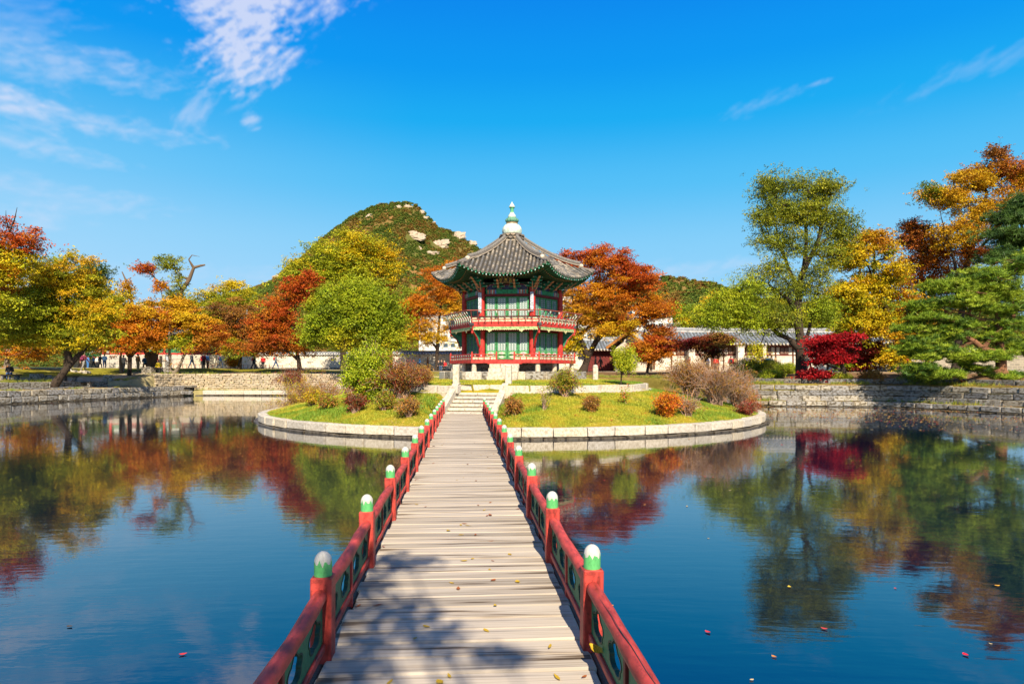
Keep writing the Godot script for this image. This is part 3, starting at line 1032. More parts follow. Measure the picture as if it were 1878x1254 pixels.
func make_fallen_leaves() -> void:
	var shapes := [leaf_mesh(0.034, 0.08, 0.003), leaf_mesh(0.046, 0.07, 0.005), leaf_mesh(0.026, 0.095, 0.002)]
	var cols := [[Color(0.62, 0.40, 0.02), "yellow fallen leaf lying on the bridge deck", "yellow leaves on the deck"], [Color(0.42, 0.13, 0.03), "orange brown fallen leaf lying on the bridge deck", "brown leaves on the deck"], [Color(0.30, 0.05, 0.02), "dark red fallen leaf lying on the bridge deck", "red leaves on the deck"]]
	var mats := []
	for c in cols:
		mats.append(mat(c[0], 0.6, M.fine, Vector3(5, 5, 5)))
	for i in 66:
		var s := 3.0 + 14.0 * pow(rng.randf(), 1.35)
		var x := rn(-0.78, 0.78) if i % 3 else rn(-0.1, 0.6)
		var k: int = [0, 0, 0, 1, 1, 2][i % 6]
		var p := Vector3(-0.031, DECK, 0) + yaw(BRIDGE_TURN) * Vector3(x, 0.003, -s)
		var o := put(self, "fallen_leaf", shapes[rng.randi() % 3], mats[k], Transform3D(Basis.from_euler(Vector3(rn(-0.05, 0.05), rn(0, TAU), rn(-0.06, 0.06))) * Basis.from_scale(Vector3.ONE * rn(0.5, 0.95)), p))
		tag(o, cols[k][1], "leaf", cols[k][2])
	for e in [[0.845, 2.45, 0.435, 0.35, 1.3, "yellow leaf lying on the right handrail at the bottom of the photo"], [0.80, 3.9, 0.125, 1.1, 1.1, "curled yellow leaf caught on the right bottom rail near the front"]]:
		var q := Vector3(-0.031, DECK, 0) + yaw(BRIDGE_TURN) * Vector3(e[0], e[2], -e[1])
		tag(put(self, "fallen_leaf", leaf_mesh(0.05, 0.10, 0.02), mats[0], Transform3D(Basis.from_euler(Vector3(0.2, e[3], 0.35)) * Basis.from_scale(Vector3.ONE * e[4]), q)), e[5], "leaf")
	# leaves afloat
	var where := []
	var tint := []
	var tries := 0
	while where.size() < 3600 and tries < 140000:
		tries += 1
		var x := rn(-34, 36)
		var d := rn(4.5, 64)
		var q := Vector2(x, d) - ISLE
		if q.length() < 13.0 or q.length() > shore(atan2(q.x, q.y)) - 0.3 or absf(x + 0.03 + 0.0695 * d) < 1.2 and d < 29:
			continue
		var dense := 0.005
		if x > 8.0:
			dense = 0.02 + 0.98 * clampf((d - 26.0) / 12.0, 0, 1) * clampf((x - 11.0) / 5.0, 0, 1)
		if x > 2.0 and x < 25 and d < 24: dense = maxf(dense, 0.014)
		if rng.randf() > dense * clampf(0.5 + 1.8 * nz.get_noise_2d(x * 4.0, d * 6.0), 0.05, 1.0):
			continue
		where.append(X(Vector3(x, 0.004, -d), yaw(rn(0, TAU)).scaled(Vector3.ONE * (rn(0.7, 1.6) if d > 22 else rn(0.45, 0.9)))))
		tint.append([Color(0.60, 0.35, 0.05), Color(0.55, 0.22, 0.05), Color(0.62, 0.48, 0.25), Color(0.5, 0.05, 0.03), Color(0.6, 0.42, 0.1)][rng.randi() % 5])
	tag(many(self, "floating_leaves", shapes[1], M.leaf, where, tint), "yellow and brown leaves floating on the pond", "leaves")
	for e in [[335, 1201, 0, "small red leaf floating alone on the water left of the bridge"], [1298, 1160, 1, "red leaf floating on blue water, nearest the bridge on the right"], [1512, 1154, 2, "red leaf floating among dark tree reflections right of the bridge"], [1772, 1202, 3, "bright red leaf floating near the right edge of the photo"], [1830, 1075, 4, "yellow and red leaf floating on dark reflections near the right edge"], [1448, 1077, 5, "yellow leaves floating together right of the bridge"], [127, 1150, 6, "dark brown leaf floating alone near the left edge"]]:
		var d: float = EYE * LENS / (e[1] - 680.0)
		var p := at(e[0], e[1], d)
		p.y = 0.004
		var c: Color = [Color(0.5, 0.03, 0.03), Color(0.5, 0.03, 0.03), Color(0.5, 0.05, 0.05), Color(0.62, 0.01, 0.02), Color(0.6, 0.3, 0.02), Color(0.62, 0.4, 0.03), Color(0.06, 0.05, 0.04)][e[2]]
		tag(put(self, "floating_leaf", shapes[1], mat(c, 0.5), X(p, yaw(e[0]).scaled(Vector3.ONE * 0.9))), e[3], "leaf")
# ---------------------------------------------------------------- pavilion (local y = 0 at the foot of its podium, +z towards its front)
func hexpoly(r: float) -> PackedVector2Array:  # corners at +-30 degrees from the front
	var p := PackedVector2Array()
	for k in 6:
		var a := deg_to_rad(30.0 + 60.0 * k)
		p.append(Vector2(r * sin(a), -r * cos(a)))
	return p

func hexslab(mb: MB, r: float, y0: float, y1: float) -> void:
	mb.prism(hexpoly(r), y0, y1, Transform3D(Basis(Vector3(1, 0, 0), Vector3(0, 0, -1), Vector3(0, 1, 0)), Vector3.ZERO))

func corner(k: int, r: float, y: float) -> Vector3:
	var a := deg_to_rad(30.0 + 60.0 * k)
	return Vector3(r * sin(a), y, r * cos(a))

func roof_pt(u: float, t: float) -> Vector3:
	var au := absf(u)
	var a := lerpf(0.5, 3.70, t) + 0.15 * au * au * au * t
	return Vector3(u * 0.57735 * a, 7.45 - 2.24 * (t * 1.22 - 0.22 * t * t) + 0.54 * pow(au, 2.5) * pow(t, 2.2), a)

func roof_u(x: float, t: float) -> float:
	var u := x / (0.57735 * lerpf(0.5, 3.70, t))
	for i in 4:
		u = x / (0.57735 * (lerpf(0.5, 3.70, t) + 0.15 * minf(1.2, absf(u) * absf(u) * absf(u)) * t))
	return u

func bar(mb: MB, a: Vector3, b: Vector3, w: float, h: float) -> void:
	var d := b - a
	var z := d.normalized()
	var x := Vector3.UP.cross(z)
	if x.length() < 0.05: x = Vector3.RIGHT
	x = x.normalized()
	mb.box(X((a + b) * 0.5, Basis(x, z.cross(x), z)), Vector3(w, h, d.length()))

func make_pavilion() -> void:
	var pv := thing("pavilion", "two storey hexagonal pavilion with green doors and grey tiled roof", "pavilion", Vector3(0, 1.98, -37.0), -0.113)
	var GREEN := Color(0.07, 0.32, 0.12)
	var TEAL := Color(0.02, 0.20, 0.11)
	var CREAM := Color(0.66, 0.60, 0.42)
	var MINT := Color(0.36, 0.58, 0.42)
	# podium
	var mb := MB.new()
	hexslab(mb, 3.75, -0.3, 0.37)
	var pod := put(pv, "podium", mb.mesh(), M.stone0)
	for k in 6:
		var a := corner(k, 4.02, 0)
		var b := corner((k + 5) % 6, 4.02, 0)
		var cuts := [0.0, rn(0.2, 0.3), rn(0.45, 0.55), rn(0.7, 0.8), 1.0]
		for i in 4:
			var p: Vector3 = b.lerp(a, cuts[i])
			var q: Vector3 = b.lerp(a, cuts[i + 1])
			var z := (p + q).normalized()
			var x := (q - p).normalized()
			z = x.cross(Vector3.UP)
			put(pod, "podium_stone", stone_mesh[(i + k) % 6], M["%s%d" % [["pale", "stone"][rng.randi() % 2], rng.randi() % 6]], Transform3D(Basis(x * (p.distance_to(q) - 0.015), Vector3.UP * 0.46, z * 0.4), (p + q) * 0.5 * 0.957 + Vector3(0, 0.155, 0)))
	# front steps up to the lower floor
	for i in 4:
		for s in [[-0.74, 0.12 - 0.1 * i], [0.12 - 0.1 * i, 0.74]]:
			var m2 := MB.new()
			m2.box(Transform3D.IDENTITY, Vector3(s[1] - s[0] - 0.012, 0.2, 0.36), 0.012)
			put(pod, "step", m2.mesh(), M["pale%d" % (rng.randi() % 6)], X(Vector3((s[0] + s[1]) / 2, 0.06 + 0.2 * i, 4.2 - 0.3 * i)))
	# stone piers under the floor, masonry core
	mb = MB.new()
	hexslab(mb, 2.5, 0.37, 0.82)
	put(pv, "stone_core", mb.mesh(), M.grey4)
	var pier := MB.new()
	pier.tube([Vector3(0, 0.36, 0), Vector3(0, 0.82, 0)], [0.14, 0.115], 8)
	var pier_m := pier.mesh()
	for k in 6:
		put(pv, "stone_pier", pier_m, M.pale4, X(corner(k, 3.22, 0)))
		put(pv, "stone_pier", pier_m, M.pale4, X(corner(k, 3.22, 0).lerp(corner(k + 1, 3.22, 0), 0.5) * 0.98))
	# floors
	mb = MB.new()
	hexslab(mb, 3.44, 0.81, 0.97)
	var lower := put(pv, "lower_platform", mb.mesh(), M.red)
	mb = MB.new()
	hexslab(mb, 3.40, 2.64, 2.83)
	var upper := put(pv, "balcony", mb.mesh(), M.red)
	var tb := MB.new()
	tb.box(X(Vector3(0, 0.80, 3.12)), Vector3(1.7, 0.09, 0.42), 0.01)
	put(lower, "threshold_board", tb.mesh(), M.red)
	# columns
	mb = MB.new()
	mb.tube([Vector3(0, 0.95, 0), Vector3(0, 2.7, 0), Vector3(0, 4.75, 0)], [0.165, 0.16, 0.145], 14)
	var colm := mb.mesh()
	for k in 6:
		put(pv, "column", colm, M.red, X(corner(k, 2.6, 0)))
	# corner struts under the balcony
	var st := MB.new()
	st.col = TEAL
	st.prism(PackedVector2Array([Vector2(0, 1.7), Vector2(0.1, 1.75), Vector2(0.25, 2.1), Vector2(0.7, 2.55), Vector2(0.7, 2.66), Vector2(0, 2.66)]), -0.04, 0.04)
	st.col = Color(0.4, 0.02, 0.02)
	st.prism(PackedVector2Array([Vector2(0.06, 1.62), Vector2(0.12, 1.66), Vector2(0.32, 2.1), Vector2(0.76, 2.55), Vector2(0.7, 2.55), Vector2(0.25, 2.1)]), -0.047, 0.047)
	for k in 6:
		var a := deg_to_rad(30.0 + 60.0 * k)
		put(pv, "corner_strut", st.mesh(), M.paint, X(corner(k, 2.74, 0), yaw(a - PI / 2)))
	# doors: one leaf, then copies
	var lw := 0.545
	var leaf := func(h: float, kicks: int) -> Array:
		var f := MB.new()
		f.col = GREEN
		var kick := 0.20 * kicks
		for sx in [-1.0, 1.0]:
			f.box(X(Vector3(sx * (lw / 2 - 0.035), h / 2, 0)), Vector3(0.06, h, 0.05), 0.006)
		for y in [0.03, kick + 0.03, h - 0.04]:
			f.box(X(Vector3(0, y, 0)), Vector3(lw - 0.13, 0.055, 0.044))
		f.col = Color(0.16, 0.42, 0.16)
		for i in kicks:
			f.box(X(Vector3(0, 0.13 + 0.2 * i, 0)), Vector3(lw - 0.12, 0.15 if i or kicks == 1 else 0.16, 0.026))
		var md := MB.new()
		for i in kicks:
			var poly := PackedVector2Array()
			for j in 16:
				var a := TAU * j / 16
				poly.append(Vector2(cos(a) * 0.15, sin(a) * 0.05 * (1.0 + 0.25 * cos(4 * a))))
			md.col = Color(0.66, 0.62, 0.55)
			md.prism(poly, 0.012, 0.02, X(Vector3(0, 0.13 + 0.2 * i, 0)))
			for j in 5:
				md.col = [Color(0.6, 0.25, 0.3), Color(0.2, 0.35, 0.6), Color(0.55, 0.2, 0.25)][j % 3]
				md.box(X(Vector3(-0.08 + 0.04 * j, 0.13 + 0.2 * i + 0.012 * sin(j * 2.0), 0.02)), Vector3(0.025, 0.03, 0.012))
		var la := MB.new()
		la.col = Color(0.035, 0.20, 0.14)
		var y0 := kick + 0.07
		var y1 := h - 0.07
		var cw := (lw - 0.13) / 3.0
		var ch := cw * 0.75
		var y := y0
		var row := 0
		while y < y1:  # turtle-shell lattice: hexagons round white hearts
			for i in 3:
				var cx := -cw + cw * i
				var e := minf(y + ch, y1)
				bar(la, Vector3(cx - cw * 0.5, y, 0.004), Vector3(cx - cw * 0.2, minf(y + ch * 0.5, y1), 0.004), 0.026, 0.014)
				bar(la, Vector3(cx + cw * 0.5, y, 0.004), Vector3(cx + cw * 0.2, minf(y + ch * 0.5, y1), 0.004), 0.026, 0.014)
				bar(la, Vector3(cx - cw * 0.2, minf(y + ch * 0.5, y1), 0.004), Vector3(cx - cw * 0.5, e, 0.004), 0.026, 0.014)
				bar(la, Vector3(cx + cw * 0.2, minf(y + ch * 0.5, y1), 0.004), Vector3(cx + cw * 0.5, e, 0.004), 0.026, 0.014)
				bar(la, Vector3(cx - cw * 0.2, y + ch * 0.5, 0.004), Vector3(cx + cw * 0.2, y + ch * 0.5, 0.004), 0.022, 0.012)
			y += ch
			row += 1
		var pa := MB.new()
		pa.box(X(Vector3(0, (y0 + y1) / 2, -0.012)), Vector3(lw - 0.12, y1 - y0 + 0.03, 0.008))
		return [f.mesh(), md.mesh(), la.mesh(), pa.mesh()]
	var lowleaf: Array = leaf.call(1.42, 2)
	var lowleaf_c: Array = leaf.call(1.42, 1)
	var upleaf: Array = leaf.call(1.36, 1)
	var lock := MB.new()
	lock.box(X(Vector3(0, 0.62, 0.05)), Vector3(0.05, 0.09, 0.05), 0.008)
	for k in 6:
		var ft := yaw(PI / 3 * k)
		for i in 4:
			for fl in 2:
				var set_: Array = upleaf if fl else lowleaf
				var y := 2.85 if fl else 1.0
				var d := put(pv, "door", set_[0], M.paint, Transform3D(ft, ft * Vector3((i - 1.5) * (lw + 0.012), y, 2.19)))
				put(d, "lattice", set_[2], M.paint)
				put(d, "paper", set_[3], M.paper)
				put(d, "medallion", set_[1], M.paint)
				if k == 0 and i == 2:
					put(d, "padlock", lock.mesh(), M.iron, X(Vector3(-0.28, 0.1, 0)))
	# beams, painted band, arched panels per face
	for k in 6:
		var ft := yaw(PI / 3 * k)
		var xf := X(Vector3.ZERO, ft)
		var l := MB.new()
		l.col = Color(0.17, 0.012, 0.012)
		l.box(X(Vector3(0, 2.49, 2.22)), Vector3(2.5, 0.13, 0.13))
		l.box(X(Vector3(0, 4.28, 2.22)), Vector3(2.5, 0.12, 0.14))
		l.box(X(Vector3(0, 0.985, 2.22)), Vector3(2.5, 0.05, 0.14))
		put(pv, "lintel", l.mesh(), M.paint, xf)
		var g := MB.new()
		g.col = Color(0.03, 0.26, 0.11)
		g.box(X(Vector3(0, 4.45, 2.24)), Vector3(1.1, 0.21, 0.17))
		for sx in [-1.0, 1.0]:
			var cs := [Color(0.10, 0.2, 0.42), Color(0.5, 0.12, 0.06), Color(0.42, 0.5, 0.45), Color(0.45, 0.1, 0.06), Color(0.08, 0.25, 0.3), Color(0.5, 0.2, 0.1), Color(0.03, 0.26, 0.11)]
			for i in 7:
				g.col = cs[i]
				g.box(X(Vector3(sx * (0.585 + 0.075 * i), 4.45, 2.24)), Vector3(0.075, 0.21, 0.172 - 0.004 * (i % 2)))
		put(pv, "painted_band", g.mesh(), M.paint, xf)
		var ar := MB.new()
		ar.col = Color(0.018, 0.06, 0.035)
		ar.box(X(Vector3(0, 4.74, 2.16)), Vector3(2.5, 0.4, 0.1))
		for i in 3:
			var poly := PackedVector2Array()
			for j in 11:
				var a := PI * j / 10
				poly.append(Vector2(cos(a) * 0.3, sin(a) * 0.22))
			ar.col = Color(0.06, 0.07, 0.16)
			ar.prism(poly, 0, 0.03, X(Vector3((i - 1) * 0.74, 4.59, 2.21)))
			for j in 10:
				var a := PI * (j + 0.5) / 10
				ar.col = Color(0.42, 0.03, 0.04) if j % 3 else Color(0.45, 0.3, 0.2)
				ar.box(X(Vector3((i - 1) * 0.74 + cos(a) * 0.31, 4.59 + sin(a) * 0.23, 2.24), Basis(Vector3.BACK, a)), Vector3(0.03, 0.09, 0.04))
		put(pv, "arched_panel", ar.mesh(), M.paint, xf)
	# brackets under the eaves: at the columns and two between
	var br := func(tiers: int, wide: float) -> ArrayMesh:
		var m2 := MB.new()
		m2.col = Color(0.05, 0.2, 0.12)
		m2.box(X(Vector3(0, 4.60, 0.02)), Vector3(0.22, 0.1, 0.22), 0.02)
		for i in tiers:
			var y := 4.66 + 0.13 * i
			var r := 0.16 + 0.17 * i
			m2.col = [Color(0.02, 0.22, 0.11), Color(0.04, 0.30, 0.15), Color(0.02, 0.16, 0.1)][i % 3]
			m2.prism(PackedVector2Array([Vector2(-0.1, y), Vector2(r, y), Vector2(r + 0.14, y + 0.06), Vector2(r + 0.05, y + 0.1), Vector2(-0.1, y + 0.1)]), -0.045, 0.045, X(Vector3.ZERO, yaw(-PI / 2)))
			m2.col = Color(0.62, 0.30, 0.16)
			m2.prism(PackedVector2Array([Vector2(r - 0.02, y - 0.035), Vector2(r + 0.1, y - 0.01), Vector2(r + 0.2, y + 0.075), Vector2(r + 0.12, y + 0.055), Vector2(r, y)]), -0.05, 0.05, X(Vector3.ZERO, yaw(-PI / 2)))
			m2.col = [Color(0.03, 0.26, 0.14), Color(0.02, 0.18, 0.12)][i % 2]
			m2.box(X(Vector3(0, y + 0.05, 0.1 + 0.17 * i)), Vector3(wide - 0.12 * i, 0.085, 0.075), 0.015)
			m2.col = Color(0.5, 0.42, 0.3)
			for sx in [-1.0, 1.0]:
				m2.box(X(Vector3(sx * (wide - 0.12 * i) * 0.5, y + 0.05, 0.1 + 0.17 * i)), Vector3(0.02, 0.06, 0.08))
		return m2.mesh()
	var brc: ArrayMesh = br.call(4, 0.85)
	var bri: ArrayMesh = br.call(3, 0.6)
	for k in 6:
		put(pv, "bracket", brc, M.paint, X(corner(k, 2.62, 0), yaw(deg_to_rad(30.0 + 60.0 * k))))
		for sx in [-0.42, 0.42]:
			put(pv, "bracket", bri, M.paint, X(yaw(PI / 3 * k) * Vector3(sx, 0, 2.28), yaw(PI / 3 * k)))
	# drooping orange supports beside the column heads
	var dr := MB.new()
	dr.col = Color(0.60, 0.27, 0.15)
	dr.tube([Vector3(0, 4.32, 0.12), Vector3(0, 4.5, 0.2), Vector3(0, 4.62, 0.3), Vector3(0, 4.8, 0.36), Vector3(0, 4.95, 0.5)], [0.018, 0.03, 0.034, 0.03, 0.02], 6, true)
	for k in 6:
		for sx in [-0.42, 0.42]:
			var a := deg_to_rad(30.0 + 60.0 * k)
			put(pv, "carved_support", dr.mesh(), M.paint, X(corner(k, 2.58, 0), yaw(a + sx)))
	# name board and the two plaques
	var nb := MB.new()
	nb.col = Color(0.02, 0.015, 0.012)
	nb.box(X(Vector3(0, 4.98, 2.78), Basis(Vector3.RIGHT, 0.25)), Vector3(0.78, 0.24, 0.04))
	nb.col = Color(0.4, 0.2, 0.08)
	for sy in [-1.0, 1.0]:
		nb.box(X(Vector3(0, 4.98, 2.78), Basis(Vector3.RIGHT, 0.25)) * X(Vector3(0, sy * 0.125, 0.005)), Vector3(0.84, 0.025, 0.055))
	var board := put(pv, "name_board", nb.mesh(), M.paint)
	var gl := MB.new()
	gl.col = Color(0.75, 0.5, 0.10)
	var strokes := [  # three characters, read from right to left
		[[-0.08, 0.07, 0.08, 0.07], [0, 0.09, 0, 0.03], [-0.08, 0.04, 0.08, 0.04], [-0.07, 0.02, -0.09, -0.05], [-0.05, 0.0, 0.05, 0.0], [-0.04, 0.0, -0.04, -0.03], [0.04, 0.0, 0.04, -0.03], [0, -0.03, 0, -0.09], [-0.05, -0.09, 0, -0.09]],
		[[-0.02, 0.09, -0.02, 0.05], [-0.05, 0.075, 0.06, 0.075], [-0.06, 0.05, 0.08, 0.05], [-0.03, 0.03, 0.05, 0.03], [-0.03, 0.0, 0.05, 0.0], [-0.03, 0.03, -0.03, 0.0], [0.05, 0.03, 0.05, 0.0], [0.01, 0, 0.01, -0.05], [0.01, -0.02, 0.07, -0.05], [-0.08, 0.04, -0.07, -0.05], [-0.09, -0.08, 0.09, -0.08]],
		[[-0.05, 0.09, 0.05, 0.07], [-0.08, 0.05, 0.08, 0.05], [0, 0.08, 0, 0.0], [0, 0.05, -0.07, 0.0], [0, 0.05, 0.07, 0.0], [-0.05, -0.02, 0.05, -0.02], [-0.05, -0.055, 0.05, -0.055], [-0.05, -0.09, 0.05, -0.09], [-0.05, -0.02, -0.05, -0.09], [0.05, -0.02, 0.05, -0.09]]]
	for i in 3:
		for q in strokes[i]:
			bar(gl, Vector3(-0.24 + 0.24 * i + q[0], q[1], 0.0), Vector3(-0.24 + 0.24 * i + q[2], q[3], 0.0), 0.022, 0.012)
	put(board, "lettering", gl.mesh(), M.paint, X(Vector3(0, 4.98, 2.78), Basis(Vector3.RIGHT, 0.25)) * X(Vector3(0, 0, 0.027)))
	for sx in [-1.0, 1.0]:
		var pl := MB.new()
		pl.col = Color(0.16, 0.3, 0.5)
		pl.box(Transform3D.IDENTITY, Vector3(0.17, 0.98, 0.03))
		pl.col = Color(0.80, 0.79, 0.76)
		pl.box(X(Vector3(0, 0, 0.01)), Vector3(0.13, 0.92, 0.03))
		var po := X(corner(0 if sx > 0 else 5, 2.6, 3.92) + Vector3(-0.04 + 0.03 * sx, 0, 0.19))
		var pq := put(pv, "plaque", pl.mesh(), M.paint, po)
		var ch := MB.new()
		ch.col = Color(0.03, 0.10, 0.35)
		for i in 7:
			var cy := 0.39 - 0.115 * i
			for s in [[-0.035, 0.03, 0.035, 0.03], [-0.04, -0.005, 0.04, -0.005], [0, 0.04, 0, -0.035], [-0.02, -0.02, -0.04, -0.04], [0.02, -0.02, 0.04, -0.04]]:
				bar(ch, Vector3(s[0], cy + s[1], 0), Vector3(s[2], cy + s[3], 0), 0.012, 0.008)
		put(pq, "lettering", ch.mesh(), M.paint, X(Vector3(0, 0, 0.03)))
	# lower railing with a gap at the front steps
	var rp := MB.new()
	rp.box(X(Vector3(0, 1.06, 0)), Vector3(0.075, 0.5, 0.075), 0.008)
	rp.lathe([[0.03, 1.3], [0.045, 1.33], [0.03, 1.37], [0.005, 1.4]], 8)
	for k in 6:
		var ft := yaw(PI / 3 * k)
		put(lower, "railing_post", rp.mesh(), M.red, X(corner(k, 3.38, 0)))
		var spans := [[-1.69, 1.69]]
		if k == 0:
			spans = [[-1.69, -0.45], [0.45, 1.69]]
			for sx in [-0.45, 0.45]:
				put(lower, "railing_post", rp.mesh(), M.red, X(Vector3(sx, 0, 2.93)))
		for sp in spans:
			var w: float = sp[1] - sp[0]
			var cx: float = (sp[0] + sp[1]) / 2
			var t := MB.new()
			t.tube([Vector3(sp[0], 1.235, 2.93), Vector3(sp[1], 1.235, 2.93)], [0.028, 0.028], 8)
			put(lower, "top_rail", t.mesh(), M.red, X(Vector3.ZERO, ft))
			t = MB.new()
			t.box(X(Vector3(cx, 1.13, 2.93)), Vector3(w, 0.03, 0.045))
			put(lower, "mid_rail", t.mesh(), M.red, X(Vector3.ZERO, ft))
			var n := int(round(w / 0.34))
			for i in n:
				var bx: float = sp[0] + w * (i + 0.5) / n
				t = MB.new()
				t.col = CREAM
				t.box(X(Vector3(bx, 1.045, 2.925)), Vector3(w / n - 0.05, 0.11, 0.02))
				put(lower, "cream_panel", t.mesh(), M.paint, X(Vector3.ZERO, ft))
				if i < n:
					t = MB.new()
					t.col = MINT.lerp(Color(0.5, 0.62, 0.75), float(i % 2))
					t.box(X(Vector3(bx, 1.185, 2.935)), Vector3(0.07, 0.06, 0.05), 0.012)
					put(lower, "lotus_stud", t.mesh(), M.paint, X(Vector3.ZERO, ft))
				if i > 0:
					t = MB.new()
					t.box(X(Vector3(sp[0] + w * i / n, 1.05, 2.93)), Vector3(0.035, 0.14, 0.04))
					put(lower, "stile", t.mesh(), M.red, X(Vector3.ZERO, ft))
	# balcony railing that leans out
	var sg := MB.new()  # one curved green strut in the plane across the railing
	var prof := [[0.0, 0.0], [0.06, 0.1], [0.03, 0.22], [0.10, 0.34], [0.20, 0.46], [0.27, 0.56], [0.33, 0.62]]
	for i in 6:
		for side in 2:
			var w := [0.05, 0.055, 0.045, 0.05, 0.04, 0.035, 0.03]
			sg.col = Color(0.36, 0.62, 0.46) if i % 2 else Color(0.66, 0.72, 0.66)
			if side == 1:
				sg.col = Color(0.42, 0.03, 0.03)
			var z0: float = 0.0 if side == 0 else w[i]
			sg.prism(PackedVector2Array([Vector2(prof[i][0] + z0 - (0 if side == 0 else 0.004), prof[i][1]), Vector2(prof[i][0] + w[i] + (0.0 if side == 0 else 0.004), prof[i][1]), Vector2(prof[i + 1][0] + w[i + 1] + (0.0 if side == 0 else 0.004), prof[i + 1][1]), Vector2(prof[i + 1][0] + (0.0 if side == 0 else w[i + 1] - 0.004), prof[i + 1][1])]), -0.014 - 0.002 * side, 0.014 + 0.002 * side, X(Vector3.ZERO, yaw(-PI / 2)))
	var strut := sg.mesh()
	for k in 6:
		var ft := yaw(PI / 3 * k)
		var xf := X(Vector3.ZERO, ft)
		var half := 1.69
		var t := MB.new()
		for q in [[2.86, 0.07], [3.0, 0.035], [3.14, 0.045]]:
			t.box(X(Vector3(0, q[0], 2.93)), Vector3(half * 2, q[1], 0.05))
		put(upper, "railing_frame", t.mesh(), M.red, xf)
		var n := 10
		for i in n:
			for row in 2:
				t = MB.new()
				t.col = CREAM
				t.box(X(Vector3(-half + half * 2 * (i + 0.5) / n, 2.93 + 0.14 * row, 2.925)), Vector3(half * 2 / n - 0.04, 0.09, 0.018))
				put(upper, "cream_panel", t.mesh(), M.paint, xf)
		for i in n + 1:
			var bx := -half + half * 2 * i / n
			put(upper, "railing_strut", strut, M.paint, xf * X(Vector3(bx, 2.80, 2.945)))
		t = MB.new()
		t.col = Color(0.34, 0.08, 0.06)
		t.tube([Vector3(-1.90, 3.43, 3.29), Vector3(1.90, 3.43, 3.29)], [0.026, 0.026], 8)
		put(upper, "top_rail", t.mesh(), M.paint, xf)
		for i in 4:  # lotus supports of the top rail
			t = MB.new()
			t.col = Color(0.55, 0.66, 0.6)
			t.lathe([[0.015, 3.28], [0.03, 3.32], [0.055, 3.37], [0.03, 3.40]], 8, X(Vector3(-1.2 + 0.8 * i, 0, 3.27)))
			put(upper, "lotus_support", t.mesh(), M.paint, xf)
		# scalloped valance
		var poly := PackedVector2Array([Vector2(1.66, 2.64), Vector2(-1.66, 2.64)])
		var m := 30
		for i in m * 4 + 1:
			var fx := -1.66 + 3.32 * i / (m * 4.0)
			var drop := 0.13 + 0.045 * absf(sin(PI * i / 4.0))
			for cx in [-0.8, 0.8]:
				drop += 0.12 * maxf(0.0, 1.0 - absf(fx - cx) / 0.14)
			poly.append(Vector2(fx, 2.64 - drop))
		t = MB.new()
		t.col = Color(0.62, 0.58, 0.30)
		t.prism(poly, 2.90, 2.925)
		put(upper, "valance", t.mesh(), M.paint, xf)
		t = MB.new()
		t.col = Color(0.24, 0.5, 0.2)
		t.box(X(Vector3(0, 2.575, 2.93)), Vector3(3.34, 0.05, 0.012))
		put(upper, "valance_stripe", t.mesh(), M.paint, xf)
		t = MB.new()
		t.box(X(Vector3(0, 2.70, 0)), Vector3(0.13, 0.3, 0.13), 0.01)
		t.lathe([[0.01, 2.27], [0.05, 2.31], [0.06, 2.36], [0.035, 2.41], [0.05, 2.46], [0.055, 2.56]], 10)
		put(upper, "pendant", t.mesh(), M.red, X(corner(k, 3.37, 0), yaw(deg_to_rad(30 + 60 * k))))
		t = MB.new()
		t.col = Color(0.07, 0.07, 0.075)
		t.box(X(Vector3(0, 2.76, 0)), Vector3(0.2, 0.15, 0.2), 0.01)
		put(upper, "iron_shoe", t.mesh(), M.paint, X(corner(k, 3.38, 0), yaw(deg_to_rad(30 + 60 * k))))
	make_pavilion_roof(pv)

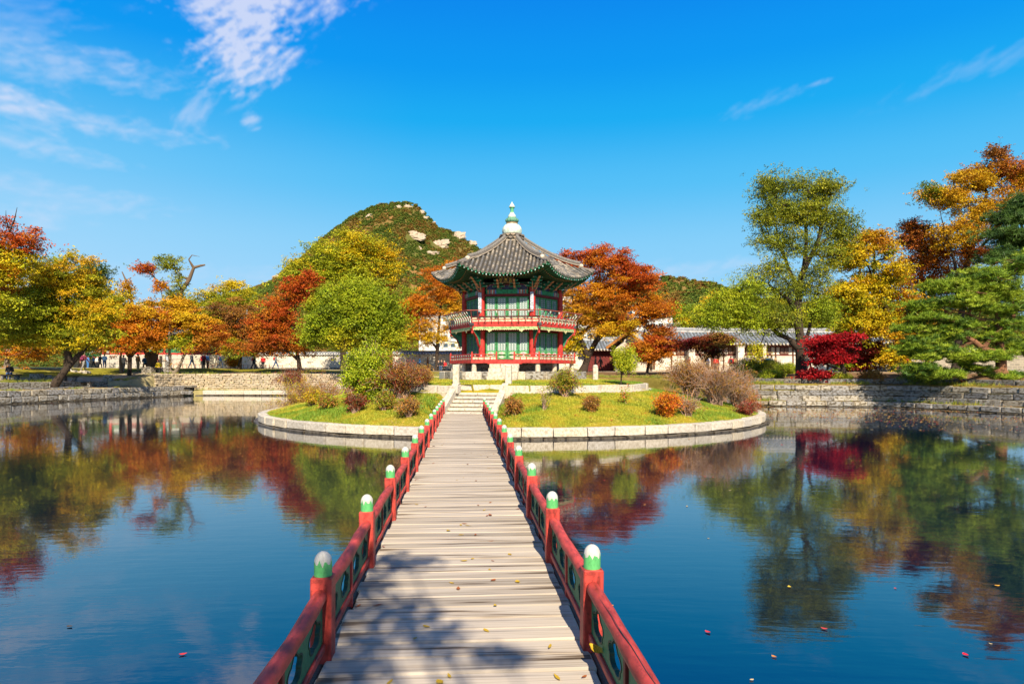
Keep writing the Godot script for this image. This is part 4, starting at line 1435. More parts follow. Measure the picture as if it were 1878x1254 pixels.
func make_pavilion_roof(pv: Node3D) -> void:
	# one face of the roof, then turned copies
	var roof := Node3D.new()
	roof.name = "roof"
	pv.add_child(roof)
	var sh := MB.new()
	sh.col = Color(0.06, 0.055, 0.05)
	var rows := []
	for i in 19:
		var row := []
		for j in 25:
			row.append(roof_pt(-1.0 + j / 12.0, i / 18.0))
		rows.append(row)
	sh.sheet(rows, false, true)
	var face_m := sh.mesh()
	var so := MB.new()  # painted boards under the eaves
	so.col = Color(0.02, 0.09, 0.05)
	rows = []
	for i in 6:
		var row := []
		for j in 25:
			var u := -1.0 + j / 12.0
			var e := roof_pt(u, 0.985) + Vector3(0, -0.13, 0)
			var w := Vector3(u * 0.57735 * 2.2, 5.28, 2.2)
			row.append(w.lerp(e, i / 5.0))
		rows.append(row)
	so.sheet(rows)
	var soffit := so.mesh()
	var ra := MB.new()
	for i in 25:
		var u := -0.97 + 1.94 * i / 24.0
		var e := roof_pt(u, 0.985) + Vector3(0, -0.13, 0)
		var w := Vector3(u * 0.57735 * 2.15, 5.22, 2.15)
		var g := w.lerp(e, 0.70) + Vector3(0, -0.045, 0)
		ra.col = Color(0.03, 0.17, 0.09)
		bar(ra, w.lerp(e, 0.5), e, 0.06, 0.065)
		ra.col = Color(0.60, 0.74, 0.74) if i % 2 else Color(0.12, 0.45, 0.3)
		ra.box(X(e + (e - w).normalized() * 0.006), Vector3(0.05, 0.055, 0.012))
		ra.col = Color(0.05, 0.12, 0.07)
		ra.tube([w + Vector3(0, -0.06, 0), g], [0.042, 0.042], 6, true)
		ra.col = Color(0.60, 0.24, 0.10)
		ra.box(X(g + (g - w).normalized() * 0.01), Vector3(0.058, 0.058, 0.012), 0.012)
	var raft := ra.mesh()
	var ev := MB.new()
	ev.col = Color(0.02, 0.24, 0.11)
	rows = [[], [], []]
	for j in 25:
		var u := -1.0 + j / 12.0
		var e := roof_pt(u, 0.99)
		rows[0].append(e + Vector3(0, -0.085, -0.03))
		rows[1].append(e + Vector3(0, -0.08, 0.02))
		rows[2].append(e + Vector3(0, -0.03, 0.03))
	ev.sheet(rows)
	var eave := ev.mesh()
	var row_m := []
	var n := 21
	for k in n:
		var x := (k - (n - 1) / 2.0) * 0.205
		var t0 := 0.0
		while t0 < 0.97 and absf(roof_u(x, t0)) > 0.985:
			t0 += 0.01
		var tb := MB.new()
		var steps := maxi(2, int((1.0 - t0) * 17))
		for i in steps:
			var ta := lerpf(t0, 1.0, float(i) / steps)
			var te := lerpf(t0, 1.0, float(i + 1) / steps)
			var pa := roof_pt(clampf(roof_u(x, ta), -1, 1), ta)
			var pe := roof_pt(clampf(roof_u(x, te), -1, 1), te)
			var d := (pe - pa).normalized()
			var sx := d.cross(Vector3.UP).normalized() * -1.0
			var up := sx.cross(d).normalized()
			if up.y < 0: up = -up
			var v := rn(0.55, 1.2)
			tb.col = Color(0.19, 0.195, 0.205) * v if rng.randf() < 0.62 else Color(0.36, 0.335, 0.30) * v
			var rr := [[], []]
			for e in 2:
				var rad := 0.056 if e == 0 else 0.068
				for q in 6:
					var a := PI * q / 5.0
					rr[e].append((pa if e == 0 else pe + d * 0.012) + sx * cos(a) * rad + up * sin(a) * rad)
			tb.sheet(rr, false, true)
			if i == steps - 1:
				tb.col = Color(0.27, 0.26, 0.25)
				var o := pe + d * 0.02
				for q in 8:
					var a := TAU * q / 8
					var b := TAU * (q + 1) / 8
					tb.face([o, o + (sx * cos(a) + up * sin(a)) * 0.074, o + (sx * cos(b) + up * sin(b)) * 0.074], pa)
		row_m.append(tb.mesh())
	var hr := MB.new()
	var p := []
	var q := []
	for i in 15:
		p.append(roof_pt(1.0, lerpf(0.02, 0.80, i / 14.0)) + Vector3(0, 0.06, 0))
		q.append(roof_pt(1.0, lerpf(0.78, 1.0, i / 14.0)) + Vector3(0, 0.02, 0))
	var up0 := Vector3.UP
	for lay in 3:  # stacked ridge tiles with a round cap
		var rws := [[], [], [], []]
		hr.col = [Color(0.30, 0.27, 0.23), Color(0.15, 0.145, 0.14), Color(0.22, 0.22, 0.22)][lay]
		for i in p.size():
			var sx: Vector3 = Vector3(cos(PI / 6), 0, -sin(PI / 6)) * [0.10, 0.085, 0.065][lay]
			var y0 := up0 * (0.075 * lay)
			var y1: Vector3 = up0 * (0.075 * lay + [0.06, 0.06, 0.09][lay])
			var lift: Vector3 = up0 * 0.06 * pow(i / 14.0, 3)
			rws[0].append(p[i] - sx + y0 + lift)
			rws[1].append(p[i] - sx * 0.8 + y1 + lift)
			rws[2].append(p[i] + sx * 0.8 + y1 + lift)
			rws[3].append(p[i] + sx + y0 + lift)
		hr.sheet(rws, false, true)
		hr.face([rws[0][14], rws[1][14], rws[2][14], rws[3][14]], p[10])
	hr.col = Color(0.2, 0.19, 0.185)
	var rr2 := []
	for i in 15: rr2.append(0.085)
	hr.tube(q, rr2, 8, true)
	var ridge := hr.mesh()
	var orn := MB.new()
	orn.col = Color(0.66, 0.58, 0.46)
	var oe := roof_pt(1.0, 0.815) + Vector3(0, 0.15, 0)
	orn.lathe([[0.01, -0.13], [0.10, -0.10], [0.13, 0.0], [0.10, 0.08], [0.01, 0.11]], 10, X(oe))
	var orm := orn.mesh()
	for k in 6:
		var xf := X(Vector3.ZERO, yaw(PI / 3 * k))
		put(roof, "roof_face", face_m, M.tile, xf)
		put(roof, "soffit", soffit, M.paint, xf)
		put(roof, "rafters", raft, M.paint, xf).set_meta("kind", "stuff")
		put(roof, "eave_board", eave, M.paint, xf)
		for i in n:
			put(roof, "tile_row", row_m[(i * (5 if k % 2 else 1) + 0) % n] if false else row_m[i], M.tile, xf)
		put(roof, "hip_ridge", ridge, M.tile, xf)
		put(roof, "ridge_end", orm, M.paint, xf)
	# collar of tiles and the finial
	var cb := MB.new()
	cb.col = Color(0.12, 0.11, 0.10)
	cb.lathe([[0.6, 7.2], [0.62, 7.38], [0.56, 7.42], [0.60, 7.60], [0.62, 7.72], [0.54, 7.82], [0.2, 7.9]], 24)
	cb.col = Color(0.55, 0.47, 0.36)
	cb.lathe([[0.585, 7.36], [0.61, 7.40], [0.585, 7.44]], 24)
	for row in 2:
		for i in 16:
			var a := TAU * (i + 0.5 * row) / 16
			cb.col = [Color(0.22, 0.20, 0.18), Color(0.34, 0.28, 0.22), Color(0.17, 0.16, 0.16)][(i * 7 + row) % 3]
			var poly := PackedVector2Array()
			for j in 9:
				var b := PI + PI * j / 8
				poly.append(Vector2(cos(b) * 0.12, sin(b) * 0.11))
			cb.prism(poly, 0, 0.04, X(Vector3(sin(a) * (0.60 + 0.03 * row), 7.60 + 0.15 * row, cos(a) * (0.60 + 0.03 * row)), yaw(a) * Basis(Vector3.RIGHT, -0.25)))
	put(roof, "tile_collar", cb.mesh(), M.tile)
	var fi := MB.new()
	var pat := Color(0.60, 0.70, 0.60)
	fi.col = pat
	var rw := []
	for s in [[0.50, 7.82], [0.535, 7.92], [0.535, 8.06], [0.49, 8.2], [0.41, 8.3], [0.30, 8.37]]:
		var row := []
		for j in 48:
			var a := TAU * j / 48
			var r: float = s[0] * (1.0 - 0.03 * pow(absf(sin(a * 4.0)), 6.0))
			row.append(Vector3(cos(a) * r, s[1], -sin(a) * r))
		rw.append(row)
	fi.sheet(rw, true)
	fi.col = Color(0.3, 0.2, 0.12)
	fi.lathe([[0.30, 8.36], [0.32, 8.38], [0.31, 8.43], [0.24, 8.45]], 20)
	rw = []
	fi.col = Color(0.12, 0.30, 0.2)
	for s in [[0.22, 8.43], [0.32, 8.47], [0.355, 8.54], [0.345, 8.61], [0.28, 8.68], [0.2, 8.72]]:
		var row := []
		for j in 60:
			var a := TAU * j / 60
			var r: float = s[0] * (1.0 + 0.05 * cos(a * 15.0))
			row.append(Vector3(cos(a) * r, s[1], -sin(a) * r))
		rw.append(row)
	fi.sheet(rw, true)
	fi.col = pat
	fi.lathe([[0.2, 8.71], [0.23, 8.76], [0.2, 8.8], [0.205, 8.83], [0.13, 8.93], [0.10, 9.0]], 20)
	fi.col = Color(0.12, 0.45, 0.22)
	fi.lathe([[0.10, 9.0], [0.085, 9.1], [0.10, 9.22], [0.14, 9.26], [0.165, 9.28]], 20)
	fi.col = pat
	fi.lathe([[0.165, 9.28], [0.17, 9.3], [0.10, 9.42], [0.03, 9.54], [0.002, 9.6]], 20)
	put(roof, "finial", fi.mesh(), M.paint)
# ---------------------------------------------------------------- leaves, trees, shrubs
var clump := {}

func leafquad(mb: MB, o: Vector3, dir: Vector3, nrm: Vector3, l: float, w: float) -> void:
	var s := dir.cross(nrm).normalized()
	var fold := nrm * w * 0.28
	var a := o
	var b := o + dir * l * 0.5 + s * w * 0.5 + fold
	var c := o + dir * l - nrm * l * 0.15
	var d := o + dir * l * 0.5 - s * w * 0.5 + fold
	mb.tri(a, b, c)
	mb.tri(a, c, d)

func make_clumps() -> void:
	var kinds := {"broad": [13, 0.30, 0.55, 0.17, 0.12], "fine": [20, 0.30, 0.5, 0.11, 0.06], "small": [9, 0.16, 0.8, 0.075, 0.042], "far": [12, 0.5, 0.8, 0.34, 0.26]}
	for kd in kinds:
		var q: Array = kinds[kd]
		for var_ in 2:
			var mb := MB.new()
			for i in q[0]:
				var a := rn(0, TAU)
				var r: float = sqrt(rng.randf()) * q[1]
				var o := Vector3(cos(a) * r, rn(-1, 1) * q[1] * q[2] * 0.6, sin(a) * r)
				var dir := (Vector3(cos(a), 0, sin(a)) + Vector3(rn(-1, 1), rn(-0.9, 0.5), rn(-1, 1))).normalized()
				var nrm := (Vector3.UP + Vector3(rn(-0.9, 0.9), 0, rn(-0.9, 0.9))).normalized()
				var v := rn(0.82, 1.12)
				mb.col = Color(v, v * rn(0.94, 1.05), v)
				var s := rn(0.75, 1.25)
				leafquad(mb, o, dir, nrm, q[3] * s, q[4] * s)
			clump["%s%d" % [kd, var_]] = mb.mesh(true)
	for var_ in 2:  # a brush of pine needles
		var mb := MB.new()
		for i in 34:
			var dir := Vector3(rn(-1, 1), rn(-0.25, 1.0), rn(-1, 1)).normalized()
			var o := Vector3(rn(-0.12, 0.12), rn(-0.04, 0.04), rn(-0.12, 0.12))
			var s := dir.cross(Vector3(rn(-1, 1), rn(-1, 1), rn(-1, 1))).normalized() * 0.0125
			var v := rn(0.75, 1.2)
			mb.col = Color(v * rn(0.9, 1.1), v, v * 0.9)
			mb.tri(o - s, o + s, o + dir * rn(0.16, 0.27))
		clump["pine%d" % var_] = mb.mesh(true)
	# a whole far tree
	for var_ in 2:
		var mb := MB.new()
		for i in 70:
			var dir := Vector3(rn(-1, 1), rn(-0.2, 1.0), rn(-1, 1)).normalized()
			var o := dir * rn(0.35, 0.5) + Vector3(0, 0.2, 0)
			var v := rn(0.7, 1.2)
			mb.col = Color(v, v, v)
			leafquad(mb, o, Vector3(rn(-1, 1), rn(-0.5, 0.6), rn(-1, 1)).normalized(), dir, 0.34, 0.3)
		clump["tree%d" % var_] = mb.mesh(true)

var PAL := {
	"yellow": [Color(0.76, 0.56, 0.012), Color(0.62, 0.50, 0.014), Color(0.42, 0.43, 0.018), Color(0.70, 0.42, 0.012), Color(0.30, 0.34, 0.018)],
	"ygreen": [Color(0.50, 0.50, 0.018), Color(0.40, 0.44, 0.018), Color(0.62, 0.50, 0.016), Color(0.26, 0.32, 0.02)],
	"green": [Color(0.38, 0.45, 0.016), Color(0.29, 0.38, 0.016), Color(0.46, 0.48, 0.018), Color(0.2, 0.28, 0.018)],
	"dark": [Color(0.10, 0.16, 0.02), Color(0.07, 0.12, 0.018), Color(0.16, 0.2, 0.02)],
	"olive": [Color(0.29, 0.33, 0.02), Color(0.21, 0.26, 0.02), Color(0.40, 0.39, 0.02), Color(0.13, 0.18, 0.018)],
	"orange": [Color(0.66, 0.24, 0.010), Color(0.58, 0.17, 0.009), Color(0.70, 0.34, 0.010), Color(0.44, 0.12, 0.012)],
	"rust": [Color(0.46, 0.13, 0.014), Color(0.54, 0.18, 0.012), Color(0.34, 0.09, 0.014), Color(0.50, 0.24, 0.018)],
	"redor": [Color(0.54, 0.10, 0.011), Color(0.58, 0.16, 0.010), Color(0.44, 0.06, 0.012), Color(0.60, 0.23, 0.012)],
	"crimson": [Color(0.44, 0.007, 0.013), Color(0.34, 0.006, 0.011), Color(0.54, 0.02, 0.026), Color(0.24, 0.006, 0.010)],
	"darkred": [Color(0.25, 0.02, 0.015), Color(0.18, 0.02, 0.014), Color(0.30, 0.07, 0.02), Color(0.1, 0.09, 0.02)],
	"amber": [Color(0.72, 0.44, 0.016), Color(0.66, 0.34, 0.012), Color(0.74, 0.52, 0.018), Color(0.50, 0.2, 0.012)],
	"brown": [Color(0.34, 0.14, 0.03), Color(0.42, 0.20, 0.03), Color(0.25, 0.10, 0.03), Color(0.3, 0.22, 0.03)],
	"pine": [Color(0.23, 0.34, 0.025), Color(0.33, 0.42, 0.03), Color(0.09, 0.18, 0.025)],
	"pinedark": [Color(0.06, 0.13, 0.03), Color(0.09, 0.17, 0.03), Color(0.05, 0.1, 0.025)],
}

# limbs: [[start radius, [px, py], ...], ...]; lobes: [px, py, half width, half height, clusters, palette]
func tree(called: String, label: String, group: String, d: float, limbs: Array, lobes: Array, o := {}) -> Node3D:
	var base := onland(limbs[0][1][0], d)
	base.y -= 0.1
	var pxm := d / LENS
	var pos := PackedVector3Array()
	var par := PackedInt32Array()
	var need := PackedFloat32Array()
	var P := func(px: float, py: float) -> Vector3: return at(px, py, d)
	for li in limbs.size():
		var l: Array = limbs[li]
		var prev := -1
		var dz := 0.0
		for k in range(1, l.size()):
			var p: Vector3 = P.call(l[k][0], l[k][1])
			if li == 0 and k == 1:
				p = base
			else:
				dz += rn(-0.25, 0.25) * (1.0 if li == 0 else 2.2)
				p.z += dz
			var r: float = l[0] * lerpf(1.0, 0.16, float(k - 1) / maxf(1.0, l.size() - 2.0))
			if prev < 0:
				if li > 0:
					var best := 0
					for i in pos.size():
						if pos[i].distance_to(p) < pos[best].distance_to(p): best = i
					prev = best
					dz = pos[best].z + d
					continue
				pos.append(p); par.append(-1); need.append(r)
				prev = 0
				continue
			var from := pos[prev]
			var seg := maxi(1, int(from.distance_to(p) / 0.8))
			for s in range(1, seg + 1):
				var q := from.lerp(p, float(s) / seg)
				if s < seg:
					q += Vector3(rn(-1, 1), rn(-1, 1), rn(-1, 1)) * 0.06
				pos.append(q); par.append(prev); need.append(r)
				prev = pos.size() - 1
	var trunk_n := pos.size()
	var cs: float = o.get("cs", 0.95)
	var cl := []
	for l in lobes:
		var c: Vector3 = P.call(l[0], l[1] - (13.0 if l[1] > 592 and group == "trees along the left bank" else 0.0))
		var r := Vector3(l[2] * pxm, l[3] * pxm, l[2] * pxm * o.get("deep", 0.9))
		r = (r - Vector3(cs, cs * o.get("flat", 0.55), cs) * 0.4).max(Vector3(0.25, 0.2, 0.25))
		for k in int(l[4] * o.get("more", 0.92)):
			for attempt in 5:
				var dir := Vector3(rng.randfn(), rng.randfn(), rng.randfn()).normalized()
				var p := c + dir * r * pow(rng.randf(), 0.42) * rn(0.8, 1.22)
				var ok := true
				for q in cl:
					if q[0].distance_squared_to(p) < cs * cs * 0.3:
						ok = false
						break
				if ok or attempt == 4:
					if p.y > base.y + 0.4:
						cl.append([p, l[5]])
					break
	var from0 := pos[trunk_n - 1] if trunk_n > 1 else base
	from0 = pos[mini(trunk_n - 1, 3)]
	cl.sort_custom(func(a, b): return a[0].distance_squared_to(from0) < b[0].distance_squared_to(from0))
	var ends := []
	for q in cl:
		var p: Vector3 = q[0]
		var best := 0
		var bd := 1e9
		for i in pos.size():
			var dd := p - pos[i]
			var ln := dd.length()
			var cost := ln * (1.0 + 0.5 * maxf(0.0, -dd.y) / (ln + 0.01)) + (0.6 if i < 2 else 0.0)
			if cost < bd:
				bd = cost
				best = i
		var a := pos[best]
		var mid := a.lerp(p, 0.5) + Vector3(rn(-1, 1), rn(-0.4, 1), rn(-1, 1)) * bd * 0.10
		pos.append(mid); par.append(best); need.append(0)
		pos.append(p - Vector3(0, cs * 0.15, 0)); par.append(pos.size() - 2); need.append(0)
		ends.append(pos.size() - 1)
	var area := PackedFloat32Array()
	area.resize(pos.size())
	for e in ends: area[e] = pow(o.get("tip", 0.020), 2.0)
	var kids := PackedInt32Array()
	kids.resize(pos.size())
	for i in range(pos.size() - 1, 0, -1):
		if area[i] == 0.0: area[i] = pow(0.012, 2.0)
		area[par[i]] += area[i]
	var t := thing(called, label, o.get("cat", "tree"), base, 0.0, group)
	var mb := MB.new()
	for i in range(1, pos.size()):
		var p := par[i]
		var r1 := maxf(sqrt(area[i]) * 0.9, need[i]) if i < trunk_n else sqrt(area[i]) * 0.9
		var r0 := maxf(sqrt(area[p]) * 0.9, need[p]) if p < trunk_n else sqrt(area[p]) * 0.9
		if i >= trunk_n: r0 = minf(r0, r1 * 1.5)
		if p == 0:
			r0 = need[0] * 1.25
		mb.tube([pos[p] - base, pos[i] - base], [r0, r1], 8 if r1 > 0.12 else 5)
	var where := []
	var tint := []
	var per: int = o.get("per", 46) * (1.0 if o.get("clump", "broad") == "broad" else 0.75)
	var flat: float = o.get("flat", 0.55)
	var ls: float = o.get("ls", 1.0) * (0.82 if o.get("clump", "broad") == "broad" else 1.0)
	var spread: float = o.get("spread", 0.43)
	for q in cl:
		var pal: Array = PAL[q[1]]
		var main := pow(rng.randf(), 1.4) * (pal.size() - 0.01)
		var c0: Color = pal[int(main)]
		var tilt := Vector3(rn(-0.25, 0.25), 1, rn(-0.25, 0.25)).normalized()
		var big := rn(0.55, 1.3)
		for k in int(per * big * big * 0.95):
			var off := Vector3(rng.randfn(), rng.randfn() * flat, rng.randfn()) * cs * spread * big * (1.0 if k % 4 else 1.9)
			if o.get("layer", true):
				off.y -= (off.x * tilt.x + off.z * tilt.z) + 0.12 * off.length_squared() / cs
			var c := c0.lerp(pal[rng.randi() % pal.size()], rn(0, 0.3))
			var v := rn(0.8, 1.02)
			where.append(X(q[0] - base + off, Basis.from_euler(Vector3(rn(-0.5, 0.5), rn(0, TAU), rn(-0.5, 0.5))).scaled(Vector3.ONE * ls * rn(0.55, 1.3))))
			if k % 9 == 0: mb.tube([q[0] - base - Vector3(0, cs * 0.15, 0), q[0] - base + off], [0.018, 0.006], 3)
			tint.append(Color(c.r * v, c.g * v, c.b * v))
	put(t, "trunk", mb.mesh(), o.get("bark", M.bark))
	var kd: String = o.get("clump", "broad")
	many(t, "crown", clump[kd + str(taken.size() % 2)], M.needle if kd == "pine" else M.leaf, where, tint)
	return t

func shrub(called: String, label: String, group: String, base: Vector3, w: float, h: float, pal: String, o := {}) -> void:
	var t := thing(called, label, "shrub", base, 0.0, group)
	var mb := MB.new()
	mb.col = Color(1, 1, 1)
	var where := []
	var tint := []
	var n: int = o.get("twigs", 60)
	var ln: int = int(o.get("leaves", 9) * 0.7)
	for i in n:
		var a := rn(0, TAU)
		var r := sqrt(rng.randf())
		var lump := 1.0 + 1.3 * nz.get_noise_2d(cos(a) * 40.0 + base.x * 90.0, sin(a) * 40.0 + base.z * 70.0)
		r *= lump
		var top := Vector3(cos(a) * r * w * 0.5, h * (0.30 + 0.70 * sqrt(maxf(0.0, 1.0 - r * r * 0.6))) * rn(0.5, 1.15) * (0.6 + 0.4 * lump), sin(a) * r * w * 0.5)
		var start: Vector3 = Vector3(rn(-1, 1), 0, rn(-1, 1)) * w * o.get("foot", 0.10)
		start.y = -0.03
		var p := [start]
		for k in range(1, 4):
			var f := k / 3.0
			p.append(start.lerp(top, f) + Vector3(0, h * 0.16 * sin(PI * f), 0) * r + Vector3(rn(-1, 1), rn(-0.5, 0.5), rn(-1, 1)) * 0.05 * w)
		mb.tube(p, [0.014, 0.011, 0.008, 0.004], 3)
		for k in 2:  # side twigs
			var f := rn(0.3, 0.95)
			var s: Vector3 = p[1 + int(f * 2)]
			var e := s + Vector3(rn(-1, 1), rn(0.1, 1), rn(-1, 1)).normalized() * rn(0.12, 0.3) * sqrt(w)
			mb.tube([s, e], [0.006, 0.003], 3)
			for q in ln / 3:
				where.append(X(s.lerp(e, rn(0.3, 1.1)) + Vector3(rn(-1, 1), rn(-1, 1), rn(-1, 1)) * 0.05))
		for q in ln:
			var f := lerpf(o.get("low", 0.35), 1.03, rng.randf())
			where.append(X(start.lerp(top, f) + Vector3(0, h * 0.16 * sin(PI * f) * r, 0) + Vector3(rn(-1, 1), rn(-1, 1), rn(-1, 1)) * 0.09 * sqrt(w)))
	var pl: Array = PAL[pal]
	for i in where.size():
		where[i].basis = Basis.from_euler(Vector3(rn(-0.9, 0.9), rn(0, TAU), rn(-0.9, 0.9))).scaled(Vector3.ONE * rn(0.6, 1.15) * o.get("ls", 1.0))
		var c: Color = pl[rng.randi() % pl.size()].lerp(pl[rng.randi() % pl.size()], rng.randf() * 0.6)
		if o.has("pal2") and rng.randf() < o.get("mix", 0.3): c = PAL[o.pal2][rng.randi() % PAL[o.pal2].size()]
		var v := rn(0.8, 1.2)
		tint.append(Color(c.r * v, c.g * v, c.b * v))
	put(t, "stems", mb.mesh(), o.get("bark", M.twig)).set_meta("kind", "stuff")
	if where.size():
		many(t, "foliage", clump[o.get("clump", "small") + str(rng.randi() % 2)], M.leaf, where, tint)

func make_trees() -> void:
	var L := "trees along the left bank"
	tree("maple_tree", "tall red and orange tree with bare top twigs at the left edge", L, 50, [[0.4, [-62, 700], [-50, 620], [-30, 540], [-10, 470], [10, 430]], [0.09, [-10, 470], [15, 425], [28, 400], [30, 380]], [0.05, [15, 425], [5, 400], [8, 385]], [0.08, [-30, 540], [20, 490], [60, 450]]], [[15, 440, 55, 36, 26, "redor"], [-30, 480, 60, 60, 26, "orange"], [25, 480, 45, 40, 22, "yellow"], [-20, 560, 60, 60, 24, "ygreen"]], {"per": 34, "cs": 0.8})
	tree("maple_tree", "yellow green tree with dark leaning trunk on the left bank", L, 55, [[0.34, [93, 712], [108, 690], [122, 668], [142, 645], [165, 622], [190, 600]], [0.22, [122, 668], [124, 640], [118, 610], [108, 570], [95, 530]], [0.14, [124, 640], [90, 618], [50, 600], [15, 580]], [0.14, [124, 640], [140, 600], [150, 555], [155, 510]], [0.1, [118, 610], [75, 570], [50, 540]]], [[60, 555, 70, 50, 46, "yellow"], [130, 530, 70, 60, 58, "yellow"], [45, 615, 60, 36, 34, "ygreen"], [180, 600, 40, 45, 32, "yellow"], [105, 625, 60, 22, 26, "ygreen"], [5, 580, 45, 60, 26, "yellow"], [100, 580, 70, 40, 36, "ygreen"], [150, 640, 45, 14, 10, "yellow"]], {"cs": 0.85, "per": 52, "flat": 0.4})
	tree("broadleaf_tree", "dark green tree rising behind the yellow leaning tree on the left", L, 76, [[0.3, [148, 690], [148, 620], [150, 560], [150, 500]]], [[125, 520, 50, 40, 26, "olive"], [165, 500, 32, 30, 18, "dark"], [90, 500, 36, 28, 14, "olive"], [165, 550, 30, 40, 16, "olive"]], {"cs": 1.2, "ls": 1.15})
	tree("maple_tree", "orange yellow tree with pale slim trunk at the far left", L, 64, [[0.2, [10, 700], [12, 650], [10, 600], [5, 540]], [0.1, [12, 650], [40, 600], [55, 560]]], [[5, 520, 60, 50, 26, "yellow"], [20, 610, 60, 45, 32, "orange"], [70, 640, 45, 22, 16, "amber"], [30, 660, 50, 14, 10, "orange"]], {"cs": 1.0, "bark": M.palebark})
	tree("young_tree", "slim pale trunked young tree on the lawn behind the benches", L, 68, [[0.16, [222, 700 - 6], [222, 660], [226, 620], [230, 590]]], [[220, 610, 35, 28, 18, "orange"], [240, 585, 30, 24, 12, "amber"]], {"cs": 0.9, "bark": M.palebark})
	tree("maple_tree", "orange maple with slim speckled trunk on the left bank terrace", L, 66, [[0.17, [236, 706], [238, 680], [239, 655], [244, 620], [250, 590]], [0.1, [239, 655], [215, 630], [200, 610]], [0.1, [239, 655], [265, 630], [285, 615]]], [[240, 600, 42, 28, 30, "orange"], [212, 632, 42, 20, 24, "orange"], [268, 628, 38, 24, 26, "orange"], [255, 575, 30, 18, 14, "amber"], [220, 575, 30, 25, 16, "amber"], [205, 560, 25, 25, 10, "yellow"], [235, 650, 40, 10, 12, "orange"]], {"cs": 0.8, "flat": 0.35})
	tree("old_tree", "gnarled old tree with twisted bare limbs against the sky at left", L, 69, [[0.5, [277, 694], [278, 668], [281, 645], [292, 626], [303, 600], [306, 580], [320, 560], [328, 535], [343, 512], [352, 490], [364, 486], [371, 484]], [0.30, [278, 668], [270, 640], [262, 612], [248, 580], [238, 555], [233, 530], [229, 512], [222, 498]], [0.16, [320, 560], [304, 530], [288, 515], [276, 505], [270, 490]], [0.10, [343, 512], [325, 505], [312, 490], [298, 470]], [0.09, [352, 490], [346, 476], [352, 468], [364, 470]], [0.1, [306, 580], [300, 555], [296, 535]]], [[312, 478, 26, 16, 12, "olive"], [266, 492, 20, 9, 10, "redor"], [325, 512, 14, 24, 10, "olive"], [290, 525, 14, 14, 6, "orange"], [232, 520, 16, 12, 6, "amber"], [222, 545, 20, 18, 8, "yellow"], [295, 565, 35, 22, 14, "amber"], [300, 600, 40, 22, 16, "orange"], [322, 540, 12, 12, 5, "olive"]], {"cs": 0.65, "per": 26, "bark": mat(Color(0.20, 0.135, 0.085), 0.95, M.fine, Vector3(1, 0.4, 1), {"world": true})})
	tree("old_tree", "twin stemmed tree with pale grey bark by the left corner", L, 68, [[0.24, [318, 712], [313, 680], [314, 650], [318, 610], [315, 570]], [0.18, [320, 708], [332, 670], [342, 640], [352, 600], [362, 570]]], [[312, 600, 40, 24, 22, "orange"], [362, 605, 46, 34, 32, "amber"], [345, 640, 40, 18, 16, "ygreen"], [385, 625, 35, 30, 20, "rust"], [330, 565, 28, 20, 12, "amber"]], {"cs": 0.8, "bark": M.palebark, "flat": 0.4})
	tree("broadleaf_tree", "bright yellow tree behind the orange maples, left of the mountain foot", L, 88, [[0.3, [420, 690], [420, 620], [415, 560]]], [[410, 548, 50, 34, 32, "yellow"], [345, 562, 34, 28, 18, "ygreen"], [440, 552, 40, 28, 20, "ygreen"], [390, 590, 60, 30, 26, "ygreen"], [425, 522, 18, 12, 6, "yellow"]], {"cs": 1.2, "ls": 1.2})
	tree("maple_tree", "brown orange maple shading the palace terrace at left", L, 77, [[0.26, [438, 694], [440, 650], [436, 600]], [0.12, [440, 650], [400, 620]]], [[430, 595, 50, 36, 32, "brown"], [410, 632, 42, 22, 22, "amber"], [465, 630, 34, 30, 22, "brown"], [445, 650, 40, 20, 14, "olive"], [390, 600, 30, 26, 14, "ygreen"]], {"cs": 1.0, "flat": 0.4})
	tree("maple_tree", "deep red maple at the left foot of the mountain", L, 70, [[0.24, [550, 690], [548, 660], [540, 620], [530, 570], [520, 530]], [0.12, [548, 660], [520, 640], [490, 630]]], [[518, 572, 38, 34, 30, "redor"], [500, 620, 50, 28, 34, "redor"], [548, 535, 30, 30, 20, "redor"], [485, 650, 46, 16, 18, "rust"], [568, 508, 14, 18, 7, "redor"], [540, 640, 40, 22, 18, "rust"], [480, 590, 30, 28, 14, "rust"]], {"cs": 0.95, "flat": 0.4})
	tree("broadleaf_tree", "great yellow green tree rising in front of the mountain", L, 84, [[0.5, [630, 690], [630, 620], [632, 560], [636, 500], [640, 460]], [0.25, [632, 560], [580, 520], [560, 490]], [0.25, [632, 560], [690, 510], [720, 480]]], [[606, 480, 52, 40, 48, "ygreen"], [665, 468, 48, 42, 46, "yellow"], [555, 500, 36, 40, 24, "ygreen"], [650, 520, 75, 36, 44, "ygreen"], [715, 490, 22, 34, 14, "yellow"], [652, 441, 38, 18, 18, "yellow"], [690, 545, 40, 24, 18, "rust"], [575, 540, 30, 30, 12, "redor"]], {"cs": 1.25, "ls": 1.25, "flat": 0.75, "layer": false})
	tree("broadleaf_tree", "round bright green tree left of the pavilion behind the island", L, 66.5, [[0.35, [655, 692], [652, 650], [650, 600], [650, 560]], [0.2, [652, 650], [610, 610]], [0.2, [652, 650], [700, 610]]], [[650, 555, 66, 38, 62, "green"], [608, 595, 52, 46, 56, "green"], [692, 595, 50, 48, 56, "green"], [640, 632, 60, 22, 34, "ygreen"], [718, 630, 28, 26, 16, "ygreen"], [578, 630, 26, 24, 14, "green"], [650, 600, 60, 40, 36, "green"]], {"cs": 1.05, "ls": 1.2, "flat": 0.75, "layer": false, "per": 50})
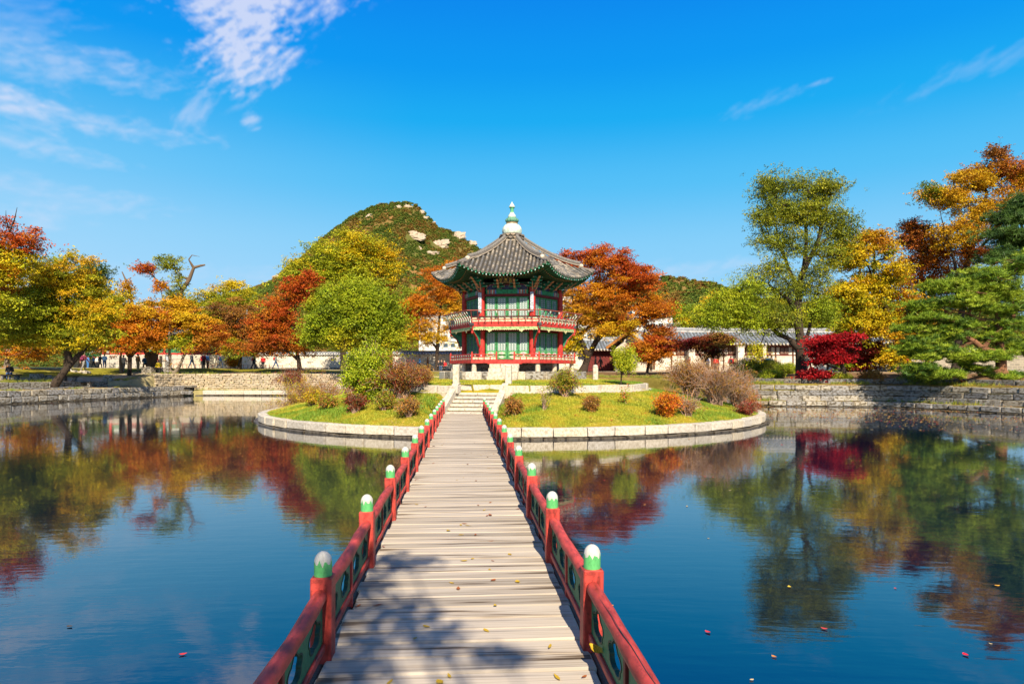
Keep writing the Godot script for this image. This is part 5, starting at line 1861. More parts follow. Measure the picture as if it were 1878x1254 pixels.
	tree("maple_tree", "orange tree with open crown just left of the pavilion", L, 82, [[0.25, [800, 690], [802, 640], [806, 580], [812, 530]], [0.12, [802, 640], [770, 600]]], [[812, 520, 50, 46, 44, "orange"], [770, 570, 42, 38, 32, "orange"], [842, 490, 32, 20, 14, "redor"], [785, 622, 48, 22, 22, "amber"], [850, 570, 40, 56, 24, "amber"], [745, 628, 22, 9, 8, "redor"], [860, 630, 30, 20, 10, "yellow"]], {"cs": 1.0, "flat": 0.4})
	var R := "trees along the right bank"
	tree("zelkova_tree", "broad orange red tree with forked trunk right of the pavilion", R, 71, [[0.42, [1068, 684], [1078, 655], [1094, 625], [1105, 590], [1115, 545], [1120, 500]], [0.3, [1078, 655], [1068, 630], [1056, 600], [1050, 560], [1050, 510]], [0.2, [1094, 625], [1130, 590], [1165, 560], [1190, 540]]], [[1050, 480, 44, 26, 30, "redor"], [1115, 482, 50, 30, 40, "redor"], [1165, 512, 44, 32, 40, "redor"], [1105, 535, 75, 34, 56, "orange"], [1190, 570, 38, 36, 32, "orange"], [1058, 575, 46, 44, 40, "amber"], [1130, 598, 66, 24, 36, "amber"], [1042, 622, 26, 30, 16, "yellow"], [1205, 605, 28, 20, 12, "rust"], [1100, 570, 60, 30, 30, "rust"]], {"cs": 1.0, "flat": 0.38, "per": 48})
	tree("maple_tree", "low pink and red maple in front of the tiled hall roofs", R, 64, [[0.12, [1186, 690], [1190, 670], [1200, 650], [1210, 635]]], [[1200, 630, 36, 14, 24, "redor"], [1195, 650, 36, 14, 22, "orange"], [1232, 630, 22, 10, 10, "darkred"], [1170, 640, 20, 12, 8, "redor"]], {"cs": 0.75, "flat": 0.3})
	tree("maple_tree", "small dark maple with crooked trunk before the white wall", R, 66, [[0.13, [1294, 690], [1290, 664], [1280, 645], [1275, 630]], [0.1, [1290, 664], [1305, 645], [1312, 630]]], [[1285, 630, 34, 14, 20, "darkred"], [1315, 625, 26, 16, 16, "brown"], [1305, 650, 24, 10, 8, "darkred"]], {"cs": 0.75, "flat": 0.35})
	tree("ginkgo_tree", "golden yellow tree far behind the hall roofs", R, 130, [[0.3, [1290, 690], [1292, 630], [1300, 570]]], [[1292, 578, 34, 26, 26, "yellow"], [1310, 552, 14, 22, 12, "yellow"], [1262, 592, 22, 12, 8, "yellow"]], {"cs": 1.6, "ls": 1.7})
	tree("pagoda_tree", "tall green tree with dark trunk standing on the right bank", R, 50.5, [[0.40, [1471, 704], [1470, 660], [1468, 620], [1466, 570], [1470, 530], [1478, 490], [1480, 440], [1478, 400]], [0.2, [1469, 640], [1450, 620], [1432, 612], [1412, 590], [1390, 575], [1360, 560]], [0.19, [1469, 640], [1484, 615], [1494, 590], [1500, 560]], [0.18, [1470, 530], [1455, 490], [1440, 450], [1425, 400], [1412, 370]], [0.18, [1478, 490], [1500, 450], [1512, 400], [1520, 360]], [0.12, [1440, 450], [1410, 430], [1395, 400]], [0.12, [1466, 570], [1440, 545], [1410, 520]], [0.10, [1500, 450], [1535, 425]]], [[1415, 348, 34, 22, 16, "olive"], [1508, 348, 40, 24, 20, "olive"], [1402, 395, 28, 26, 14, "olive"], [1440, 385, 34, 30, 18, "olive"], [1490, 390, 42, 34, 24, "olive"], [1535, 405, 34, 30, 16, "olive"], [1415, 440, 34, 24, 9, "olive"], [1455, 445, 42, 30, 13, "olive"], [1510, 455, 40, 30, 12, "olive"], [1410, 495, 40, 24, 11, "olive"], [1440, 530, 44, 30, 13, "olive"], [1380, 530, 40, 24, 20, "green"], [1340, 560, 48, 30, 30, "green"], [1318, 582, 44, 20, 22, "green"], [1375, 582, 40, 22, 20, "green"], [1420, 585, 36, 30, 16, "olive"], [1502, 515, 34, 36, 16, "olive"], [1510, 570, 30, 34, 14, "green"], [1545, 430, 22, 16, 8, "olive"], [1388, 640, 10, 14, 4, "ygreen"], [1465, 335, 26, 14, 8, "olive"]], {"cs": 0.64, "per": 24, "clump": "fine", "ls": 1.2, "more": 1.35, "spread": 0.55, "flat": 0.75, "layer": false})
	tree("broadleaf_tree", "golden yellow tree with dark forked trunk on the right bank", R, 54.5, [[0.36, [1643, 696], [1646, 660], [1648, 630], [1640, 595], [1622, 560], [1604, 520], [1590, 480]], [0.2, [1648, 630], [1664, 590], [1670, 540], [1668, 500]], [0.12, [1622, 560], [1590, 545], [1560, 530]], [0.1, [1604, 520], [1602, 460], [1598, 430]]], [[1555, 468, 44, 34, 34, "yellow"], [1600, 442, 48, 24, 28, "amber"], [1560, 540, 46, 40, 42, "yellow"], [1620, 505, 46, 40, 34, "yellow"], [1600, 588, 58, 34, 40, "yellow"], [1662, 565, 42, 40, 30, "amber"], [1560, 600, 30, 20, 12, "yellow"], [1640, 655, 30, 20, 14, "yellow"], [1660, 620, 40, 20, 12, "amber"]], {"cs": 0.75, "per": 38})
	tree("japanese_maple", "brilliant crimson maple beside the tall green tree", R, 47.5, [[0.14, [1552, 704], [1548, 680], [1538, 655], [1528, 630]], [0.08, [1548, 680], [1520, 670], [1500, 660]]], [[1515, 625, 36, 14, 30, "crimson"], [1510, 655, 30, 14, 24, "crimson"], [1502, 688, 32, 10, 14, "crimson"], [1552, 618, 26, 12, 16, "crimson"], [1540, 650, 32, 16, 18, "crimson"], [1500, 640, 22, 16, 12, "crimson"]], {"cs": 0.55, "flat": 0.24, "per": 28, "more": 0.6})
	tree("japanese_maple", "dark red maple in shade behind the crimson maple", R, 57, [[0.12, [1598, 690], [1596, 660], [1590, 640]], [0.08, [1596, 660], [1625, 650]]], [[1585, 640, 40, 20, 22, "darkred"], [1622, 655, 28, 16, 14, "darkred"], [1570, 670, 26, 14, 10, "darkred"], [1555, 665, 20, 12, 6, "green"]], {"cs": 0.75, "flat": 0.35})
	tree("broadleaf_tree", "tall amber and brown tree at the upper right", R, 60, [[0.36, [1752, 700], [1760, 620], [1768, 550], [1776, 480], [1796, 410], [1812, 350]], [0.18, [1768, 550], [1745, 480], [1722, 420], [1705, 370]], [0.18, [1776, 480], [1820, 430], [1855, 380]], [0.1, [1796, 410], [1770, 370], [1755, 340]]], [[1785, 330, 48, 26, 28, "amber"], [1838, 310, 46, 26, 28, "rust"], [1735, 362, 46, 22, 24, "amber"], [1815, 385, 56, 34, 40, "amber"], [1760, 425, 52, 34, 34, "amber"], [1880, 345, 46, 44, 28, "amber"], [1712, 350, 22, 16, 8, "olive"], [1830, 280, 26, 12, 8, "brown"], [1790, 460, 50, 26, 18, "rust"]], {"cs": 0.85, "per": 38})
	tree("broadleaf_tree", "rusty brown tree between the golden tree and the pine", R, 63, [[0.24, [1702, 700], [1700, 620], [1696, 540], [1690, 470]]], [[1680, 430, 42, 30, 26, "rust"], [1712, 470, 44, 34, 32, "rust"], [1680, 512, 44, 30, 26, "orange"], [1742, 505, 44, 26, 18, "rust"], [1700, 570, 50, 34, 22, "brown"]], {"cs": 0.9, "per": 42})
	tree("broadleaf_tree", "green leafy tree filling in behind the tall green tree", R, 104, [[0.25, [1430, 690], [1430, 620], [1430, 570]]], [[1430, 570, 50, 34, 26, "ygreen"], [1500, 590, 46, 30, 24, "ygreen"], [1380, 595, 36, 20, 12, "green"], [1560, 575, 40, 44, 24, "olive"]], {"cs": 1.2, "ls": 1.2})
	tree("broadleaf_tree", "dark green tree behind the golden tree at right", R, 92, [[0.25, [1640, 690], [1640, 620], [1640, 570]]], [[1610, 580, 60, 40, 26, "dark"], [1680, 590, 50, 40, 22, "olive"], [1760, 580, 60, 50, 26, "dark"], [1840, 560, 50, 60, 24, "dark"]], {"cs": 1.4, "ls": 1.5})
	# pines: flat pads of needles on bent orange limbs
	var pads := []
	for p in [[1700, 585, 46, 11, 14], [1760, 556, 54, 13, 18], [1835, 536, 56, 15, 20], [1738, 612, 42, 11, 12], [1690, 622, 32, 10, 10], [1852, 596, 40, 11, 12], [1762, 655, 50, 10, 16], [1806, 652, 40, 9, 12], [1842, 690, 42, 10, 14], [1722, 688, 44, 10, 14], [1702, 712, 36, 9, 10], [1762, 702, 38, 9, 12], [1872, 640, 26, 11, 10], [1730, 525, 46, 14, 14], [1802, 508, 56, 16, 18], [1862, 482, 46, 20, 18], [1716, 736, 22, 7, 6], [1852, 714, 32, 9, 10], [1782, 740, 18, 5, 5], [1690, 560, 34, 12, 10], [1820, 570, 40, 10, 10], [1770, 595, 30, 10, 8], [1880, 560, 30, 14, 8], [1700, 655, 34, 10, 9], [1880, 700, 26, 12, 8], [1690, 675, 30, 9, 8], [1735, 645, 30, 8, 8], [1820, 620, 36, 8, 8], [1668, 605, 22, 9, 6], [1672, 640, 22, 8, 6], [1750, 725, 30, 8, 8], [1820, 735, 26, 8, 7], [1770, 530, 30, 10, 8], [1700, 640, 26, 8, 7], [1790, 675, 30, 8, 7]]:
		pads.append([p[0], p[1], p[2], p[3] * 1.05, p[4] * 1.1, "pine"])
	tree("pine_tree", "spreading green pine with orange limbs reaching over the water at right", R, 42.5, [[0.30, [1862, 722], [1848, 700], [1835, 680], [1838, 650], [1835, 620], [1828, 590], [1832, 560], [1840, 520], [1850, 480]], [0.14, [1835, 680], [1800, 690], [1775, 700]], [0.16, [1838, 650], [1800, 640], [1782, 625], [1760, 612], [1730, 600]], [0.12, [1828, 590], [1798, 585], [1780, 575], [1750, 570]], [0.12, [1800, 640], [1815, 615], [1830, 600], [1850, 590]], [0.1, [1782, 625], [1765, 640], [1740, 650]], [0.1, [1832, 560], [1800, 540], [1760, 535]]], pads, {"clump": "pine", "cs": 0.62, "flat": 0.26, "per": 34, "ls": 1.25, "bark": M.redbark, "layer": false, "spread": 0.48, "tip": 0.02})
	tree("pine_tree", "dark green pine behind the spreading pine, top right", R, 54, [[0.25, [1905, 700], [1900, 600], [1890, 500], [1880, 400], [1876, 350]]], [[1856, 400, 36, 16, 16, "pinedark"], [1872, 440, 40, 16, 18, "pinedark"], [1842, 470, 34, 14, 14, "pinedark"], [1880, 375, 28, 16, 12, "pinedark"], [1850, 430, 30, 12, 8, "pinedark"], [1895, 490, 40, 20, 12, "pinedark"]], {"clump": "pine", "cs": 0.9, "flat": 0.35, "per": 46, "ls": 1.6, "layer": false})
	# farther back, filling between
	var B := "trees beyond the palace grounds"
	tree("broadleaf_tree", "dim brown green thicket tree behind the lawn at far left", B, 96, [[0.2, [118, 690], [118, 650], [118, 620]]], [[90, 632, 60, 18, 22, "brown"], [150, 630, 40, 18, 14, "dark"], [30, 630, 50, 24, 18, "dark"]], {"cs": 1.5, "ls": 1.4})
	tree("broadleaf_tree", "yellowing tree behind the left palace roofs", B, 118, [[0.3, [240, 680], [240, 620], [240, 580]]], [[210, 585, 40, 26, 22, "ygreen"], [262, 590, 36, 22, 18, "yellow"], [320, 592, 40, 20, 18, "ygreen"]], {"cs": 1.7, "ls": 1.6})
	tree("broadleaf_tree", "olive tree far behind, between the round green tree and the pavilion", B, 120, [[0.3, [735, 680], [735, 620], [735, 580]]], [[740, 560, 40, 40, 22, "olive"], [700, 590, 50, 40, 22, "dark"]], {"cs": 1.7, "ls": 1.6})
	tree("broadleaf_tree", "green and orange tree at the hill foot right of the broad orange tree", B, 150, [[0.3, [1250, 680], [1250, 620], [1250, 570]]], [[1250, 572, 34, 20, 16, "green"], [1340, 560, 40, 24, 18, "ygreen"], [1225, 560, 26, 20, 10, "rust"]], {"cs": 2.0, "ls": 2.0})
	# the tree on the near bank whose boughs dapple the deck
	var ov := thing("overhanging_tree", "tree on the near bank behind the viewer, its boughs shading the deck", "tree", Vector3(3.4, 0.6, 11.5))
	var tb := MB.new()
	tb.tube([Vector3(0, 0, 0), Vector3(-0.2, 3, -0.2), Vector3(-0.6, 6, -0.8), Vector3(-1.4, 8.5, -2.0)], [0.35, 0.28, 0.2, 0.1], 10)
	var where := []
	var tint := []
	var sun := Vector3(sin(deg_to_rad(9.0)) * cos(deg_to_rad(40.0)), sin(deg_to_rad(40.0)), cos(deg_to_rad(9.0)) * cos(deg_to_rad(40.0)))
	var tips := []
	for b in [[-1.15, 6.2, 0.18, 8.6], [-0.95, 6.25, 0.12, 8.7], [-1.2, 5.55, 0.17, 8.2], [-1.1, 5.0, 0.24, 8.0], [-0.75, 4.95, 0.2, 8.4], [-0.5, 4.5, 0.17, 8.2], [-0.9, 4.55, 0.24, 7.8], [-1.0, 3.9, 0.26, 7.8], [-0.05, 4.2, 0.08, 8.3], [-1.16, 4.05, 0.22, 8.3], [-1.2, 3.4, 0.3, 8.1]]:
		tips.append([Vector3(b[0], DECK, -b[1]) + sun * (b[3] / sun.y) - ov.position, b[2]])
	for b in [[1.5, -0.5, 8.5, 0.9], [2.6, 1.0, 8.0, 1.0], [-1.5, 2.4, 8.2, 0.9], [0.4, 2.6, 8.6, 1.0], [0.5, 1.8, 10.0, 1.0], [3.4, -0.6, 7.2, 0.9]]:
		tips.append([Vector3(b[0], b[2], b[1]), b[3]])
	for q in tips:
		var e: Vector3 = q[0]
		var fork := Vector3(-0.6, 6.2, -0.8)
		tb.tube([fork, fork.lerp(e, 0.5) + Vector3(0, 0.5, 0), e], [0.06, 0.03, 0.006], 5)
		for k in int(10 + 120 * q[1] * q[1]):
			where.append(X(e + Vector3(rng.randfn(), rng.randfn() * 0.5, rng.randfn()) * 0.62 * q[1], Basis.from_euler(Vector3(rn(-0.5, 0.5), rn(0, TAU), rn(-0.5, 0.5))).scaled(Vector3.ONE * 0.5)))
			tint.append(PAL.orange[rng.randi() % 4])
	put(ov, "trunk", tb.mesh(), M.bark)
	many(ov, "crown", clump.broad0, M.leaf, where, tint)

func make_shrubs() -> void:
	var S := "shrubs on the island"
	# [px, py of the foot, width px, height px, palette, label, options]
	var list := [
		[548, 722, 66, 56, "brown", "yellow and brown leaved shrub at the left end of the island", {"pal2": "yellow", "mix": 0.5, "twigs": 90}],
		[590, 712, 74, 62, "brown", "wide brown twiggy shrub at left, between the yellow shrub and the green bush", {"twigs": 140, "leaves": 5}],
		[628, 704, 60, 50, "brown", "brown twiggy shrub directly left of the green bush", {"twigs": 110, "leaves": 5}],
		[575, 698, 56, 36, "darkred", "dark brown shrub at the back left of the island", {"twigs": 90}],
		[677, 735, 66, 86, "green", "tall leafy green bush on the left of the island", {"twigs": 150, "leaves": 22, "ls": 1.5, "low": 0.05, "foot": 0.22}],
		[738, 730, 78, 52, "brown", "red brown bush right of the green bush", {"pal2": "darkred", "mix": 0.4, "twigs": 120, "leaves": 9}],
		[780, 712, 40, 30, "brown", "small brown bush beside the left stair post", {"twigs": 60, "leaves": 7}],
		[650, 757, 36, 36, "darkred", "small purple brown shrub on the front left lawn", {"twigs": 60, "leaves": 7}],
		[704, 752, 32, 32, "olive", "small olive shrub on the front left lawn, between two brown ones", {"pal2": "brown", "mix": 0.4, "twigs": 50}],
		[750, 764, 46, 32, "brown", "sparse russet shrub left of the bridge railing", {"twigs": 60, "leaves": 5}],
		[600, 750, 36, 24, "brown", "low olive brown shrub at the left rim of the lawn", {"pal2": "green", "mix": 0.4, "twigs": 50}],
		[572, 744, 40, 30, "yellow", "low yellow leaved shrub near the left rim of the lawn", {"pal2": "brown", "mix": 0.5, "twigs": 50}],
		[943, 761, 30, 28, "brown", "small brown shrub beside the right stair cheek", {"twigs": 55, "leaves": 8}],
		[998, 752, 26, 38, "olive", "thin bare stemmed shrub on the lawn right of the stairs", {"twigs": 18, "leaves": 3}],
		[1036, 727, 46, 50, "olive", "olive bush with long bare shoots in front of the pavilion podium", {"pal2": "brown", "mix": 0.35, "twigs": 90, "leaves": 10}],
		[1084, 755, 30, 26, "brown", "small grey brown shrub in the middle of the right lawn", {"twigs": 60, "leaves": 5}],
		[1147, 740, 16, 22, "green", "tiny green and red seedling below the young tree", {"pal2": "redor", "mix": 0.4, "twigs": 12, "leaves": 5}],
		[1222, 764, 48, 42, "orange", "bright orange red bush on the right lawn", {"pal2": "redor", "mix": 0.5, "twigs": 80, "leaves": 13, "low": 0.1}],
		[1228, 716, 56, 44, "brown", "brown twiggy bush behind the right lawn, left of the dense one", {"twigs": 110, "leaves": 5}],
		[1268, 728, 84, 58, "brown", "dense brown bush at the right of the island", {"twigs": 170, "leaves": 7}],
		[1300, 704, 56, 36, "darkred", "pinkish twiggy bush at the back right of the island", {"pal2": "brown", "mix": 0.6, "twigs": 90, "leaves": 5}],
		[1312, 742, 84, 62, "brown", "large pale twiggy bush right of the dense brown bush", {"twigs": 190, "leaves": 4}],
		[1352, 748, 62, 56, "brown", "grey twiggy bush near the right end of the island", {"twigs": 130, "leaves": 4}],
		[1380, 742, 34, 52, "redor", "red leaved shrub at the right end of the island", {"pal2": "brown", "mix": 0.4, "twigs": 60, "leaves": 7}],
		[1262, 762, 52, 30, "brown", "low bare shrub behind the orange red bush", {"twigs": 60, "leaves": 2}],
		[1372, 762, 40, 22, "darkred", "low red brown shrub at the right rim of the island", {"twigs": 60, "leaves": 6}],
		[1200, 706, 40, 26, "brown", "low brown bush behind the young tree", {"twigs": 70, "leaves": 6}]]
	for s in list:
		var p := sight(s[0], s[1], 22, 46)
		var d := -p.z
		var o: Dictionary = s[6]
		o["leaves"] = int(o.get("leaves", 9))
		o["twigs"] = int(o.get("twigs", 60) * (1.5 if s[2] > 50 else 0.8))
		shrub("shrub", s[5], S, p, s[2] * (1.3 if s[2] > 50 and s[4] != "green" else 1.1) / LENS * d, s[3] * (1.28 if s[2] > 50 and s[4] != "green" else 1.08) / LENS * d, s[4], o)
	var p := sight(1139, 713, 22, 46)
	var t := thing("young_tree", "young bright green tree on the right lawn of the island", "tree", p)
	var mb := MB.new()
	mb.tube([Vector3.ZERO, Vector3(0.02, 0.5, 0), Vector3(0.1, 0.9, 0.02), Vector3(0.25, 1.6, 0)], [0.035, 0.03, 0.02, 0.008], 6)
	var where := []
	var tint := []
	for i in 60:
		var a := rn(0, TAU)
		var r := sqrt(rng.randf()) * 0.62
		var e := Vector3(0.28 + cos(a) * r, 0.55 + rn(0.2, 1.35) * (1.1 - 0.4 * r), sin(a) * r)
		mb.tube([Vector3(0.05, 0.45 + 0.3 * rng.randf(), 0), Vector3(e.x * 0.6, e.y * 0.75, e.z * 0.6), e], [0.01, 0.007, 0.003], 3)
		for k in 12:
			where.append(X(Vector3(0.05, 0.5, 0).lerp(e, rn(0.4, 1.08)) + Vector3(rn(-1, 1), rn(-1, 1), rn(-1, 1)) * 0.07, Basis.from_euler(Vector3(rn(-0.9, 0.9), rn(0, TAU), rn(-0.9, 0.9)))))
			tint.append(PAL.green[rng.randi() % 3] if i % 5 else PAL.ygreen[0])
	put(t, "trunk", mb.mesh(), M.bark)
	many(t, "crown", clump.small0, M.leaf, where, tint)
	# low growth in front of the hall on the right bank
	for s in [[1380, 62, 54, 26, "olive", "low green hedge plants in front of the standing visitors, nearest the island"], [1410, 61, 46, 24, "olive", "low green hedge plants left of the tall green tree"], [1440, 58, 40, 16, "green", "patch of low green plants by the tall green tree"], [1360, 57, 60, 12, "green", "low green tuft on the terrace above the right bank wall"], [1415, 54, 50, 10, "green", "flat green tuft at the top of the right bank wall"], [1600, 47.2, 40, 20, "brown", "brown weedy plant drooping over the right bank wall below the golden tree"], [1690, 45.5, 60, 26, "pine", "green weedy growth over the right bank wall, just left of the pine"], [1545, 47.6, 34, 14, "olive", "olive weedy plant on the right bank wall below the crimson maple"]]:
		shrub("shrub", s[5], "low plants on the right bank", onland(s[0], s[1]), s[2] / LENS * s[1], s[3] / LENS * s[1], s[4], {"twigs": 70, "leaves": 14, "ls": 1.4, "low": 0.1, "foot": 0.4})
	shrub("shrub", "small orange leaved bush on the left lawn before the palace steps", "low plants on the left bank", onland(428, 80), 26 / LENS * 80, 22 / LENS * 80, "orange", {"twigs": 50, "leaves": 14, "ls": 1.6, "foot": 0.3, "pal2": "yellow"})
	shrub("shrub", "dark twiggy bush above the rubble wall behind the island shrubs", "low plants on the left bank", onland(535, 66), 56 / LENS * 66, 40 / LENS * 66, "darkred", {"twigs": 130, "leaves": 7, "ls": 1.4, "foot": 0.3})
# ---------------------------------------------------------------- halls and walls
func tiled_roof(parent: Node3D, l: float, dep: float, y_e: float, y_r: float, over: float, pitch: float, lime := false) -> void:
	var half := dep / 2 + over
	var L := l + over * 1.6
	var pt := func(x: float, t: float, sd: float) -> Vector3:  # t: 0 ridge, 1 eave
		var lift := 0.28 * pow(absf(x) / (L / 2), 4.0)
		return Vector3(x, y_r - (y_r - y_e) * (t * 1.25 - 0.25 * t * t) + lift, half * t * sd)
	var sh := MB.new()
	sh.col = Color(0.10, 0.11, 0.125)
	var rows_m := MB.new()
	var ends := MB.new()
	for sd in [-1.0, 1.0]:
		var rows := []
		for i in 6:
			var row := []
			for j in 25:
				row.append(pt.call(-L / 2 + L * j / 24.0, i / 5.0, sd))
			rows.append(row)
		sh.sheet(rows, false, sd > 0)
		var under := []
		for i in 2:
			var row := []
			for j in 25:
				row.append(pt.call(-L / 2 + L * j / 24.0, [0.55, 1.0][i], sd) - Vector3(0, 0.16, 0))
			under.append(row)
		sh.col = Color(0.16, 0.07, 0.04)
		sh.sheet(under, false, sd < 0)
		sh.col = Color(0.10, 0.11, 0.125)
		var n := int(L / pitch)
		for k in n:
			var x := -L / 2 + L * (k + 0.5) / n
			var v := rn(0.75, 1.15)
			rows_m.col = Color(0.22 * v, 0.25 * v, 0.295 * v)
			var rw := []
			for i in 6:
				var p: Vector3 = pt.call(x, i / 5.0, sd)
				var row := []
				for q in 4:
					var a := PI * q / 3.0
					row.append(p + Vector3(cos(a) * pitch * 0.27, sin(a) * pitch * 0.27 + 0.01, 0))
				rw.append(row)
			rows_m.sheet(rw, false, sd > 0)
			ends.col = Color(0.62, 0.6, 0.56) if lime else Color(0.30, 0.31, 0.33)
			ends.box(X(pt.call(x, 1.0, sd) + Vector3(0, 0.03, 0.03 * sd)), Vector3(pitch * 0.55, pitch * 0.5, 0.06))
			ends.col = Color(0.34, 0.13, 0.07)
			ends.box(X(pt.call(x, 0.97, sd) + Vector3(0, -0.13, 0)), Vector3(0.09, 0.09, 0.5))
			ends.col = Color(0.55, 0.45, 0.34)
			ends.box(X(pt.call(x, 0.97, sd) + Vector3(0, -0.13, 0.255 * sd)), Vector3(0.1, 0.1, 0.02))
	var r := put(parent, "roof", sh.mesh(), M.rooftile)
	put(r, "tile_rows", rows_m.mesh(), M.rooftile).set_meta("kind", "stuff")
	put(r, "eave_ends", ends.mesh(), M.plain).set_meta("kind", "stuff")
	var rd := MB.new()
	for lay in 3:
		rd.col = [Color(0.42, 0.42, 0.42), Color(0.22, 0.23, 0.25), Color(0.30, 0.31, 0.34)][lay]
		var rws := [[], [], [], []]
		for j in 25:
			var p: Vector3 = pt.call(-L / 2 + L * j / 24.0, 0.0, 1.0)
			var w: float = [0.2, 0.17, 0.13][lay]
			var y: float = [-0.05, 0.15, 0.30][lay]
			rws[0].append(p + Vector3(0, y, -w)); rws[1].append(p + Vector3(0, y + 0.15, -w)); rws[2].append(p + Vector3(0, y + 0.15, w)); rws[3].append(p + Vector3(0, y, w))
		rd.sheet(rws, false, true)
	put(r, "ridge", rd.mesh(), M.rooftile)
	for sx in [-1.0, 1.0]:  # verge ridges and gables
		var v := MB.new()
		v.col = Color(0.36, 0.37, 0.38)
		for sd in [-1.0, 1.0]:
			var pts := []
			var rr := []
			for i in 7:
				pts.append(pt.call(sx * (L / 2 - 0.12), i / 6.0, sd) + Vector3(0, 0.12, 0))
				rr.append(0.14)
			v.tube(pts, rr, 6, true)
		put(r, "verge_ridge", v.mesh(), M.rooftile)
		var g := MB.new()
		g.prism(PackedVector2Array([Vector2(-dep / 2, y_e), Vector2(dep / 2, y_e), Vector2(0, y_r - 0.15)]), -0.06, 0.06, X(Vector3(sx * (l / 2 - 0.05), 0, 0), yaw(PI / 2)))
		put(parent, "gable_wall", g.mesh(), M.plaster)
		var bb := MB.new()
		bb.col = Color(0.55, 0.22, 0.05)
		for sd in [-1.0, 1.0]:
			bar(bb, pt.call(sx * (L / 2 - 0.02), 0.05, sd) - Vector3(0, 0.2, 0), pt.call(sx * (L / 2 - 0.02), 0.97, sd) - Vector3(0, 0.2, 0), 0.06, 0.3)
		put(r, "bargeboard", bb.mesh(), M.paint)

func simple_box(parent: Node3D, called: String, c: Vector3, s: Vector3, m: Material, bevel := 0.0) -> MeshInstance3D:
	var mb := MB.new()
	mb.box(Transform3D.IDENTITY, s, bevel)
	return put(parent, called, mb.mesh(), m, X(c))

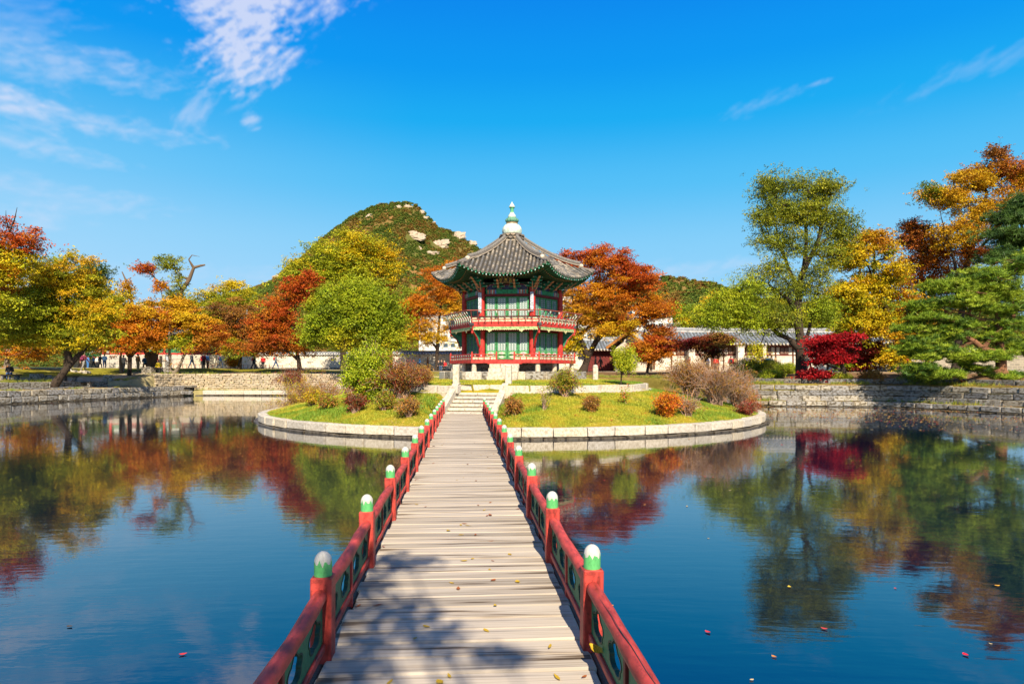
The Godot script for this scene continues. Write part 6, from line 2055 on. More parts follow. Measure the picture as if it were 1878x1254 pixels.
func make_buildings() -> void:
	# long servants' hall on the right bank
	var h := thing("tiled_hall", "long low hall with grey tiled roof, brown windows and pale lower wall at right", "building", Vector3(31.5, 2.2, -84))
	var l := 29.0
	simple_box(h, "plinth", Vector3(0, 0.1, 0.1), Vector3(l + 0.6, 0.5, 5.4), M.pale4)
	simple_box(h, "lower_wall", Vector3(0, 1.2, 0), Vector3(l, 1.72, 5), M.brickwall)
	simple_box(h, "upper_wall", Vector3(0, 2.6, 0), Vector3(l - 0.06, 1.1, 4.9), M.plaster)
	simple_box(h, "sill_beam", Vector3(0, 2.08, 2.5), Vector3(l, 0.12, 0.1), M.darkred)
	simple_box(h, "head_beam", Vector3(0, 3.1, 2.5), Vector3(l, 0.16, 0.12), M.darkred)
	var wood := mat(Color(0.13, 0.045, 0.025), 0.7, M.fine)
	for k in 14:
		var x := -l / 2 + l * (k + 0.5) / 14
		simple_box(h, "post", Vector3(-l / 2 + l * k / 14.0, 1.6, 2.5), Vector3(0.16, 2.9, 0.14), wood)
		if k == 3:
			var dr := simple_box(h, "door", Vector3(x, 1.3, 2.52), Vector3(1.0, 2.0, 0.09), wood)
			simple_box(dr, "handle", Vector3(0.3, 0, 0.06), Vector3(0.06, 0.2, 0.04), M.iron)
			continue
		var wn := simple_box(h, "window", Vector3(x, 2.6, 2.49), Vector3(1.05, 0.9, 0.08), wood)
		for s in [-1.0, 1.0]:
			simple_box(wn, "pane", Vector3(0.24 * s, -0.0, 0.04), Vector3(0.36, 0.68, 0.02), mat(Color(0.22, 0.14, 0.11), 0.8) if k == 0 and s < 0 else M.pane)
		for s in 3:
			simple_box(wn, "muntin", Vector3(0, -0.22 + 0.22 * s, 0.056), Vector3(0.86, 0.025, 0.014), wood)
	tiled_roof(h, l, 5.0, 3.35, 4.95, 0.9, 0.42, true)
	for e in [[1268, 0.75, "nearest the pavilion"], [1358, 0.75, "in the middle of the hall"], [1402, 0.4, "left of the tall green tree"]]:
		var p := at(e[0], 680, 80.6)
		var c := thing("chimney_stack", "pale square chimney pillar against the long hall, " + e[2], "chimney", Vector3(p.x, 2.15, p.z), 0, "chimney pillars of the long hall")
		simple_box(c, "shaft", Vector3(0, 1.5, 0), Vector3(e[1], 3.0, e[1]), M.plaster, 0.03)
		simple_box(c, "foot", Vector3(0, 0.1, 0), Vector3(e[1] + 0.15, 0.24, e[1] + 0.15), M.pale1, 0.02)
		simple_box(c, "head", Vector3(0, 3.08, 0), Vector3(e[1] + 0.12, 0.16, e[1] + 0.12), M.pale3, 0.02)
	h = thing("tiled_hall", "higher hall behind the long one, only its tiled roof and white eave showing", "building", Vector3(37, 2.3, -97))
	simple_box(h, "wall", Vector3(0, 2.0, 0), Vector3(31, 4.2, 5), M.plaster)
	tiled_roof(h, 31, 5, 4.2, 5.7, 1.0, 0.42, true)
	h = thing("tiled_hall", "small hall with orange bargeboard gable behind the pink maple", "building", Vector3(16.6, 2.2, -86), 0.9)
	simple_box(h, "wall", Vector3(0, 1.4, 0), Vector3(7, 2.8, 4.2), M.plaster)
	simple_box(h, "door", Vector3(0.5, 1.2, 2.12), Vector3(1.2, 2.0, 0.06), wood)
	tiled_roof(h, 7, 4.2, 2.9, 4.8, 0.9, 0.4, true)
	h = thing("tiled_hall", "low tiled gatehouse with dark red wall right of the broad orange tree trunk", "building", Vector3(12.3, 2.2, -90), 0.05)
	simple_box(h, "wall", Vector3(0, 1.4, 0), Vector3(6, 2.7, 3.6), M.darkred)
	tiled_roof(h, 6, 3.6, 2.9, 4.2, 0.8, 0.4, true)
	# walls with tile copings
	for e in [[-15.5, 13.6, 89.0, 2.25, "pale brick wall with tiled coping behind the pavilion"], [44, 84, 79.0, 2.2, "greyish brick wall with tiled coping behind the pine at right, coloured darker for tree shade"], [-40, -24, 102, 2.5, "pale stone wall behind the red maple at left"]]:
		var cx: float = (e[0] + e[1]) / 2
		var ln: float = e[1] - e[0]
		var w := thing("palace_wall", e[4], "wall", Vector3(cx, e[3], -e[2]))
		simple_box(w, "footing", Vector3(0, 0.15, 0), Vector3(ln + 0.1, 0.5, 0.75), M.stone1)
		simple_box(w, "masonry", Vector3(0, 1.3, 0), Vector3(ln, 2.0, 0.6), M.shaded_brickwall if cx > 40 else M.brickwall)
		var cp := MB.new()
		cp.col = Color(0.16, 0.17, 0.19)
		for sd in [-1.0, 1.0]:
			cp.quad(Vector3(-ln / 2, 2.62, 0), Vector3(ln / 2, 2.62, 0), Vector3(ln / 2, 2.3, 0.55 * sd), Vector3(-ln / 2, 2.3, 0.55 * sd))
			for k in int(ln / 0.4):
				var x := -ln / 2 + 0.4 * (k + 0.5)
				cp.col = Color(0.24, 0.26, 0.29) * rn(0.8, 1.15)
				cp.tube([Vector3(x, 2.66, 0), Vector3(x, 2.34, 0.56 * sd)], [0.1, 0.1], 5, true)
				cp.col = Color(0.6, 0.58, 0.54)
				cp.box(X(Vector3(x, 2.26, 0.5 * sd)), Vector3(0.18, 0.14, 0.06))
		cp.col = Color(0.2, 0.21, 0.23)
		cp.box(X(Vector3(0, 2.68, 0)), Vector3(ln, 0.2, 0.28))
		put(w, "coping_tiles", cp.mesh(), M.rooftile).set_meta("kind", "stuff")
	# palace halls on the left
	for e in [[332, 96.0, 16.0, 6.5, 4.2, 8.3, 1.9, "palace hall with red columns on a stone terrace behind the left trees"], [222, 104.0, 8.0, 6.0, 4.4, 7.6, 1.5, "smaller raised palace pavilion with red railing at far left"]]:
		var p := onland(e[0], e[1])
		var hl := thing("palace_hall", e[7], "building", Vector3(p.x, p.y, p.z), 0.12)
		var L: float = e[2]
		simple_box(hl, "terrace_core", Vector3(0, e[6] / 2 - 0.1, 0), Vector3(L + 1.6, e[6] + 0.1, e[3] + 2.0), M.pale1)
		for row in 3:
			var x: float = -(L + 1.7) / 2
			while x < (L + 1.6) / 2 - 0.4:
				var w := minf(rn(1.2, 2.2), (L + 1.7) / 2 - x)
				put(hl, "terrace_stone", stone_mesh[rng.randi() % 6], M["pale%d" % (rng.randi() % 6)], Transform3D(Basis.from_scale(Vector3(w - 0.03, e[6] / 3 - 0.02, 0.3)), Vector3(x + w / 2, e[6] * (row + 0.5) / 3, e[3] / 2 + 1.05)))
				x += w
		simple_box(hl, "wall", Vector3(0, e[6] + 1.2, 0), Vector3(L - 0.4, 2.6, e[3] - 0.6), mat(Color(0.5, 0.5, 0.42), 0.8, M.blot, Vector3(0.3, 0.3, 0.3)))
		var n := int(L / 2.2)
		for k in n + 1:
			var x := -L / 2 + L * k / n
			simple_box(hl, "column", Vector3(x, e[6] + 1.25, e[3] / 2 - 0.15), Vector3(0.3, 2.7, 0.3), M.red, 0.06)
			if k < n:
				var bx := x + L / n / 2
				var pn := simple_box(hl, "door", Vector3(bx, e[6] + 1.0, e[3] / 2 - 0.27), Vector3(L / n - 0.4, 1.7, 0.1), M.darkred if k % 3 == 1 else M.panel)
				simple_box(pn, "pane", Vector3(0, 0.25, 0.055), Vector3(L / n - 0.75, 0.8, 0.02), M.paper)
				simple_box(hl, "painted_beam", Vector3(bx, e[6] + 2.3, e[3] / 2 - 0.2), Vector3(L / n - 0.3, 0.4, 0.14), mat(Color(0.03, 0.24, 0.2), 0.7, M.blot))
				simple_box(hl, "red_panel", Vector3(bx, e[6] + 0.12, e[3] / 2 - 0.2), Vector3(L / n - 0.3, 0.3, 0.14), M.red)
		tiled_roof(hl, L, e[3], e[6] + 2.75, e[5], 1.5, 0.4)
	# pale modern blocks beyond the trees
	for e in [[1030, 1100, 546, 230.0, "white modern block half hidden by the broad orange tree"], [1160, 1234, 562, 225.0, "white modern block with stairs and windows right of the broad orange tree"], [1245, 1322, 592, 205.0, "low white building below the golden ginkgo"], [768, 850, 574, 240.0, "white modern block behind the orange tree left of the pavilion"]]:
		var a := at(e[0], e[2], e[3])
		var b := at(e[1], e[2], e[3])
		var w := b.x - a.x
		var top: float = a.y
		var g := 4.0
		var bl := thing("apartment_block", e[4], "building", Vector3((a.x + b.x) / 2, g - 1.0, a.z))
		simple_box(bl, "wall", Vector3(0, (top - g + 1.0) / 2, -5), Vector3(w, top - g + 1.0, 10), M.white)
		simple_box(bl, "roof", Vector3(0, top - g + 1.15, -5), Vector3(w + 0.5, 0.4, 10.5), M.white)
		var fl := int((top - g) / 3.0)
		for i in fl:
			for k in int(w / 2.6):
				if rng.randf() < 0.75:
					simple_box(bl, "window", Vector3(-w / 2 + 1.6 + 2.6 * k, 2.4 + 3.0 * i, 0.0), Vector3(1.5, 1.3, 0.12), M.glass)

# ---------------------------------------------------------------- mountain
const PEAK := [[150, 590], [250, 578], [340, 562], [400, 545], [440, 527], [500, 498], [550, 474], [600, 424], [630, 405], [665, 384], [700, 366], [722, 359], [745, 359], [765, 366], [780, 384], [800, 403], [830, 418], [855, 434], [872, 448], [890, 456], [930, 470], [1000, 510], [1080, 545], [1200, 575], [1400, 590]]
const HILL := [[1000, 560], [1100, 532], [1150, 512], [1190, 499], [1215, 495], [1250, 496], [1280, 500], [1298, 503], [1306, 497], [1320, 503], [1345, 516], [1400, 530], [1500, 540], [1650, 552], [1800, 560], [2000, 566]]
const LOW := [[-200, 572], [0, 566], [120, 560], [220, 553], [290, 546], [330, 547], [380, 553], [470, 566], [560, 580]]

func along_ridge(t: Array, px: float) -> float:
	if px <= t[0][0]: return t[0][1]
	for k in t.size() - 1:
		if px <= t[k + 1][0]:
			return lerpf(t[k][1], t[k + 1][1], (px - t[k][0]) / (t[k + 1][0] - t[k][0]))
	return t[-1][1]

func massif(t: Array, dr: float, reach: float, x: float, d: float) -> float:
	var px := 939.0 + x * LENS / dr
	var py := along_ridge(t, px) * 0.6 + 0.2 * along_ridge(t, px - 12) + 0.2 * along_ridge(t, px + 12)
	var top := EYE + (680.0 - py) / LENS * dr - 9.0
	var f := clampf(1.0 - absf(d - dr) / reach, 0.0, 1.0)
	f = f * (0.72 + 0.28 * f)
	return top * f + dr * 0.012 * nz.get_noise_2d(x * 90.0 / dr * 3.0, d * 90.0 / dr * 3.0) * f * (1.6 - f) * 2.0

func make_massif(called: String, label: String, t: Array, dr: float, reach: float, px0: float, px1: float, count: int, scale: float, forest: String, rocks: Array) -> void:
	var x0 := (px0 - 939.0) / LENS * dr
	var x1 := (px1 - 939.0) / LENS * dr
	var mb := MB.new()
	var rows := []
	var nx := 110
	var ny := 40
	for i in ny:
		var row := []
		for j in nx:
			var x := lerpf(x0, x1, j / (nx - 1.0))
			var d := lerpf(dr - reach, dr + reach * 0.6, i / (ny - 1.0))
			row.append(Vector3(x, massif(t, dr, reach, x, d), -d))
		rows.append(row)
	mb.sheet(rows)
	for i in mb.v.size():
		var g := nz.get_noise_2d(mb.v[i].x * 400.0 / dr, mb.v[i].y * 400.0 / dr)
		mb.c[i] = Color(0.10, 0.105, 0.03).lerp(Color(0.24, 0.13, 0.05), clampf(0.5 + g * 1.5, 0, 1))
	var o := tag(put(self, called, mb.mesh(), M.far), label, "mountain", "", "structure")
	# outcrops of bare granite
	for r in rocks:
		var d := dr - reach
		var hit := Vector3.ZERO
		while d < dr + 10.0:
			hit = at(r[0], r[1], d)
			if massif(t, dr, reach, hit.x, d) >= hit.y: break
			d += 3.0
		var rm := MB.new()
		var rws := []
		for i in 15:
			var row := []
			var th := PI * i / 14.0
			for j in 24:
				var ph := TAU * j / 24
				var q := Vector3(sin(th) * cos(ph), cos(th), sin(th) * sin(ph))
				var s := 1.0 + 0.8 * nz.get_noise_3d(q.x * 28 + r[0], q.y * 28, q.z * 28) + 0.5 * nz.get_noise_3d(q.x * 80 + r[0], q.y * 80, q.z * 80)
				row.append(Vector3(q.x * r[2], q.y * r[3] * 1.15, q.z * r[2] * 0.35) * s * dr / LENS)
			rws.append(row)
		rm.sheet(rws, true, true)
		put(o, "granite_outcrop", rm.mesh(true), M.rock, X(hit + Vector3(0, 0, -r[2] * 0.12 * dr / LENS), Basis(Vector3.RIGHT, -0.75) * Basis(Vector3.BACK, rn(-0.3, 0.3))))
	var where := []
	var tint := []
	var tries := 0
	while where.size() < count and tries < count * 4:
		tries += 1
		var x := rn(x0, x1)
		var d := rn(dr - reach * 0.97, dr + reach * 0.12)
		var y := massif(t, dr, reach, x, d)
		if y < 6.0: continue
		var p := Vector3(x, y, -d)
		var sp := Vector2(939.0 + x * LENS / d, 680.0 - (y - EYE) * LENS / d)
		var bare := false
		for r in rocks:
			if absf(sp.x - r[0]) < r[2] * 0.75 and sp.y > r[1] - r[3] * 0.5 and sp.y < r[1] + r[3] * 0.85 and rng.randf() < 0.95:
				bare = true
				break
		if bare: continue
		var s := scale * rn(0.6, 1.25)
		where.append(X(p - Vector3(0, s * 0.1, 0), yaw(rn(0, TAU)).scaled(Vector3(s, s * rn(0.7, 1.0), s))))
		var g := nz.get_noise_2d(x * 900.0 / dr, y * 1100.0 / dr) + 0.45 * rng.randfn() * 0.6
		var c := Color(0.075, 0.13, 0.022)
		if g > 0.36: c = Color(0.24, 0.11, 0.03)
		elif g > 0.17: c = Color(0.19, 0.14, 0.03)
		elif g > -0.12: c = Color(0.14, 0.17, 0.025)
		var v := rn(0.8, 1.2)
		c = c.lerp(Color(0.13, 0.15, 0.035), 0.3)
		tint.append(Color(c.r * v, c.g * v, c.b * v))
	tag(many(self, "forest", clump.tree0, M.far, where, tint), forest, "forest")

func make_mountains() -> void:
	make_massif("mountain", "steep rocky mountain wooded with pines and rust coloured trees", PEAK, 1300.0, 620.0, 150, 1400, 62000, 5.2, "dark pines and rust coloured trees covering the steep mountain",
		[[757, 433, 18, 10], [802, 447, 16, 10], [840, 434, 15, 9], [866, 446, 8, 5], [729, 380, 6, 6], [744, 379, 9, 4], [772, 388, 6, 5], [779, 399, 6, 4], [680, 396, 7, 4], [794, 408, 4, 3], [789, 464, 12, 4], [768, 455, 4, 6], [510, 508, 10, 4]])
	make_massif("hill", "low wooded hill with a rocky top right of the broad orange tree", HILL, 720.0, 330.0, 1000, 2000, 20000, 4.2, "green and brown trees covering the low hill at right", [])
	make_massif("hill", "distant low wooded ridge behind the gnarled old tree", LOW, 1700.0, 500.0, -200, 560, 5000, 12.0, "dark trees on the distant low ridge at left", [[258, 562, 10, 4]])
# ---------------------------------------------------------------- people
func sdf_mesh(bones: Array, cell: float, k: float) -> ArrayMesh:  # bones: [a, b, ra, rb]; surface nets over a smooth union of tapered capsules
	var lo := Vector3(1e9, 1e9, 1e9)
	var hi := -lo
	for b in bones:
		for e in 2:
			var r: float = b[2 + e] + k + cell
			lo = lo.min(b[e] - Vector3(r, r, r))
			hi = hi.max(b[e] + Vector3(r, r, r))
	var n := Vector3i(((hi - lo) / cell).ceil()) + Vector3i.ONE
	var f := PackedFloat32Array()
	f.resize(n.x * n.y * n.z)
	f.fill(1.0)
	for b in bones:
		var a: Vector3 = b[0]
		var d: Vector3 = b[1] - b[0]
		var dd := maxf(d.length_squared(), 1e-8)
		var reach: float = maxf(b[2], b[3]) + k + 2 * cell
		var l := Vector3i(((a.min(b[1]) - lo - Vector3.ONE * reach) / cell).floor()).max(Vector3i.ZERO)
		var h := Vector3i(((a.max(b[1]) - lo + Vector3.ONE * reach) / cell).ceil()).min(n - Vector3i.ONE)
		for z in range(l.z, h.z + 1):
			for y in range(l.y, h.y + 1):
				for x in range(l.x, h.x + 1):
					var p := lo + Vector3(x, y, z) * cell - a
					var t := clampf(p.dot(d) / dd, 0, 1)
					var v: float = (p - d * t).length() - lerpf(b[2], b[3], t)
					var i := x + n.x * (y + n.y * z)
					var w := f[i]
					var q := clampf(0.5 + 0.5 * (v - w) / k, 0, 1)
					f[i] = lerpf(v, w, q) - k * q * (1 - q)
	var mb := MB.new()
	var at_ := {}
	var st := [1, n.x, n.x * n.y]
	for z in n.z - 1:
		for y in n.y - 1:
			for x in n.x - 1:
				var i := x + n.x * (y + n.y * z)
				var s := 0
				var acc := Vector3.ZERO
				var cnt := 0
				for e in [[0, 1, 0, 0, 0, 0], [0, 0, 1, 0, 0, 1], [0, 0, 0, 1, 0, 2], [1, 0, 0, 0, 1, 1], [1, 0, 0, 0, 2, 2], [2, 0, 0, 0, 0, 0], [2, 0, 0, 0, 2, 2], [3, 0, 0, 0, 0, 0], [3, 0, 0, 0, 1, 1], [4, 0, 0, 0, 2, 2], [5, 0, 0, 0, 1, 1], [6, 0, 0, 0, 0, 0]]:
					var c0: Vector3 = [Vector3(0, 0, 0), Vector3(1, 0, 0), Vector3(0, 1, 0), Vector3(0, 0, 1), Vector3(1, 1, 0), Vector3(1, 0, 1), Vector3(0, 1, 1)][e[0]]
					var ax: int = e[5]
					var ca := c0
					var cb := c0
					cb[ax] += 1
					if cb[ax] > 1: continue
					var va := f[i + int(ca.x) + int(ca.y) * st[1] + int(ca.z) * st[2]]
					var vb := f[i + int(cb.x) + int(cb.y) * st[1] + int(cb.z) * st[2]]
					if (va < 0) != (vb < 0):
						acc += ca.lerp(cb, va / (va - vb))
						cnt += 1
				if cnt:
					at_[i] = mb.v.size()
					mb.v.append(lo + (Vector3(x, y, z) + acc / cnt) * cell)
					var g := Vector3(f[i + 1] - f[i], f[i + st[1]] - f[i], f[i + st[2]] - f[i])
					mb.n.append(g.normalized())
					mb.c.append(Color.WHITE)
	for z in range(1, n.z - 1):
		for y in range(1, n.y - 1):
			for x in range(1, n.x - 1):
				var i := x + n.x * (y + n.y * z)
				for ax in 3:
					var j: int = i + st[ax]
					if (f[i] < 0) == (f[j] < 0): continue
					var u: int = st[(ax + 1) % 3]
					var w: int = st[(ax + 2) % 3]
					if not (at_.has(i) and at_.has(i - u) and at_.has(i - w) and at_.has(i - u - w)): continue
					var a: int = at_[i]
					var b: int = at_[i - u]
					var c: int = at_[i - u - w]
					var d: int = at_[i - w]
					if f[i] < 0: mb.t.append_array([a, c, b, a, d, c])
					else: mb.t.append_array([a, b, c, a, c, d])
	return mb.mesh()

var figures := []

func make_figures() -> void:
	for pose in 4:  # 0 standing, 1 mid-stride, 2 sitting, 3 mid-stride with bent arms
		var hip := 0.90 if pose != 2 else 0.50
		var lean := [0.02, 0.05, 0.06, 0.07][pose] as float
		var V := func(x: float, y: float, z: float) -> Vector3: return Vector3(x, y, z)
		var neck := Vector3(0, hip + 0.55, lean * 0.8)
		var head := neck + Vector3(0, 0.14, 0.02)
		var skin := [[neck + Vector3(0, -0.02, 0), neck + Vector3(0, 0.07, 0.01), 0.05, 0.048], [head + Vector3(0, 0.03, -0.01), head + Vector3(0, -0.03, 0.025), 0.09, 0.068], [head + Vector3(0, -0.005, 0.09), head + Vector3(0, -0.02, 0.105), 0.012, 0.014], [head + Vector3(-0.08, 0, 0), head + Vector3(-0.085, -0.03, 0), 0.018, 0.014], [head + Vector3(0.08, 0, 0), head + Vector3(0.085, -0.03, 0), 0.018, 0.014]]
		var coat := [[Vector3(-0.06, hip + 0.08, 0), Vector3(-0.09, hip + 0.46, lean * 0.7), 0.115, 0.10], [Vector3(0.06, hip + 0.08, 0), Vector3(0.09, hip + 0.46, lean * 0.7), 0.115, 0.10], [Vector3(-0.15, hip + 0.48, lean * 0.7), Vector3(0.15, hip + 0.48, lean * 0.7), 0.075, 0.075]]
		var legs := []
		var shoes := []
		var hands := []
		for s in [-1.0, 1.0]:
			var sw: float = s * [0.02, 0.30, 0.0, -0.26][pose]
			var h := Vector3(s * 0.09, hip, 0)
			var kn := Vector3(s * 0.10, 0.49, sw * 0.55 + (0.03 if pose != 2 else 0.42))
			var an := Vector3(s * 0.10, 0.08, sw - (0.05 if sw < -0.1 else 0.0) + (0.38 if pose == 2 else 0.0))
			if pose == 2: kn.y = 0.52
			if sw < -0.1: an.y = 0.13
			legs.append([h, kn, 0.105, 0.07])
			legs.append([kn, an, 0.068, 0.05])
			shoes.append([an + Vector3(0, -0.04, -0.03), an + Vector3(s * 0.02, -0.045, 0.14), 0.05, 0.04])
			var sh := Vector3(s * 0.2, hip + 0.47, lean * 0.7)
			var el := sh + Vector3(s * 0.06, -0.27, -sw * 0.35)
			var wr := el + Vector3(-s * 0.02, -0.22, 0.08 - sw * 0.4)
			if pose == 2 or pose == 3: wr = el + Vector3(-s * 0.10, -0.06, 0.22)
			coat.append([sh, el, 0.062, 0.052])
			coat.append([el, wr, 0.05, 0.042])
			var hd := (wr - el).normalized()
			hands.append([wr, wr + hd * 0.08, 0.035, 0.032])
			for fi in 4:
				var o := Vector3(0, 0, -0.03 + 0.02 * fi)
				hands.append([wr + hd * 0.08 + o, wr + hd * [0.14, 0.155, 0.15, 0.13][fi] + o + Vector3(-s * 0.015, -0.01, 0), 0.011, 0.008])
			hands.append([wr + hd * 0.03, wr + hd * 0.08 + Vector3(-s * 0.02, 0, 0.045), 0.012, 0.009])
		var hair := [[head + Vector3(0, 0.06, -0.03), head + Vector3(0, 0.0, -0.05), 0.092, 0.075]]
		var pack := [[Vector3(-0.07, hip + 0.2, -0.2), Vector3(-0.06, hip + 0.4, -0.17), 0.10, 0.09], [Vector3(0.07, hip + 0.2, -0.2), Vector3(0.06, hip + 0.4, -0.17), 0.10, 0.09]]
		var thin := coat.map(func(b): return [b[0], b[1], b[2] - 0.015, b[3] - 0.012])
		var thinleg := legs.map(func(b): return [b[0], b[1], b[2] - 0.012, b[3] - 0.01])
		figures.append([sdf_mesh(skin + thin + thinleg + hands, 0.03, 0.03), sdf_mesh(coat, 0.03, 0.04), sdf_mesh(legs, 0.03, 0.03), sdf_mesh(shoes, 0.03, 0.02), sdf_mesh(hair, 0.03, 0.02), sdf_mesh(pack, 0.03, 0.03)])

var cloth := {}
func dye(c: Color) -> Material:
	if not cloth.has(c): cloth[c] = mat(c, 0.85)
	return cloth[c]

func person(px: float, d: float, turn: float, pose: int, top: Color, low: Color, label: String, group := "", pack = null, hair := Color(0.015, 0.012, 0.01), lift := 0.0) -> void:
	var p := onland(px, d)
	p.y += lift
	var t := thing("person", label, "person", p, turn, group)
	t.scale = Vector3.ONE * rn(0.96, 1.06)
	var f: Array = figures[pose]
	put(t, "body", f[0], dye(Color(0.50, 0.31, 0.22)))
	put(t, "jacket", f[1], dye(top))
	put(t, "trousers", f[2], dye(low))
	put(t, "shoes", f[3], dye(Color(0.03, 0.03, 0.03)))
	put(t, "hair", f[4], dye(hair))
	if pack != null:
		put(t, "backpack", f[5], dye(pack))

func make_people() -> void:
	make_figures()
	var DK := Color(0.02, 0.02, 0.025)
	var BLUE := Color(0.05, 0.16, 0.42)
	var JEAN := Color(0.05, 0.10, 0.22)
	var SKY := Color(0.06, 0.30, 0.62)
	var WHITE := Color(0.66, 0.64, 0.6)
	var RED := Color(0.48, 0.02, 0.025)
	var TAN := Color(0.34, 0.22, 0.10)
	var KHAKI := Color(0.48, 0.38, 0.22)
	var GREY := Color(0.22, 0.22, 0.23)
	var MAROON := Color(0.16, 0.03, 0.06)
	var BROWN := Color(0.14, 0.07, 0.04)
	var LB := Color(0.26, 0.42, 0.58)
	var W := "visitors walking on the left bank"
	person(17, 55.5, 0.4, 2, DK, JEAN, "person in black sitting on the left stone bench with legs down", "", null, Color(0.05, 0.03, 0.02), 0.0)
	person(123, 66, 1.4, 1, SKY, WHITE, "person in bright blue jacket half hidden by the leaning trunk", W)
	person(152, 68, 2.9, 1, MAROON, GREY, "person with maroon backpack walking away right of the leaning trunk", W, Color(0.2, 0.03, 0.09))
	person(160, 90, 2.8, 0, BLUE, BLUE, "person dressed all in blue beside the brown trunk on the left lawn", W)
	person(171, 88, -1.2, 3, Color(0.08, 0.2, 0.4), DK, "person in dark blue with bent arms, leftmost of the walking group", W)
	person(178, 92, 0.3, 0, WHITE, DK, "person in white top at the back of the walking group", W)
	person(182.5, 87, 2.6, 1, DK, DK, "person all in black in the walking group", W)
	person(186, 91, 0.5, 0, RED, DK, "person in red jacket in the walking group at left", W)
	person(191, 86, -2.6, 3, LB, JEAN, "person in pale blue jacket, rightmost of the walking group", W)
	person(208, 94, 0.5, 0, LB, JEAN, "person in light blue shirt left of the white wall corner", W)
	person(212, 92, 2.2, 0, WHITE, JEAN, "person in white shirt and jeans beside the light blue shirt", W)
	person(216, 95, -0.4, 3, BLUE, JEAN, "person in dark blue jacket behind the white shirt", W)
	person(226, 69, 0.2, 1, WHITE, GREY, "person in white top and grey trousers left of the slim orange maple trunk", W, null, Color(0.10, 0.03, 0.02))
	person(231, 92, 0.2, 0, WHITE, WHITE, "person in white far behind the slim orange maple trunk", W)
	person(252, 70, 2.7, 0, TAN, KHAKI, "person in tan jacket and khaki trousers right of the slim orange maple trunk", W)
	person(265, 70, 2.9, 3, SKY, BROWN, "person in bright blue jacket with dark backpack left of the gnarled trunk", W, JEAN)
	person(271, 73, 2.8, 0, BROWN, DK, "person in brown just left of the gnarled trunk", W)
	person(288, 82, -1.4, 1, RED, DK, "person in long red coat right of the gnarled trunk", W)
	person(290, 67.5, 0.9, 2, Color(0.6, 0.45, 0.02), DK, "person in yellow sitting low among the stones by the twin stemmed tree", "", null, Color(0.02, 0.02, 0.02), -0.05)
	person(351, 80, 1.5, 1, GREY, JEAN, "person in grey top and jeans walking before the stone terrace", W)
	person(373, 80, 2.9, 0, MAROON, DK, "person in purple jacket with large backpack before the stone terrace", W, MAROON)
	person(380, 81, 2.6, 0, BLUE, BROWN, "person in blue jacket close beside the purple jacket", W, BLUE)
	person(370, 83, 2.6, 0, RED, DK, "person in red partly behind the purple jacket", W)
	person(404, 83, 1.2, 1, LB, WHITE, "person in pale trousers with pink bag at the red panel", W, Color(0.5, 0.1, 0.15))
	person(465, 84, 2.0, 1, DK, DK, "person in black with red bag under the brown orange maple", W, RED)
	person(482, 86, 0.3, 0, RED, DK, "person in red top under the red maple at left", W)
	person(505, 83, 1.8, 1, GREY, JEAN, "person in grey with red bag left of the red maple trunk", W, RED)
	var F := "visitors on the far bank behind the pavilion"
	person(770, 84, -1.5, 1, BLUE, DK, "person in blue walking at the far wall left of the pavilion", F)
	person(784, 84, 1.4, 0, BROWN, BROWN, "person in brown standing at the far wall left of the pavilion", F)
	person(804, 82, 0.2, 2, DK, DK, "person in black sitting at the far wall left of the pavilion", F)
	person(810, 82, -0.2, 2, DK, JEAN, "person in dark clothes sitting between black and red at the far wall", F)
	person(815, 82, 0.0, 2, RED, DK, "person in red sitting at the far wall beside the pavilion", F)
	person(1092, 80, 1.2, 0, Color(0.3, 0.16, 0.08), BROWN, "person in tan behind the short stone post right of the pavilion", F)
	person(1102, 80, -1.2, 1, BROWN, BROWN, "person in brown right of the short stone post", F)
	var G := "visitors on the right bank before the long hall"
	person(1264, 76, 0.8, 1, MAROON, DK, "person in dark red bending before the first chimney pillar", G, DK)
	person(1298, 78, 2.0, 0, JEAN, DK, "person in blue behind the small dark maple", G)
	person(1314, 78, 2.8, 0, RED, DK, "person in red top by the brown hall door", G)
	person(1341, 76, 2.9, 0, RED, DK, "person in bright red jacket with dark bag left of the middle chimney pillar", G, DK)
	person(1349, 76, 2.8, 0, BROWN, DK, "person in brown right beside the bright red jacket", G, TAN)
	person(1369, 75, 0.6, 3, Color(0.2, 0.17, 0.3), GREY, "person in purple grey with bent arms right of the middle chimney pillar", G)
	person(1378, 76, 2.6, 0, BROWN, BROWN, "person in dark brown behind the low hedge", G)
	person(1392, 77, 2.9, 0, GREY, DK, "person in grey coat behind the low hedge", G)
	person(1399, 77, 2.4, 0, MAROON, DK, "person in maroon left of the narrow chimney pillar", G)
	person(1408, 76, 2.7, 3, BLUE, DK, "person in blue jacket right of the narrow chimney pillar", G)
	person(1416, 76, -2.5, 0, GREY, BROWN, "person in grey jacket, second from the right behind the low hedge", G)
	person(1423, 76, -2.2, 0, TAN, GREY, "person in tan jacket, rightmost behind the low hedge", G)
	person(1479, 74, 2.8, 0, DK, DK, "person in black just right of the tall tree trunk", G)
	person(1485, 75, 2.2, 3, WHITE, DK, "person in white shirt right of the tall tree trunk", G)
	person(1578, 72, 1.2, 1, DK, DK, "person in black in the shade left of the dark red maple", G)
	person(1588, 72, -1.0, 0, DK, JEAN, "person in dark jeans in the shade of the dark red maple", G)
	person(1604, 72, 1.2, 1, Color(0.2, 0.1, 0.08), DK, "person in brown walking in the shade behind the dark red maple", G)
	person(1615, 73, 0.3, 3, MAROON, GREY, "person in dark red standing in the shade left of the golden tree trunk", G)
	person(1652, 66, 2.6, 0, JEAN, JEAN, "person in dark blue right of the golden tree trunk", G)
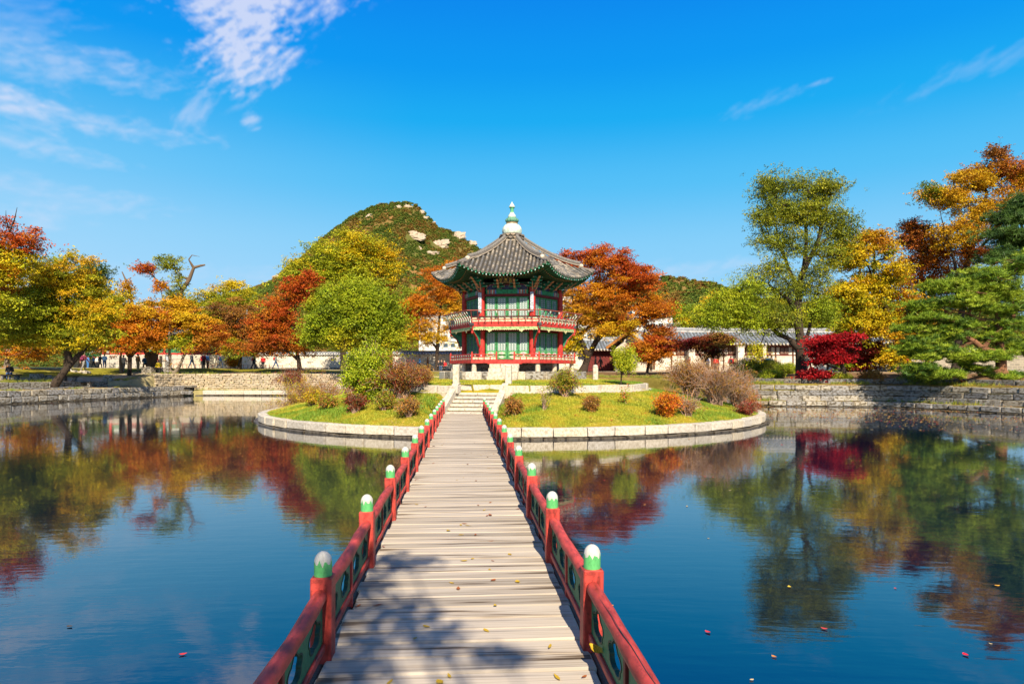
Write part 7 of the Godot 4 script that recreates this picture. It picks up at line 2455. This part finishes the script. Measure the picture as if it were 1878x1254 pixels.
	person(1665, 62, 2.4, 0, Color(0.12, 0.02, 0.025), DK, "person in black and red standing between the golden tree trunk and the pine", G, RED)
	person(1775, 70, 0.3, 0, DK, DK, "person in black behind the pine boughs, left of a pair", G)
	person(1784, 70, 2.6, 0, MAROON, DK, "person in dark maroon behind the pine boughs, right of a pair", G)
	person(1838, 66, 2.9, 1, WHITE, JEAN, "person in white shirt behind the pine at the right", G)

# ---------------------------------------------------------------- street furniture and small things
func make_things() -> void:
	var dark := mat(Color(0.06, 0.045, 0.035), 0.8, M.fine)
	for e in [[18, 55.2, 1.55, "dark stone bench carrying the seated person at far left"], [127, 57.5, 1.25, "dark stone bench just right of the leaning trunk"], [155, 57.5, 1.15, "second dark stone bench right of the leaning trunk"], [771, 83.0, 2.0, "dark bench at the far wall left of the pavilion"]]:
		var p := onland(e[0], e[1])
		var b := thing("bench", e[3], "bench", p, 0.05)
		simple_box(b, "seat", Vector3(0, 0.42, 0), Vector3(e[2], 0.1, 0.5), dark, 0.015)
		for s in [-1.0, 1.0]:
			simple_box(b, "leg", Vector3(s * e[2] * 0.33, 0.18, 0), Vector3(0.24, 0.4, 0.4), M.grey3, 0.02)
	for e in [[66, 57, 0.62, "squared grey stone block left of the leaning trunk"], [84, 57.5, 0.5, "small squared stone block touching the leaning trunk's left side"], [198, 62, 0.55, "pale stone block right of the benches"], [272, 67.5, 0.8, "flat grey stone at the foot of the gnarled tree"], [305, 68, 0.7, "dark upright stone slab between the gnarled and the twin stemmed trees"]]:
		var p := onland(e[0], e[1])
		var o := put(self, "stone_block", stone_mesh[rng.randi() % 6], M["stone%d" % (rng.randi() % 6)], Transform3D(yaw(rn(-0.3, 0.3)) * Basis.from_scale(Vector3(e[2] * 1.3, e[2], e[2])), p + Vector3(0, e[2] * 0.35, 0)))
		tag(o, e[3], "stone")
	var rb := thing("stone_border", "loose heap of white stones on the left lawn behind the benches", "stones", onland(148, 66))
	for i in 26:
		put(rb, "stone", stone_mesh[rng.randi() % 6], M["pale%d" % (rng.randi() % 6)], Transform3D(Basis.from_euler(Vector3(rn(-0.4, 0.4), rn(0, TAU), rn(-0.4, 0.4))) * Basis.from_scale(Vector3(rn(0.2, 0.36), rn(0.14, 0.24), rn(0.2, 0.34))), Vector3(rn(-0.95, 0.95), rn(0.04, 0.16), rn(-0.3, 0.3))))
	var p := onland(308, 82)
	var s := thing("sign_board", "grey information board standing on the left path", "sign", p, 0.1)
	simple_box(s, "panel", Vector3(0, 0.85, 0), Vector3(0.72, 1.7, 0.12), M.grey3, 0.02)
	simple_box(s, "text_plate", Vector3(0, 1.15, 0.066), Vector3(0.5, 0.55, 0.012), mat(Color(0.32, 0.36, 0.42), 0.6))
	p = onland(294, 82)
	s = thing("stone_marker", "dark slim stone marker left of the information board", "marker", p)
	simple_box(s, "shaft", Vector3(0, 0.75, 0), Vector3(0.26, 1.5, 0.22), dark, 0.03)
	simple_box(s, "base", Vector3(0, 0.05, 0), Vector3(0.4, 0.14, 0.36), M.grey1, 0.02)
	p = onland(154, 94)
	s = thing("lamp_post", "thin grey post right of the leaning trunk, behind the walking group", "post", p)
	var mb := MB.new()
	mb.tube([Vector3.ZERO, Vector3(0, 2.4, 0)], [0.09, 0.07], 8, true)
	put(s, "pole", mb.mesh(), M.grey2)
	simple_box(s, "cap", Vector3(0, 2.45, 0), Vector3(0.22, 0.12, 0.22), M.grey1, 0.02)
	# low fence on the left lawn
	s = thing("low_fence", "low thin metal fence along the left path before the palace terrace", "fence", Vector3.ZERO)
	for k in 26:
		var a := onland(318 + 8.0 * k, 84)
		var b := onland(326 + 8.0 * k, 84)
		simple_box(s, "picket", a + Vector3(0, 0.25, 0), Vector3(0.05, 0.55, 0.05), mat(Color(0.2, 0.05, 0.03), 0.7) if k == 0 else M.fencewood)
		var rl := MB.new()
		bar(rl, a + Vector3(0, 0.42, 0), b + Vector3(0, 0.42, 0), 0.03, 0.03)
		put(s, "rail", rl.mesh(), M.fencewood)
	# short stone post on the island behind the pavilion
	p = sight(1092, 697, 33, 46)
	s = thing("stone_post", "short pale stone post with rounded head right of the pavilion podium", "post", p)
	simple_box(s, "shaft", Vector3(0, 0.3, 0), Vector3(0.26, 0.66, 0.26), M.pale0, 0.03)
	mb = MB.new()
	mb.lathe([[0.12, 0.62], [0.14, 0.68], [0.10, 0.76], [0.01, 0.79]], 10)
	put(s, "head", mb.mesh(), M.pale3)
	# props under the pine
	for e in [[1816, 752, 1832, 722, 41.0, Color(0.02, 0.22, 0.10), "green prop pole slanting from the water edge into the pine"], [1876, 775, 1872, 738, 38.5, Color(0.10, 0.25, 0.32), "blue grey prop pole at the right edge under the pine"]]:
		var a := at(e[0], e[1], e[4])
		var b := at(e[2], e[3], e[4] + 0.6)
		mb = MB.new()
		mb.tube([a, a.lerp(b, 0.5), b, b + (b - a) * 0.5], [0.045, 0.045, 0.045, 0.04], 8, true)
		s = thing("prop_pole", e[6], "pole", a)
		put(s, "pole", mb.mesh(), mat(e[5], 0.5), X(-a))
		mb = MB.new()
		mb.tube([a + Vector3(0, -0.35, 0), a + Vector3(0, 0.06, 0)], [0.09, 0.07], 8, true)
		put(s, "foot", mb.mesh(), M.grey2, X(-a))
	# dark drain opening at the left corner
	var cp := ISLE + Vector2(sin(deg_to_rad(-46.6)), cos(deg_to_rad(-46.6))) * (shore(deg_to_rad(-46.6)) + 0.42)
	s = thing("drain_opening", "dark square drain opening in the left bank corner", "drain", Vector3(cp.x, 0.1, -cp.y), -0.3)
	simple_box(s, "shade_block", Vector3(0, 0.3, 0.0), Vector3(0.8, 0.8, 0.62), M.iron)  # solid box; its near-black colour stands for the shade inside the opening
	simple_box(s, "lintel_stone", Vector3(0, 0.80, 0.08), Vector3(1.5, 0.18, 0.75), M.grey4, 0.02)
func _ready() -> void:
	rng.seed = 20241
	nz.seed = 4
	nz.frequency = 0.02
	nz.fractal_octaves = 4
	set_light()
	make_materials()
	M.pane = mat(Color(0.22, 0.14, 0.11), 0.8)
	M.fencewood = mat(Color(0.22, 0.08, 0.05), 0.7)
	survey_shore()
	make_clumps()
	make_ground()
	make_isle()
	make_mountains()
	make_stonework()
	make_stairs()
	make_bridge()
	make_pavilion()
	make_buildings()
	make_trees()
	make_shrubs()
	make_people()
	make_things()
	make_fallen_leaves()
	make_ground_growth()
